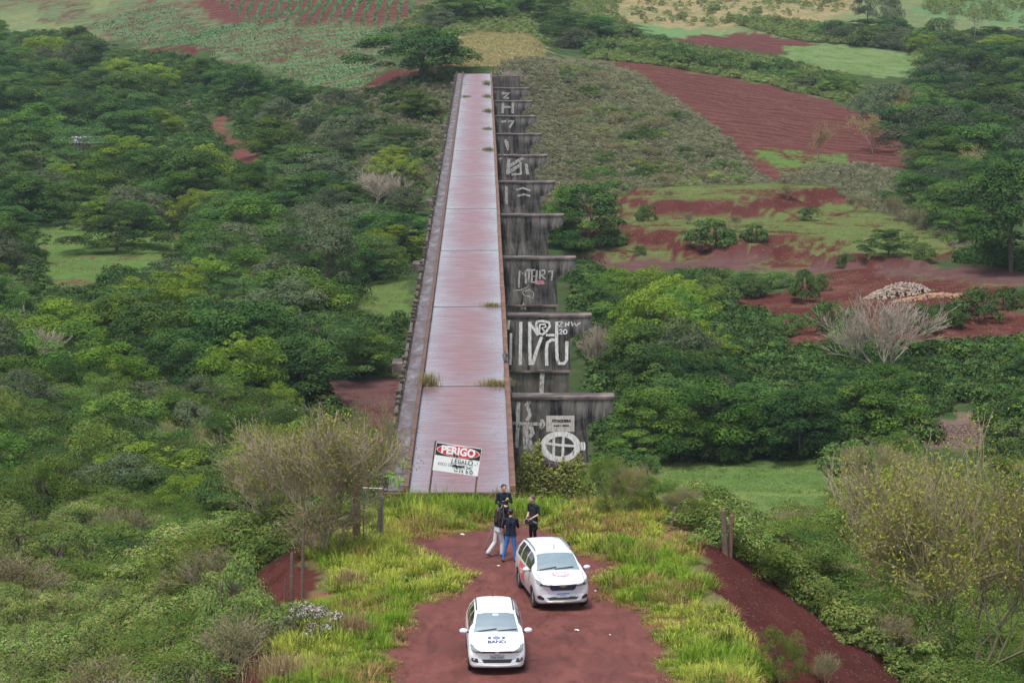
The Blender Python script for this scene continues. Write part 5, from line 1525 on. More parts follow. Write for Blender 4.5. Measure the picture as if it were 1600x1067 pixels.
gp2 = fence_post(592, 838, 597, 760, 0.17, 'thinner weathered gatepost beside the parapet end', M_POSTW)
P = ground(575, 842, zfun); gt = empty('wire_gate', (P[0], P[1], P[2])); tag(gt, 'narrow wire gate hung between the two left gateposts', 'gate')
Q0 = on_y(569, 762, P[1]); hh_ = Q0[2] - P[2]; gw = 0.62
mb = MB(); mb.tube((-0.15, 0, 0.1), (-0.15, 0, hh_), 0.025); mb.build('upright', M_WIRE, gt)
mb = MB(); mb.tube((gw - 0.1, 0, 0.1), (gw - 0.1, 0, hh_), 0.02); mb.build('upright', M_WIRE, gt)
mb = MB(); mb.tube((-0.17, 0, hh_), (gw - 0.08, 0, hh_ - 0.03), 0.025); mb.build('top_bar', M_PALE, gt)
mb = MB()
for k in range(9): mb.tube((-0.15, 0, 0.2 + k * (hh_ - 0.3) / 8), (gw - 0.1, 0, 0.2 + k * (hh_ - 0.3) / 8), 0.005, n=4)
for k in range(1, 6): mb.tube((-0.15 + k * gw / 6, 0, 0.1), (-0.15 + k * gw / 6, 0, hh_), 0.005, n=4)
o = mb.build('wire_mesh', M_WIRE, gt); o['kind'] = 'stuff'
GP = 'old fence posts on the embankment'
fence_post(1133, 866, 1130, 796, 0.20, 'dark timber post right of the road, left one of the close pair', M_POSTW, group=GP)
fence_post(1140, 869, 1143, 804, 0.18, 'leaning timber post right of the road, right one of the close pair', M_REDPOST, group=GP)
fence_post(1050, 822, 1056, 792, 0.17, 'short grey post in the grass right of the road', M_POSTW, group=GP)
fence_post(1018, 800, 1018, 764, 0.07, 'thin reddish stake near the first pier', M_REDPOST, group=GP)
fence_post(456, 942, 456, 863, 0.12, 'dark slim post on the red bank left of the road', M_POSTW, group=GP)
fence_post(445, 938, 446, 905, 0.06, 'thin stake left of the slim dark post', M_POSTW, group=GP)
fence_post(472, 950, 474, 828, 0.10, 'tall leaning pole right of the slim dark post', M_POSTW, group=GP)
fence_post(428, 1020, 418, 1000, 0.12, 'broken leaning post stub beside the white-flowering bush', M_POSTW, group=GP)
fence_post(440, 1067, 441, 1046, 0.14, 'short post stub at the bottom edge on the left verge', M_REDPOST, group=GP)
fence_post(858, 113, 858, 100, 0.25, 'lone reddish post on the ridge beyond the viaduct', M_REDPOST, group=GP)

# ------------------------------------------------------------------ cars
def monot(xs, ys, x):
    """smooth interpolation without overshoot"""
    xs = np.asarray(xs, float); ys = np.asarray(ys, float)
    d = np.diff(ys) / np.diff(xs); mm = np.zeros(len(xs))
    mm[1:-1] = np.where(d[:-1] * d[1:] > 0, 2 * d[:-1] * d[1:] / (d[:-1] + d[1:] + 1e-12), 0)
    mm[0], mm[-1] = d[0], d[-1]
    i = np.clip(np.searchsorted(xs, x) - 1, 0, len(xs) - 2)
    h = xs[i + 1] - xs[i]; t = (x - xs[i]) / h
    return ((2*t**3 - 3*t**2 + 1) * ys[i] + (t**3 - 2*t**2 + t) * h * mm[i] + (-2*t**3 + 3*t**2) * ys[i+1] + (t**3 - t**2) * h * mm[i+1])

def carpaint(name, c, metal, rough, dirt=0.25):
    m, N, L, p = newmat(name)
    tc = N.new('ShaderNodeTexCoord').outputs['Object']
    sp_ = N.new('ShaderNodeSeparateXYZ'); L.new(tc, sp_.inputs[0])
    n = noise_node(N, L, tc, 5, 5, 0.3, 0.6)
    lowd = mathn(N, L, 'MULTIPLY', mathn(N, L, 'SUBTRACT', 0.62, sp_.outputs[2], True), 1.6)
    dm = mathn(N, L, 'MULTIPLY', mathn(N, L, 'MULTIPLY', lowd, n), dirt * 4, True)
    L.new(mixc(N, L, dm, c, (0.22, 0.11, 0.085)), p.inputs['Base Color'])
    p.inputs['Metallic'].default_value = metal
    L.new(mathn(N, L, 'ADD', mathn(N, L, 'MULTIPLY', dm, 0.5), rough), p.inputs['Roughness'])
    p.inputs['Coat Weight'].default_value = 0.5; p.inputs['Coat Roughness'].default_value = 0.06
    return m
def glassmat(name, c, ior):
    m, N, L, p = newmat(name)
    tc = N.new('ShaderNodeTexCoord').outputs['Object']
    n = noise_node(N, L, tc, 3.0, 3)
    L.new(mixc(N, L, n, tuple(x * 0.8 for x in c), tuple(x * 1.2 for x in c)), p.inputs['Base Color'])
    p.inputs['Roughness'].default_value = 0.04; p.inputs['IOR'].default_value = ior
    return m
M_SHIELD = glassmat('windscreen_glass', (0.13, 0.18, 0.20), 2.3)  # pale blue base colour stands in for sky reflected in the windscreen
M_SIDEG = glassmat('side_glass', (0.018, 0.022, 0.02), 1.5)
M_TYRE = plain('tyre_rubber', (0.025, 0.02, 0.019), 0.85, var=0.3)
M_RIM = plain('rim_metal', (0.35, 0.32, 0.30), 0.35, metal=0.7, var=0.2)
M_TRIM = plain('black_trim', (0.015, 0.016, 0.018), 0.45)
M_CHROME = plain('chrome', (0.75, 0.76, 0.78), 0.12, metal=1.0, var=0.03)
M_LAMP = glassmat('headlamp_glass', (0.16, 0.18, 0.185), 1.7)
M_GOLD = plain('gold_emblem', (0.55, 0.40, 0.10), 0.3, metal=0.6)
M_PLATE = plain('plate_white', (0.72, 0.73, 0.74), 0.45, var=0.04)
M_PLATEG = plain('plate_grey', (0.36, 0.38, 0.38), 0.45, var=0.08)
M_PLBLUE = plain('plate_blue', (0.03, 0.09, 0.42), 0.45)
M_NAVY = plain('navy_print', (0.03, 0.045, 0.09), 0.4)
M_BLUEP = plain('blue_print', (0.13, 0.17, 0.42), 0.4)
M_REDP = plain('red_print', (0.68, 0.09, 0.10), 0.4)
M_PINKP = plain('pink_print', (0.75, 0.20, 0.24), 0.4)
M_AMBER = plain('amber_lens', (0.45, 0.2, 0.03), 0.3)
M_TAIL = plain('tail_lens', (0.35, 0.015, 0.015), 0.25)

def build_car(name, label, pos, yaw, S, C):
    root = empty(name, pos, yaw); tag(root, label, 'car')
    st = np.array(S, float)
    y0, y1 = st[0, 0], st[-1, 0]
    ny = 190
    ys = np.linspace(0, 1, ny); ys = y0 + (y1 - y0) * (ys - 0.045 * np.sin(2 * np.pi * ys))
    par = [monot(st[:, 0], st[:, k], ys) for k in range(1, 8)]
    zb, zbelt, zt, ws, wm, wb, wt = par
    # half section
    sec = []
    for i in range(ny):
        cr = C['crown'] if zt[i] > C['roofz'] else C['crown'] * 0.6
        pts = [(0, zb[i]), (ws[i] * 0.6, zb[i]), (ws[i] * 0.93, zb[i]), (ws[i], zb[i] + 0.05), (wm[i] * 0.995, zb[i] + 0.45 * (zbelt[i] - zb[i])), (wm[i], zb[i] + 0.68 * (zbelt[i] - zb[i])),
               (wb[i] + 0.004, zbelt[i] - 0.03), (wb[i] - 0.012, zbelt[i] + 0.0)]
        zu = max(zt[i] - zbelt[i], 0.02)
        pts += [(wb[i] * 0.5 + wt[i] * 0.5 + 0.018, zbelt[i] + zu * 0.5), (wt[i] + 0.005, zbelt[i] + zu * 0.86), (wt[i] - 0.06, zbelt[i] + zu * 0.98), (wt[i] * 0.55, zbelt[i] + zu + cr * 0.75), (0, zbelt[i] + zu + cr)]
        sec.append(pts)
    sec = np.array(sec)                      # ny, 13, 2
    sub = [1, 1, 1, 7, 6, 5, 1, 9, 7, 3, 9, 10]
    js, tags = [], []
    fine = [sec[:, 0]]; seg = []
    for j in range(12):
        for q_ in range(sub[j]):
            t = (q_ + 1) / sub[j]
            fine.append(sec[:, j] * (1 - t) + sec[:, j + 1] * t); seg.append(j)
    fine = np.stack(fine, 1)                 # ny, nj, 2
    nj = fine.shape[1]
    # round the nose and tail in plan: pull the middle forward
    V = []
    def yoff(i, x):
        yy = ys[i]; w_ = max(wm[i], 0.3)
        fr = max(0, 1 - (yy - y0) / 0.55); rr_ = max(0, 1 - (y1 - yy) / 0.4)
        return C['nose'] * fr * (x / w_) ** 2 - 0.10 * rr_ * (x / w_) ** 2
    idx = {}
    full = []
    for i in range(ny):
        row = []
        for j in range(nj):
            x, z = fine[i, j]; V.append((x, ys[i] + yoff(i, x), z)); row.append(len(V) - 1)
        rowm = []
        for j in range(nj):
            x, z = fine[i, j]
            if abs(x) < 1e-6: rowm.append(row[j])
            else: V.append((-x, ys[i] + yoff(i, x), z)); rowm.append(len(V) - 1)
        full.append((row, rowm))
    V = np.array(V)
    parts = {'body': [], 'windscreen': [], 'rear_window': []}
    sidew = {}
    r_arch = C['wr'] + 0.045
    for i in range(ny - 1):
        yc = (ys[i] + ys[i + 1]) / 2
        for side in (0, 1):
            A, B = full[i][side], full[i + 1][side]
            for j in range(nj - 1):
                fc = (A[j], A[j + 1], B[j + 1], B[j]) if side == 0 else (A[j], B[j], B[j + 1], A[j + 1])
                if len(set(fc)) < 3: continue
                cen = V[list(fc)].mean(0)
                if seg[j] in (2, 3, 4, 5, 6) and any((cen[1] - w) ** 2 + (cen[2] - C['wr']) ** 2 < r_arch ** 2 for w in C['wheels']): continue
                key = 'body'
                if seg[j] >= 10 and C['ws'][0] + 0.03 < cen[1] < C['ws'][1] - 0.02: key = 'windscreen'
                elif seg[j] >= 10 and C['rw'][0] < cen[1] < C['rw'][1]: key = 'rear_window'
                elif seg[j] in (7, 8) and cen[2] > zbelt[i] + 0.035:
                    top_ok = zt[i] > C['beltmin']
                    for wi, (wa, wb_) in enumerate(C['side']):
                        if wa < cen[1] < wb_ and top_ok: key = ('side_window', wi, side); break
                (parts[key] if isinstance(key, str) else sidew.setdefault(key, [])).append(fc)
    def emit(nm, faces, mat, parent=root, off=0.0):
        us = sorted({k for f in faces for k in f}); mp = {k: n for n, k in enumerate(us)}
        me = bpy.data.meshes.new(nm)
        me.from_pydata([tuple(V[k]) for k in us], [], [tuple(dict.fromkeys(mp[k] for k in f)) for f in faces]); me.update()
        for pl in me.polygons: pl.use_smooth = True
        return link(nm, me, mat, parent)
    fe = list(parts['body'])
    # close nose and tail
    for e, rev in ((0, False), (ny - 1, True)):
        a, b = full[e]
        for j in range(nj - 1):
            fc = (a[j], b[j], b[j + 1], a[j + 1])
            if len(set(fc)) >= 3: fe.append(tuple(dict.fromkeys(fc if not rev else fc[::-1])))
    body = emit('body', fe, C['paint'])
    bvh = BVHTree.FromPolygons([tuple(v) for v in V], [tuple(dict.fromkeys(f)) for f in fe + parts['windscreen'] + parts['rear_window'] + sum(sidew.values(), [])])
    emit('windscreen', parts['windscreen'], M_SHIELD)
    if parts['rear_window']: emit('rear_window', parts['rear_window'], M_SIDEG)
    for k_, fs in sidew.items(): emit('side_window', fs, M_SIDEG)
    def shoot(a, b, axis):
        if axis == 'front': o_, d_ = Vector((a, -2, b)), Vector((0, 1, 0))
        elif axis == 'top': o_, d_ = Vector((a, b, 4)), Vector((0, 0, -1))
        elif axis == 'left': o_, d_ = Vector((-3, a, b)), Vector((1, 0, 0))
        elif axis == 'right': o_, d_ = Vector((3, a, b)), Vector((-1, 0, 0))
        else: o_, d_ = Vector((a, 8, b)), Vector((0, -1, 0))
        h_ = bvh.ray_cast(o_, d_)
        return (h_[0], d_) if h_[0] is not None else (None, None)
    def patch(nm, poly, axis, mat, parent=body, off=0.006, step=0.014):
        poly = np.array(poly); lo, hi = poly.min(0), poly.max(0)
        na = max(2, int((hi[0] - lo[0]) / step) + 1); nb = max(2, int((hi[1] - lo[1]) / step) + 1)
        ga, gb = np.meshgrid(np.linspace(lo[0], hi[0], na), np.linspace(lo[1], hi[1], nb))
        vid = -np.ones(ga.shape, int); vs = []
        for q in range(nb):
            for r in range(na):
                h_, d_ = shoot(ga[q, r], gb[q, r], axis)
                if h_ is not None: vid[q, r] = len(vs); vs.append(tuple(h_ - d_ * off))
        ca = (ga[:-1, :-1] + ga[1:, 1:]) / 2; cb = (gb[:-1, :-1] + gb[1:, 1:]) / 2
        ins = inpoly(ca, cb, poly)
        fs = [(vid[q, r], vid[q, r + 1], vid[q + 1, r + 1], vid[q + 1, r]) for q in range(nb - 1) for r in range(na - 1)
              if ins[q, r] and min(vid[q, r], vid[q, r + 1], vid[q + 1, r + 1], vid[q + 1, r]) >= 0]
        if not fs: return None
        us = sorted({k for f in fs for k in f}); mp = {k: n for n, k in enumerate(us)}
        me = bpy.data.meshes.new(nm); me.from_pydata([vs[k] for k in us], [], [tuple(mp[k] for k in f) for f in fs]); me.update()
        for pl in me.polygons: pl.use_smooth = True
        return link(nm, me, mat, parent)
    def text(body_, cx_, cy_, size, axis, mat, bold=0.0, sx=1.0, sy=1.0, off=0.012, parent=body, flip=1, nm='lettering'):
        v, f = text_mesh(body_, size, bold, sx)
        bmx = bmesh.new(); bv = [bmx.verts.new((a, b, 0)) for a, b in v]
        for q in f:
            try: bmx.faces.new([bv[i] for i in q])
            except ValueError: pass
        bmesh.ops.triangulate(bmx, faces=bmx.faces[:])
        for _ in range(2):
            bmesh.ops.subdivide_edges(bmx, edges=[e for e in bmx.edges if e.calc_length() > 0.025], cuts=1)
            bmesh.ops.triangulate(bmx, faces=bmx.faces[:])
        bmx.verts.index_update()
        v = [(q.co.x, q.co.y) for q in bmx.verts]; f = [tuple(w.index for w in q.verts) for q in bmx.faces]; bmx.free()
        vs = []
        for a, b in v:
            h_, d_ = shoot(cx_ + a * flip, cy_ + b * sy, axis)
            if h_ is None: return None
            vs.append(tuple(h_ - d_ * off))
        me = bpy.data.meshes.new(nm); me.from_pydata(vs, [], f); me.update()
        return link(nm, me, mat, parent)
    # wheels
    for w in C['wheels']:
        for sx in (-1, 1):
            wh = empty('wheel', (0, 0, 0)); wh.parent = root; wh.location = (sx * (C['halfw'] - 0.11), w, C['wr'])
            prof = [(0.06, C['wr'] * 0.62), (0.095, C['wr'] * 0.72), (0.10, C['wr'] * 0.9), (0.075, C['wr']), (-0.075, C['wr']), (-0.10, C['wr'] * 0.9), (-0.09, C['wr'] * 0.6)]
            v, f = [], []; nn_ = 28
            for (ax, rr_) in prof:
                for k in range(nn_): v.append((ax * sx, rr_ * math.cos(2 * math.pi * k / nn_), rr_ * math.sin(2 * math.pi * k / nn_)))
            for q in range(len(prof) - 1):
                for k in range(nn_): f.append((q * nn_ + k, q * nn_ + (k + 1) % nn_, (q + 1) * nn_ + (k + 1) % nn_, (q + 1) * nn_ + k))
            MB().add(v, f).build('tyre', M_TYRE, wh, True)
            mr = MB()
            R1 = C['wr'] * 0.64
            ring = [(0.062 * sx, R1 * math.cos(2 * math.pi * k / 28), R1 * math.sin(2 * math.pi * k / 28)) for k in range(28)]
            ring2 = [(0.045 * sx, R1 * 0.86 * math.cos(2 * math.pi * k / 28), R1 * 0.86 * math.sin(2 * math.pi * k / 28)) for k in range(28)]
            mr.add(ring + ring2, [(k, (k + 1) % 28, 28 + (k + 1) % 28, 28 + k) for k in range(28)])
            for k in range(7):
                a = 2 * math.pi * k / 7
                mr.tube((0.06 * sx, 0, 0), (0.045 * sx, R1 * 0.9 * math.cos(a), R1 * 0.9 * math.sin(a)), 0.03, 0.022, 6)
            mr.tube((0.03 * sx, 0, 0), (0.07 * sx, 0, 0), 0.05, 0.04, 12)
            mr.build('rim', M_RIM, wh)
            mk_ = MB(); mk_.tube((-0.09 * sx, 0, 0), (0.02 * sx, 0, 0), R1 * 0.9, R1 * 0.9, 20); mk_.build('brake_disc', M_TRIM, wh)
    mb = MB(); mb.box(-C['halfw'] + 0.12, C['halfw'] - 0.12, C['wheels'][0] - 0.4, C['wheels'][1] + 0.4, 0.2, 0.55)
    mb.build('underbody', M_TRIM, root)
    # mirrors
    for sx in (-1, 1):
        mb = MB(); my, mz = C['mirror']
        mb.ell((sx * (C['halfw'] + 0.105), my, mz), 0.115, 0.07, 0.075, 14, 10); o = mb.build('mirror', C['mcol'], root, True)
        mb = MB(); mb.tube((sx * (C['halfw'] - 0.06), my + 0.02, mz - 0.05), (sx * (C['halfw'] + 0.05), my, mz - 0.03), 0.03, 0.025, 8); mb.build('stalk', M_TRIM, o)
        mb = MB(); mb.ell((sx * (C['halfw'] + 0.105), my + 0.05, mz), 0.095, 0.03, 0.055, 12, 8); mb.build('mirror_glass', M_SIDEG, o, True)
    # roof rails
    for sx in (-1, 1):
        pts = []
        for yy in np.linspace(C['rail'][0], C['rail'][1], 14):
            h_, _ = shoot(sx * C['railx'], yy, 'top'); pts.append((h_.x, h_.y, h_.z + (0.045 if 0 < 1 else 0)))
        pts[0] = (pts[0][0], pts[0][1], pts[0][2] - 0.04); pts[-1] = (pts[-1][0], pts[-1][1], pts[-1][2] - 0.04)
        MB().path(pts, 0.02, 6).build('roof_rail', C['railmat'], root)
    # wipers, antenna
    for (xa, xb) in C['wipers']:
        pts = []
        for t in np.linspace(0, 1, 8):
            h_, _ = shoot(xa + (xb - xa) * t, C['ws'][0] + 0.05 + 0.07 * t, 'top'); pts.append((h_.x, h_.y - 0.01, h_.z + 0.02))
        MB().path(pts, 0.013, 5).build('wiper', M_TRIM, root)
    h_, _ = shoot(C['ant'][0], C['ant'][1], 'top')
    MB().tube((h_.x, h_.y, h_.z - 0.01), (h_.x, h_.y + 0.05, h_.z + 0.16), 0.012, 0.006).build('antenna', M_TRIM, root)
    return root, body, patch, text, shoot

def mir(poly): return [(-a, b) for a, b in poly][::-1]
# --- white wagon. stations: y, bottom, belt, top, sill w, mid w, belt w, top w
SW = [(0.00, .30, .66, .70, .60, .66, .62, .50), (0.05, .24, .70, .745, .68, .73, .69, .60), (0.16, .21, .75, .805, .74, .785, .75, .66), (0.40, .20, .82, .875, .77, .815, .785, .72), (0.75, .20, .88, .945, .78, .825, .80, .74),
      (1.02, .20, .91, .995, .78, .83, .80, .72), (1.25, .20, .93, 1.15, .78, .83, .80, .67), (1.50, .20, .94, 1.31, .78, .83, .80, .625), (1.72, .20, .945, 1.405, .78, .83, .80, .60), (2.2, .20, .95, 1.455, .78, .83, .80, .585),
      (3.0, .20, .965, 1.46, .78, .83, .80, .58), (3.6, .21, .985, 1.42, .77, .82, .79, .565), (3.95, .25, .99, 1.32, .74, .79, .765, .55), (4.12, .30, .97, 1.08, .70, .75, .72, .53), (4.18, .36, .80, .84, .66, .70, .66, .5)]
CW = dict(crown=0.035, roofz=1.39, nose=0.16, wr=0.30, wheels=(0.82, 3.29), ws=(1.02, 1.72), rw=(3.72, 4.08), beltmin=1.18, side=[(1.38, 2.27), (2.34, 3.02), (3.09, 3.5)], halfw=0.83,
          paint=carpaint('white_car_paint', (0.70, 0.71, 0.73), 0.0, 0.25, 0.2), mcol=None, mirror=(1.32, 1.0), rail=(2.0, 3.55), railx=0.53, railmat=M_TRIM, wipers=((-0.52, 0.02), (0.05, 0.6)), ant=(-0.02, 3.5))
CW['mcol'] = CW['paint']
P = on_z(777, 1053, -0.09)
car1, body, patch, text, shoot = build_car('parked_car', 'white estate car with a blue eye logo on its bonnet, nearest the camera', (P[0], P[1] - 0.05, zat(P[0], P[1]) + 0.03), R(1.6), SW, CW)
for sgn in (1, -1):
    f_ = (lambda q: q) if sgn == 1 else mir
    patch('headlight', f_([(-.755, .86), (-.745, .73), (-.68, .66), (-.42, .635), (-.42, .692), (-.60, .77), (-.70, .85)]), 'front', M_LAMP, car1, 0.008, 0.012)
    patch('fog_lamp_bay', f_([(-.73, .50), (-.73, .41), (-.60, .37), (-.52, .38), (-.56, .48)]), 'front', M_TRIM, car1, 0.008, 0.012)
    mb = MB(); h_, d_ = shoot(-.655 * sgn, .445, 'front'); mb.ell((h_.x, h_.y - 0.008, h_.z), 0.045, 0.012, 0.032); mb.build('fog_lamp', M_LAMP, car1, True)
    patch('bumper_strip', f_([(-.50, .435), (-.42, .405), (-.42, .385), (-.52, .395)]), 'front', M_CHROME, car1, 0.01, 0.01)
    ax = 'left' if sgn == 1 else 'right'
    for yd in (1.33, 2.30, 3.06): patch('door_seam', [(yd, .30), (yd + .012, .30), (yd + .012, .92), (yd, .92)], ax, M_TRIM, body, 0.004, 0.011)
    for yd in (2.1, 2.86): patch('door_handle', [(yd, .80), (yd + .16, .80), (yd + .16, .83), (yd, .83)], ax, CW['paint'], car1, 0.02, 0.012)
    patch('side_moulding', [(1.2, .42), (3.0, .42), (3.0, .46), (1.2, .46)], ax, M_TRIM, car1, 0.008, 0.02)
    patch('tail_light', [(-.74 * sgn, .72), (-.55 * sgn, .72), (-.55 * sgn, .93), (-.74 * sgn, .93)], 'rear', M_TAIL, car1, 0.008, 0.015)
gr = patch('grille', [(-.42, .688), (-.42, .640), (.42, .640), (.42, .688)], 'front', M_SBLACK, car1, 0.007, 0.011)
patch('chrome_bar', [(-.42, .652), (-.42, .632), (.42, .632), (.42, .652)], 'front', M_CHROME, car1, 0.012, 0.006)
patch('lower_grille', [(-.44, .455), (-.38, .355), (.38, .355), (.44, .455)], 'front', M_TRIM, car1, 0.007, 0.012)
patch('lip', [(-.66, .285), (-.60, .27), (.60, .27), (.66, .285), (.6, .30), (-.6, .30)], 'front', CW['paint'], car1, 0.012, 0.012)
h_, _ = shoot(0, .655, 'front')
def disc(nm, c, r, mat, parent, y=0.0, tilt=0.0, n=28, th=0.006):
    mb = MB(); mb.tube((c[0], c[1] - y, c[2]), (c[0], c[1] - y - th, c[2]), r, r, n); return mb.build(nm, mat, parent)
em = disc('emblem', h_, 0.072, M_CHROME, car1, 0.005, 0, 28, 0.012)
disc('emblem_field', h_, 0.058, M_SWHITE, em, 0.019, 0, 28, 0.003)
mb = MB()
for pl in ([(-.03, .04), (-.008, -.005), (0.0, .012), (.008, -.005), (.03, .04)], [(-.045, .015), (-.02, -.042), (0, -.008), (.02, -.042), (.045, .015)]):
    ribbon(mb, pl, 0.011)
mb.v = [(a + h_.x, h_.y - 0.0245, c + h_.z) for a, b, c in mb.v]
mb.build('emblem_mark', M_CHROME, em)
def plate(car, shoot, z, w, h, mat, txt, blue):
    hh, _ = shoot(0, z, 'front'); hh2, _ = shoot(w / 2, z, 'front')
    yb = min(hh.y, hh2.y) - 0.02
    mb = MB(); mb.box(-w / 2, w / 2, yb - 0.006, yb + 0.03, z - h / 2, z + h / 2); pl = mb.build('number_plate', mat, car)
    zz = z - (0.016 if blue else 0.012)
    v, f = text_mesh(txt, 0.098 if blue else 0.088, 0.0, 0.92)
    me = bpy.data.meshes.new('lettering'); me.from_pydata([(a, yb - 0.0085, zz + b) for a, b in v], [], f); link('lettering', me, M_SBLACK, pl)
    if blue:
        mb = MB(); mb.box(-w / 2, w / 2, yb - 0.0085, yb - 0.004, z + h / 2 - 0.034, z + h / 2 - 0.001); mb.build('blue_band', M_PLBLUE, pl)
    return pl
plate(car1, shoot, .515, .40, .13, M_PLATEG, 'CBR 7F00', False)
# bonnet logo: disc between two arcs over the word
eye = patch('eye_logo', [(0.115 * math.cos(t), 0.66 + 0.115 * math.sin(t)) for t in np.linspace(0, 2 * math.pi, 32, endpoint=False)], 'top', M_BLUEP, body, 0.006, 0.009)
for s in (-1, 1):
    poly = [(s * (0.135 + 0.0), 0.66 - .12), (s * 0.175, 0.66), (s * .135, 0.78), (s * .20, 0.74), (s * 0.275, 0.66), (s * .20, 0.58)]
    patch('logo_arc', poly if s < 0 else poly[::-1], 'top', M_NAVY, body, 0.006, 0.009)
text('BAND', 0.0, 0.40, 0.24, 'top', M_NAVY, 0.010, 0.80, 1.0, 0.008)
for s in (-1, 1): patch('bonnet_seam', [(s * .66 - .006, .22), (s * .66 + .006, .22), (s * .70 + .006, .98), (s * .70 - .006, .98)], 'top', M_TRIM, body, 0.004, 0.007)
patch('bonnet_edge', [(-.40, .705), (.40, .705), (.40, .715), (-.40, .715)], 'front', M_TRIM, body, 0.005, 0.006)
patch('sticker', [(-.08, 1.59), (.08, 1.59), (.08, 1.65), (-.08, 1.65)], 'top', M_PLATE, car1, 0.006, 0.02)

# --- silver people carrier
SS = [(0.00, .33, .80, .84, .58, .66, .62, .52), (0.05, .27, .835, .88, .70, .75, .71, .62), (0.16, .24, .88, .93, .77, .82, .78, .70), (0.40, .22, .945, 1.0, .80, .855, .82, .75), (0.70, .22, .99, 1.05, .815, .865, .84, .77),
      (0.95, .22, 1.01, 1.09, .815, .868, .84, .755), (1.20, .22, 1.02, 1.26, .815, .868, .84, .70), (1.45, .22, 1.03, 1.41, .815, .868, .84, .66), (1.66, .22, 1.035, 1.495, .815, .868, .84, .635), (2.2, .22, 1.04, 1.55, .815, .868, .84, .62),
      (3.1, .22, 1.05, 1.56, .815, .868, .84, .615), (3.8, .23, 1.065, 1.52, .81, .86, .83, .605), (4.15, .27, 1.07, 1.42, .78, .83, .80, .59), (4.30, .32, 1.04, 1.15, .74, .79, .76, .57), (4.36, .38, .86, .90, .70, .74, .70, .54)]
CS = dict(crown=0.035, roofz=1.46, nose=0.19, wr=0.325, wheels=(0.86, 3.48), ws=(0.95, 1.66), rw=(3.95, 4.27), beltmin=1.24, side=[(1.30, 2.2), (2.27, 3.08), (3.16, 3.72)], halfw=0.868,
          paint=carpaint('silver_car_paint', (0.60, 0.61, 0.64), 0.25, 0.28, 0.4), mcol=None, mirror=(1.28, 1.10), rail=(1.95, 3.75), railx=0.565, railmat=plain('grey_rail', (0.13, 0.13, 0.15), 0.4), wipers=((-0.6, -0.05), (-0.1, 0.5)), ant=(0.05, 1.98))
CS['mcol'] = CS['paint']
P = on_z(881, 954, -0.09)
car2, body, patch, text, shoot = build_car('parked_car', 'silver people carrier with red logo on bonnet and door, parked behind the white estate', (P[0], P[1] - 0.05, zat(P[0], P[1]) + 0.03), R(9), SS, CS)
for sgn in (1, -1):
    f_ = (lambda q: q) if sgn == 1 else mir
    patch('headlight', f_([(-.82, .97), (-.80, .86), (-.70, .80), (-.42, .775), (-.44, .835), (-.62, .88), (-.74, .96)]), 'front', M_LAMP, car2, 0.008, 0.012)
    patch('headlight_bowl', f_([(-.71, .90), (-.71, .83), (-.62, .825), (-.62, .87)]), 'front', M_TRIM, car2, 0.011, 0.012)
    patch('fog_lamp_bay', f_([(-.79, .50), (-.78, .40), (-.66, .37), (-.58, .38), (-.60, .44), (-.70, .51)]), 'front', M_TRIM, car2, 0.008, 0.012)
    ax = 'left' if sgn == 1 else 'right'
    for yd in (1.27, 2.235, 3.12): patch('door_seam', [(yd, .32), (yd + .012, .32), (yd + .012, 1.03), (yd, 1.03)], ax, M_TRIM, body, 0.004, 0.011)
    for yd in (2.03, 2.9): patch('door_handle', [(yd, .90), (yd + .17, .90), (yd + .17, .935), (yd, .935)], ax, CS['paint'], car2, 0.02, 0.012)
    # pennant-shaped side logo
    patch('side_logo', [(2.35, 1.0), (3.05, 1.0), (3.12, .78), (2.75, .38), (2.45, .42), (2.28, .75)], ax, M_REDP, body, 0.006, 0.014)
    text('CBN', 2.72, .72, .22, ax, M_SWHITE, 0.006, 0.9, 1.0, 0.012, body, -1 if ax == 'left' else 1)
    patch('tail_light', [(-.80 * sgn, .80), (-.62 * sgn, .80), (-.62 * sgn, 1.05), (-.80 * sgn, 1.05)], 'rear', M_TAIL, car2, 0.008, 0.015)
patch('grille', [(-.43, .815), (-.40, .70), (-.33, .645), (.33, .645), (.40, .70), (.43, .815)], 'front', M_NAVY, car2, 0.007, 0.012)
patch('grille_slot', [(-.43, .865), (-.41, .845), (.41, .845), (.43, .865)], 'front', M_TRIM, car2, 0.007, 0.008)
patch('chrome_bar', [(-.43, .838), (-.43, .82), (.43, .82), (.43, .838)], 'front', M_CHROME, car2, 0.010, 0.008)
patch('lower_grille', [(-.50, .44), (-.42, .365), (.42, .365), (.50, .44), (.3, .455), (-.3, .455)], 'front', M_TRIM, car2, 0.007, 0.012)
patch('skid_plate', [(-.62, .34), (-.55, .315), (.55, .315), (.62, .34)], 'front', M_RIM, car2, 0.010, 0.01)
h_, _ = shoot(0, .795, 'front')
mb = MB(); bw = [(-.095, -.014), (-.09, .018), (-.032, .018), (-.032, .034), (.032, .034), (.032, .018), (.095, .018), (.09, -.014), (.032, -.014), (.032, -.034), (-.032, -.034), (-.032, -.014)]
mb.prism([(h_.x + a * 1.25, h_.z + b * 1.25) for a, b in bw][::-1], h_.y - 0.03, h_.y - 0.005); mb.build('emblem', M_GOLD, car2)
plate(car2, shoot, .505, .40, .13, M_PLATE, 'DVR9E17', True)
for s in (-1, 1): patch('bonnet_seam', [(s * .68 - .006, .22), (s * .68 + .006, .22), (s * .735 + .006, .9), (s * .735 - .006, .9)], 'top', M_TRIM, body, 0.004, 0.007)
patch('bonnet_logo', [(-.22, .78), (.26, .80), (.28, .62), (.24, .52), (.12, .38), (-.02, .44), (-.24, .50), (-.25, .62)], 'top', M_PINKP, body, 0.006, 0.011)
text('CBN', 0.02, .66, .215, 'top', M_SWHITE, 0.008, 1.0, 0.72, 0.011)
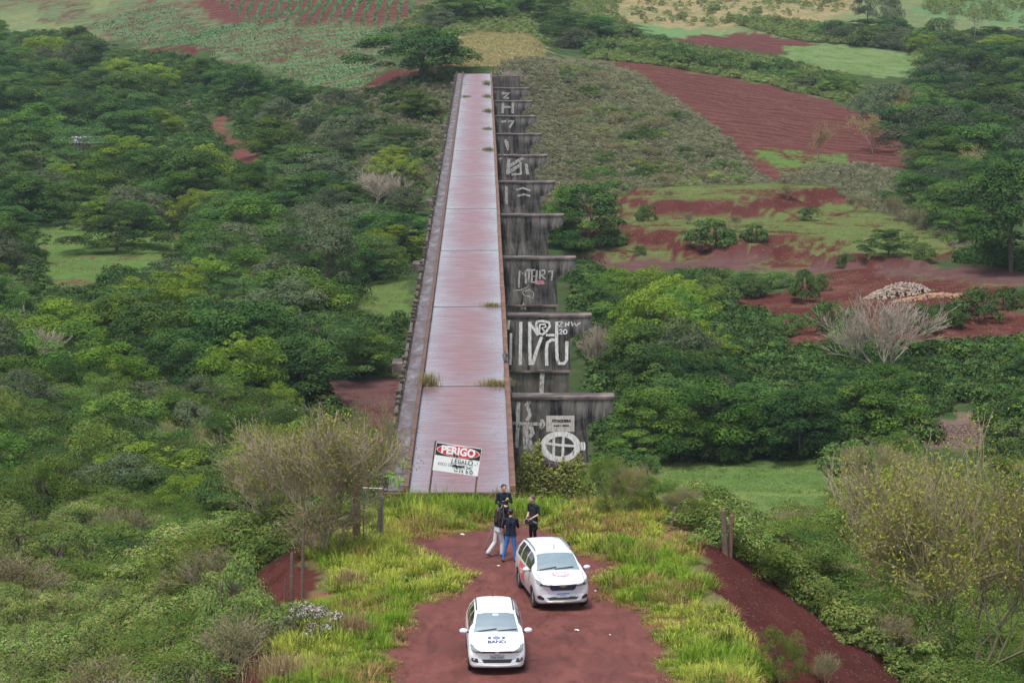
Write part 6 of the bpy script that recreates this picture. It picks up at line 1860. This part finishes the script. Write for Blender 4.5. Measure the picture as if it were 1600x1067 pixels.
patch('logo_band', [(-.16, .555), (.2, .545), (.2, .515), (-.16, .525)], 'top', M_SWHITE, body, 0.010, 0.01)

# ------------------------------------------------------------------ people
def capsule(mb, p, q, r0, r1, n=10):
    p = Vector(p); q = Vector(q); d = q - p
    L_ = d.length; d = d.normalized() if L_ > 1e-6 else Vector((0, 0, 1))
    a = d.orthogonal().normalized(); b = d.cross(a)
    rings = []
    for t in (-80, -50, -25, 0): rings.append((p + d * (r0 * math.sin(R(t))), r0 * math.cos(R(t))))
    for t in (0, 25, 50, 80): rings.append((q + d * (r1 * math.sin(R(t))), r1 * math.cos(R(t))))
    v = []; f = []
    for c, r in rings:
        for k in range(n):
            an = 2 * math.pi * k / n; v.append(tuple(c + a * (r * math.cos(an)) + b * (r * math.sin(an))))
    for i in range(len(rings) - 1):
        for k in range(n): f.append((i * n + k, i * n + (k + 1) % n, (i + 1) * n + (k + 1) % n, (i + 1) * n + k))
    f.append(tuple(range(n - 1, -1, -1))); f.append(tuple(range((len(rings) - 1) * n, len(rings) * n)))
    mb.add(v, f)

def person(label, pos, yaw, J, mats, hair='short', voxel=0.015, female=False, group=None):
    """J: joint positions (x right, y back, z up; the figure faces -y). One continuous body surface, coloured by the limb underneath."""
    bones = []
    def bone(p, q, r0, r1, m): bones.append((Vector(p), Vector(q), r0, r1, m))
    hd = Vector(J['head']); nk = Vector(J['neck']); ch = Vector(J['chest']); pv_ = Vector(J['pelvis'])
    f = J.get('face', Vector((0, -1, 0))).normalized(); s_ = 0.9 if female else 1.0
    TOP, SKIN, LEG, SHOE, HAIR, ARM = 'top', 'skin', 'leg', 'shoe', 'hair', J.get('sleeve', 'top')
    bone(nk, hd + Vector((0, 0, -0.05)), 0.056 * s_, 0.055 * s_, SKIN)
    bone(hd + Vector((0, 0, 0.035)), hd + f * 0.015 + Vector((0, 0, -0.03)), 0.092, 0.078, SKIN)          # skull
    bone(hd + f * 0.05 + Vector((0, 0, -0.07)), hd + f * 0.062 + Vector((0, 0, -0.085)), 0.042, 0.03, SKIN)  # jaw
    bone(hd + f * 0.095 + Vector((0, 0, 0.0)), hd + f * 0.112 + Vector((0, 0, -0.03)), 0.012, 0.016, SKIN)   # nose
    sd_ = Vector((-f.y, f.x, 0))
    for k in (-1, 1): bone(hd + sd_ * (k * 0.088) + Vector((0, 0, 0.0)), hd + sd_ * (k * 0.09) + Vector((0, 0, -0.035)), 0.02, 0.014, SKIN)
    sl, sr = Vector(J['sho_l']), Vector(J['sho_r'])
    bone(sl, sr, 0.072 * s_, 0.072 * s_, TOP)
    mid = (ch * 0.5 + pv_ * 0.5)
    w = 0.085 * s_
    side = (sr - sl).normalized()
    for k in (-1, 1):
        bone(ch + side * (k * w), mid + side * (k * w * 0.85), 0.105 * s_, 0.095 * s_, TOP)
        bone(mid + side * (k * w * 0.85), pv_ + side * (k * w * 0.9) + Vector((0, 0, 0.02)), 0.095 * s_, 0.108 * s_, TOP)
    bone(nk, ch, 0.062 * s_, 0.11 * s_, TOP)
    for e in ('l', 'r'):
        sh, el, wr = Vector(J['sho_' + e]), Vector(J['elb_' + e]), Vector(J['wri_' + e])
        bone(sh, el, 0.060 * s_, 0.047 * s_, TOP)
        bone(el, wr, 0.042 * s_, 0.030 * s_, ARM)
        hdir = Vector(J.get('hand_' + e, wr - el)).normalized()
        bone(wr, wr + hdir * 0.075, 0.034, 0.032, SKIN)
        pal = hdir.orthogonal().normalized()
        for k, (o_, ln) in enumerate(((-0.03, 0.06), (-0.01, 0.075), (0.011, 0.07), (0.03, 0.055))):
            b0 = wr + hdir * 0.075 + pal * o_
            cur = hdir.cross(pal)
            b1 = b0 + hdir * ln * 0.6 + cur * 0.01; bone(b0, b1, 0.010, 0.0095, SKIN); bone(b1, b1 + hdir * ln * 0.35 + cur * 0.03, 0.0095, 0.008, SKIN)
        bone(wr + hdir * 0.03 - pal * 0.03, wr + hdir * 0.075 - pal * 0.065, 0.013, 0.010, SKIN)
        hp, kn, an = Vector(J['hip_' + e]), Vector(J['kne_' + e]), Vector(J['ank_' + e])
        fl_ = J.get('flare', 1.0)
        bone(pv_ + (hp - pv_) * 0.6, hp, 0.112 * s_, 0.112 * s_, LEG)
        bone(hp, kn, 0.095 * s_, 0.064 * (1 + (fl_ - 1) * 0.5), LEG)
        bone(kn, an + Vector((0, 0, 0.03)), 0.062 * (1 + (fl_ - 1) * 0.5), 0.047 * fl_, LEG)
        ft = Vector(J.get('foot_' + e, (0, -1, 0))).normalized()
        bone(an + Vector((0, 0, -0.035)) - ft * 0.05, an + ft * 0.15 + Vector((0, 0, -0.05)), 0.047, 0.038, SHOE)
    mb = MB()
    for p_, q_, r0, r1, m_ in bones: capsule(mb, p_, q_, r0, r1)
    tmp = mb.build('tmp_person', None)
    md = tmp.modifiers.new('r', 'REMESH'); md.mode = 'VOXEL'; md.voxel_size = voxel; md.use_smooth_shade = True
    sm = tmp.modifiers.new('s', 'SMOOTH'); sm.factor = 0.5; sm.iterations = 2
    dg = bpy.context.evaluated_depsgraph_get(); dg.update()
    me = bpy.data.meshes.new_from_object(tmp.evaluated_get(dg)); bpy.data.objects.remove(tmp)
    me.name = 'body'; me.materials.clear()
    names = list(mats.keys())
    for k in names: me.materials.append(mats[k])
    nf = len(me.polygons)
    cen = np.empty(nf * 3); me.polygons.foreach_get('center', cen); cen = cen.reshape(-1, 3)
    best = np.full(nf, 1e9); bi = np.zeros(nf, int)
    for p_, q_, r0, r1, m_ in bones:
        a = np.array(p_); d = np.array(q_) - a; L2 = (d * d).sum() + 1e-9
        t = np.clip(((cen - a) @ d) / L2, 0, 1)
        dist = np.linalg.norm(cen - (a + t[:, None] * d), axis=1) - (r0 + (r1 - r0) * t)
        upd = dist < best; best[upd] = dist[upd]; bi[upd] = names.index(m_)
    # waist hem, collar
    hem = J.get('hem', pv_.z - 0.02)
    topi, legi = names.index('top'), names.index('leg')
    cz_ = cen[:, 2]
    near_mid = np.hypot(cen[:, 0] - pv_.x, cen[:, 1] - pv_.y) < 0.24
    handmask = bi == names.index('skin')
    bi = np.where((bi == legi) & (cz_ > hem) & near_mid & ~handmask, topi, bi); bi = np.where((bi == topi) & (cz_ < hem) & near_mid, legi, bi)
    me.polygons.foreach_set('material_index', bi.astype(np.int32)); me.polygons.foreach_set('use_smooth', np.ones(nf, bool)); me.update()
    root = empty('person', pos, yaw); tag(root, label, 'person', group)
    link('body', me, None, root)
    # hair
    rg = random.Random(len(label)); mb = MB()
    if hair == 'short':
        for k in range(26):
            a = rg.uniform(0, 6.28); u1 = rg.uniform(0.1, 1)
            d = Vector((math.cos(a) * math.sqrt(1 - u1 * u1), math.sin(a) * math.sqrt(1 - u1 * u1), u1))
            if d.dot(f) > 0.55 and u1 < 0.62: continue
            mb.ell(tuple(hd + Vector((0, 0, 0.035)) + d * 0.082), 0.032, 0.032, 0.028, 7, 5)
        mb.ell(tuple(hd + Vector((0, 0, 0.055)) - f * 0.02), 0.094, 0.098, 0.078, 14, 10)
        mb.ell(tuple(hd + Vector((0, 0, -0.005)) - f * 0.045), 0.082, 0.06, 0.075, 12, 8)
    else:
        mb.ell(tuple(hd + Vector((0, 0, 0.04)) - f * 0.02), 0.105, 0.108, 0.095, 14, 10)
        for k in range(9):
            t = k / 8; c = hd - f * (0.07 + 0.035 * t) + Vector((0, 0, 0.02 - 0.36 * t)); mb.ell(tuple(c), 0.105 - 0.02 * t, 0.07 - 0.015 * t, 0.07, 10, 7)
        for k in (-1, 1):
            for q in range(5): mb.ell(tuple(hd + sd_ * k * 0.085 - f * 0.02 + Vector((0, 0, 0.0 - 0.055 * q))), 0.04, 0.055, 0.05, 8, 6)
    hr = mb.build('hair', mats['hair'], root, True)
    # eyes, brows and mouth
    mb = MB(); up_ = Vector((0, 0, 1))
    for k in (-1, 1):
        mb.ell(tuple(hd + f * 0.088 + sd_ * (k * 0.034) + up_ * 0.008), 0.012, 0.012, 0.008, 8, 6)
    mb.build('eyes', M_TRIM, root)
    mb = MB(); c = hd + f * 0.096 - up_ * 0.062; mb.ell(tuple(c), 0.026 if abs(sd_.x) > .5 else 0.01, 0.026 if abs(sd_.x) <= .5 else 0.01, 0.007, 8, 6); mb.build('mouth', M_LIP, root)
    return root
def fabric(name, c, var=0.25): return plain(name, c, 0.9, var=var, scale=9, bump=0.25, spec=0.2)
M_LIP = plain('lips', (0.22, 0.07, 0.06), 0.5)
M_SKIN = plain('skin', (0.42, 0.23, 0.155), 0.55, var=0.1); M_HAIR = plain('dark_hair', (0.012, 0.010, 0.010), 0.6, var=0.4); M_HAIRG = plain('greying_hair', (0.06, 0.055, 0.05), 0.6, var=0.4)
M_HAIRB = plain('brown_hair', (0.03, 0.015, 0.012), 0.55, var=0.4)
M_JEANS = fabric('blue_denim', (0.035, 0.13, 0.36)); M_NAVYT = fabric('navy_cotton', (0.010, 0.013, 0.025)); M_BLK = fabric('black_cotton', (0.011, 0.011, 0.013)); M_GREYT = fabric('light_grey_cloth', (0.40, 0.40, 0.41), 0.15)
M_JACKET = fabric('dark_blue_jacket', (0.010, 0.016, 0.028)); M_SHOED = plain('dark_shoe', (0.02, 0.015, 0.015), 0.6); M_SNEAK = plain('black_white_trainer', (0.12, 0.12, 0.13), 0.6, var=0.8, scale=14)
M_GREYNAVY = fabric('charcoal_cotton', (0.016, 0.018, 0.026))
def jn(**k): return k
def place(px, py):
    P = on_z(px, py, -0.1); return (P[0], P[1], zat(P[0], P[1]) + 0.03)
def fmats(top, leg, shoe, hair): return {'top': top, 'skin': M_SKIN, 'leg': leg, 'shoe': shoe, 'hair': hair}
# man seen from behind in jeans, holding a phone in front of him
J = jn(head=(0.0, -0.05, 1.67), neck=(0, 0, 1.50), chest=(0, 0.0, 1.34), pelvis=(0, 0.0, 0.97), sho_l=(-0.19, 0.0, 1.43), sho_r=(0.19, 0.0, 1.43),
       elb_l=(-0.25, -0.10, 1.17), elb_r=(0.27, -0.08, 1.16), wri_l=(-0.12, -0.30, 1.22), wri_r=(0.16, -0.30, 1.15), hip_l=(-0.095, 0, 0.93), hip_r=(0.095, 0, 0.93),
       kne_l=(-0.13, 0.0, 0.50), kne_r=(0.17, 0.0, 0.50), ank_l=(-0.15, 0.03, 0.10), ank_r=(0.26, 0.03, 0.10), foot_l=(-0.25, -1, 0), foot_r=(0.2, -1, 0), sleeve='skin', face=Vector((0, -1, -0.2)), hem=0.90)
pA = place(798, 876)
person('man with his back to the cars in navy shirt and blue jeans', pA, math.pi + R(8), {**fmats(M_NAVYT, M_JEANS, M_SHOED, M_HAIR)}, 'short') if False else None
A = person('man seen from behind in navy shirt and blue jeans', pA, math.pi, J, fmats(M_NAVYT, M_JEANS, M_SHOED, M_HAIR))
# woman in black top and pale grey trousers, stepping to the right, seen from behind
J = jn(head=(0.0, -0.04, 1.55), neck=(0, 0, 1.385), chest=(0, 0, 1.23), pelvis=(0, 0, 0.92), sho_l=(-0.165, 0, 1.32), sho_r=(0.165, 0, 1.32), elb_l=(-0.20, 0.05, 1.06), elb_r=(0.2, -0.05, 1.07),
       wri_l=(-0.16, -0.02, 0.83), wri_r=(0.14, -0.24, 1.02), hip_l=(-0.085, 0, 0.88), hip_r=(0.085, 0, 0.88), kne_l=(-0.09, -0.12, 0.48), kne_r=(0.09, 0.06, 0.47), ank_l=(-0.10, -0.10, 0.11), ank_r=(0.10, 0.33, 0.13),
       foot_l=(0, -1, 0), foot_r=(0, -1, -0.45), flare=1.55, face=Vector((0.0, -1, 0)), hem=1.02)
person('woman in black top and pale grey trousers stepping beside the tripod', place(778, 868), math.pi - R(58), J, fmats(M_BLK, M_GREYT, M_SNEAK, M_HAIRB), 'long', female=True)
# man facing us with a microphone
J = jn(head=(0.0, -0.03, 1.68), neck=(0, 0, 1.51), chest=(0, 0.01, 1.35), pelvis=(0, 0.0, 0.98), sho_l=(-0.205, 0, 1.44), sho_r=(0.205, 0, 1.44), elb_l=(-0.27, -0.03, 1.16), elb_r=(0.27, -0.06, 1.17),
       wri_l=(0.0, -0.25, 1.10), wri_r=(0.10, -0.26, 1.28), hip_l=(-0.095, 0, 0.94), hip_r=(0.095, 0, 0.94), kne_l=(-0.11, 0, 0.51), kne_r=(0.11, 0, 0.51), ank_l=(-0.13, 0.03, 0.1), ank_r=(0.13, 0.03, 0.1),
       foot_l=(-0.2, -1, 0), foot_r=(0.2, -1, 0), hem=0.90, face=Vector((0.12, -1, -0.05)))
pR = place(787, 836)
person('man in dark jacket facing the camera holding a microphone', pR, R(6), J, fmats(M_JACKET, M_BLK, M_SHOED, M_HAIR))
# man at right in dark shirt, arms bent, camera slung at his hip
J = jn(head=(0.0, -0.06, 1.66), neck=(0, 0, 1.50), chest=(0, 0.01, 1.34), pelvis=(0, 0.0, 0.97), sho_l=(-0.2, 0, 1.43), sho_r=(0.2, 0, 1.43), elb_l=(-0.28, 0.06, 1.17), elb_r=(0.26, 0.03, 1.16),
       wri_l=(-0.14, -0.16, 1.0), wri_r=(0.14, -0.22, 1.03), hip_l=(-0.095, 0, 0.93), hip_r=(0.095, 0, 0.93), kne_l=(-0.10, -0.02, 0.50), kne_r=(0.10, -0.02, 0.50), ank_l=(-0.12, 0.03, 0.1), ank_r=(0.12, 0.03, 0.1),
       foot_l=(-0.2, -1, 0), foot_r=(0.2, -1, 0), sleeve='skin', hem=0.88, face=Vector((0, -1, -0.1)))
pM = place(833, 853)
person('man in charcoal shirt standing apart with a camera at his waist', pM, -R(48), J, fmats(M_GREYNAVY, M_BLK, M_SHOED, M_HAIRG))
# things they hold
mic = empty('microphone', (pR[0] + 0.13, pR[1] - 0.31, pR[2] + 1.20), 0); tag(mic, 'hand microphone with yellow collar held by the man in dark jacket', 'microphone')
MB().tube((0, 0, -0.02), (0, -0.02, 0.16), 0.016, 0.02).build('handle', M_TRIM, mic)
mb = MB(); mb.cbox(-0.035, 0.035, -0.055, 0.015, 0.14, 0.20, 0.008); mb.build('collar', plain('yellow_collar', (0.65, 0.5, 0.06), 0.5), mic)
MB().ell((0, -0.025, 0.235), 0.036, 0.036, 0.045).build('windshield', M_BLK, mic, True)
vc = empty('video_camera', (pM[0] - 0.10, pM[1] - 0.24, pM[2] + 0.92), -R(20)); tag(vc, 'black camera with lens slung at the waist of the man standing apart', 'camera'); vc.scale = (0.85, 0.85, 0.85)
mb = MB(); mb.cbox(-0.20, 0.12, -0.10, 0.08, -0.1, 0.12, 0.02); mb.build('camera_body', M_TRIM, vc)
mb = MB(); mb.tube((0.12, -0.02, 0.0), (0.30, -0.05, -0.06), 0.065, 0.08, 16); mb.build('lens', M_TRIM, vc)
mb = MB(); mb.tube((0.30, -0.05, -0.06), (0.304, -0.051, -0.062), 0.062, 0.062, 16); mb.build('lens_glass', M_LAMP, vc)
mb = MB(); mb.path([(-0.15, 0, 0.12), (-0.12, 0, 0.2), (0.05, 0, 0.2), (0.08, 0, 0.12)], 0.014); mb.build('top_handle', M_TRIM, vc)
mb = MB(); mb.cbox(-0.26, -0.2, -0.08, 0.02, -0.05, 0.07, 0.01); mb.build('battery', M_SGREY, vc)
mb = MB(); mb.cbox(0.02, 0.30, -0.04, 0.10, -0.30, -0.16, 0.02); mb.build('bag', M_BLK, vc)
tp = empty('tripod', (pR[0] - 0.03, pR[1] - 1.05, zat(pR[0], pR[1] - 1.05) + 0.03)); tag(tp, 'black camera tripod standing between the woman and the man in jeans', 'tripod')
for (ax_, ay_) in ((-0.66, -1.25), (0.05, 0.1), (0.02, -0.95)):
    mb = MB(); mb.path([(0, -0.35, 1.42), (ax_ * 0.55, -0.35 + (ay_ + 0.35) * 0.55, 0.66), (ax_, ay_, 0.0)], [0.024, 0.02, 0.016], 6); mb.build('leg', M_TRIM, tp)
mb = MB(); mb.cbox(-0.05, 0.05, -0.40, -0.30, 1.40, 1.50, 0.01); mb.build('head', M_TRIM, tp)

# ------------------------------------------------------------------ black bird on the kerb
P = on_y(790, 568, JOINTS[0] + 5.2)
bird = empty('black_bird', (1.02, JOINTS[0] + 5.5, 0.27)); tag(bird, 'large black bird perched on the thin deck kerb near the second pier', 'bird')
mb = MB()
capsule(mb, (0, -0.02, 0.17), (0, 0.14, 0.30), 0.085, 0.10); capsule(mb, (0, 0.14, 0.32), (0, 0.19, 0.45), 0.05, 0.032); capsule(mb, (0, 0.20, 0.46), (0, 0.23, 0.46), 0.036, 0.03); capsule(mb, (0, 0.25, 0.455), (0, 0.30, 0.435), 0.016, 0.008)
capsule(mb, (0, -0.03, 0.15), (0, -0.22, 0.05), 0.06, 0.035)
for k in (-1, 1): capsule(mb, (k * 0.09, 0.12, 0.30), (k * 0.07, -0.16, 0.10), 0.05, 0.025); capsule(mb, (k * 0.04, 0.05, 0.14), (k * 0.04, 0.06, 0.0), 0.02, 0.012)
tmp = mb.build('tmp_bird', None); md = tmp.modifiers.new('r', 'REMESH'); md.mode = 'VOXEL'; md.voxel_size = 0.014; md.use_smooth_shade = True
dg = bpy.context.evaluated_depsgraph_get(); dg.update(); me = bpy.data.meshes.new_from_object(tmp.evaluated_get(dg)); bpy.data.objects.remove(tmp); me.materials.clear()
link('body', me, plain('black_feathers', (0.012, 0.012, 0.014), 0.5, var=0.4), bird)

# ------------------------------------------------------------------ litter, hut, rubble, brush pile
M_PAPER = plain('paper', (0.72, 0.68, 0.62), 0.8)
for i, (px_, py_, w_, lab) in enumerate([(901, 985, 0.14, 'white paper scrap lying in front of the silver car'), (953, 991, 0.06, 'tiny white scrap at the right side of the road'), (722, 835, 0.16, 'pale strip of litter at the road end left of the tripod'), (779, 884, 0.12, 'pale scrap near the feet of the man in jeans'), (930, 923, 0.08, 'white scrap in the verge grass beside the silver car')]):
    P = on_z(px_, py_, -0.1)
    rg = random.Random(i); z_ = zat(P[0], P[1]) + 0.045
    pts = [(rg.uniform(0.7, 1.1) * w_ * math.cos(a) * 0.6, rg.uniform(0.7, 1.1) * w_ * math.sin(a) * 0.45, rg.uniform(0, 0.04)) for a in np.linspace(0, 6.28, 8)[:-1]]
    mb = MB(); mb.add(pts + [(0, 0, 0.05)], [(k, (k + 1) % 7, 7) for k in range(7)])
    o = mb.build('paper_scrap', M_PAPER); o.location = (P[0], P[1], z_); tag(o, lab, 'litter', 'white litter scraps on the road')

P = ground(140, 240); hut = empty('hut', (P[0], P[1], zat(P[0], P[1]))); tag(hut, 'small hut with grey sheet roof showing between trees at left', 'hut')
M_HUTW = plain('hut_wall', (0.3, 0.26, 0.2), 0.9); M_TIN = plain('sheet_roof', (0.20, 0.20, 0.24), 0.5, var=0.35, scale=2)
mb = MB(); mb.box(-2.2, 2.2, -1.8, 1.8, -0.3, 2.0); mb.build('wall', M_HUTW, hut)
mb = MB()
mb.add([(-2.7, -2.3, 1.95), (2.7, -2.3, 1.95), (2.7, 0, 2.75), (-2.7, 0, 2.75), (-2.7, 2.3, 1.95), (2.7, 2.3, 1.95), (-2.7, -2.3, 1.89), (2.7, -2.3, 1.89), (2.7, 0, 2.69), (-2.7, 0, 2.69), (-2.7, 2.3, 1.89), (2.7, 2.3, 1.89)],
       [(0, 1, 2, 3), (3, 2, 5, 4), (6, 9, 8, 7), (9, 10, 11, 8), (0, 6, 7, 1), (4, 5, 11, 10), (0, 3, 9, 6), (3, 4, 10, 9), (1, 7, 8, 2), (2, 8, 11, 5)])
rf_ = mb.build('roof', M_TIN, hut)
mb = MB()
for k in range(13): mb.box(-2.6 + k * 0.43, -2.55 + k * 0.43, -2.28, -0.02, 0, 0.03)
mb.v = [(a, b, 1.965 + (b + 2.3) * (0.8 / 2.3) + c) for a, b, c in mb.v]; o = mb.build('roof_ribs', M_TIN, rf_); o['kind'] = 'stuff'
mb = MB(); mb.box(-0.4, 0.45, -1.84, -1.8, -0.2, 1.7); mb.build('door', M_POSTW, hut)

def rock_pile(name, px_, py_, wx, wy, h, n, cols, label, cat, seed, size):
    P = ground(px_, py_); rg = np.random.default_rng(seed); mb = MB(); rr = random.Random(seed)
    for k in range(n):
        a = rr.uniform(0, 6.28); q = math.sqrt(rr.random()); x, y = wx * q * math.cos(a), wy * q * math.sin(a)
        z = zat(P[0] + x, P[1] + y) - P[2] + h * (1 - q * q) * rr.uniform(0.6, 1.0); s = size * rr.uniform(0.5, 1.3)
        b = len(mb.v); mb.ell((x, y, z), s * rr.uniform(.7, 1.2), s * rr.uniform(.7, 1.2), s * rr.uniform(.5, .9), 5, 3)
    o = mb.build(name, cols); o.location = P; tag(o, label, cat, kind='stuff'); return o
rock_pile('rubble_heap', 1402, 455, 3.2, 2.2, 1.2, 900, plain('pale_rubble', (0.27, 0.215, 0.165), 0.9, var=0.3, scale=2), 'heap of pale rubble on the red bank at right', 'rubble', 1, 0.13)
rock_pile('sand_spill', 1450, 462, 3.4, 1.2, 0.4, 500, plain('sandy_rubble', (0.28, 0.165, 0.10), 0.9, var=0.25, scale=2), 'sandy orange spill trailing right of the pale rubble heap', 'rubble', 2, 0.12)
rock_pile('stone_scatter', 1500, 690, 3.2, 5.0, 0.25, 700, plain('grey_stones', (0.13, 0.085, 0.07), 0.9, var=0.35, scale=2), 'scattered stones on bare ground at the right below the track', 'stones', 3, 0.09)
P = ground(305, 172); mb = MB(); rr = random.Random(5)
for k in range(170):
    a = rr.uniform(0, 6.28); q = math.sqrt(rr.random()); x, y = 4.2 * q * math.cos(a), 2.2 * q * math.sin(a); z = 1.3 * (1 - q * q) * rr.random()
    d = Vector((rr.gauss(0, 1), rr.gauss(0, 1), rr.gauss(0, 0.5))).normalized() * rr.uniform(0.4, 1.2)
    mb.tube((x - d.x, y - d.y, z - d.z * 0.3), (x + d.x, y + d.y, z + abs(d.z)), rr.uniform(0.04, 0.12), 0.03, 5)
o = mb.build('brush_pile', plain('dead_wood', (0.20, 0.14, 0.115), 0.9, var=0.4, scale=1)); o.location = P; tag(o, 'pile of cut dead branches beside the soil path at upper left', 'brush pile', kind='stuff')
# ------------------------------------------------------------------ haze over the valley
mb = MB(); mb.box(-900, 1000, -30, 4950, -24, 24)
m, N, L, p = newmat('haze')
N.remove(p)
pv = N.new('ShaderNodeVolumePrincipled')
pv.inputs['Color'].default_value = (0.70, 0.86, 1.0, 1); pv.inputs['Density'].default_value = 0.00007; pv.inputs['Anisotropy'].default_value = 0.0
out = [n for n in N if n.type == 'OUTPUT_MATERIAL'][0]
L.new(pv.outputs[0], out.inputs['Volume'])
hz = mb.build('haze', m); tag(hz, 'thin pale haze hanging over the whole valley', 'haze', kind='stuff')
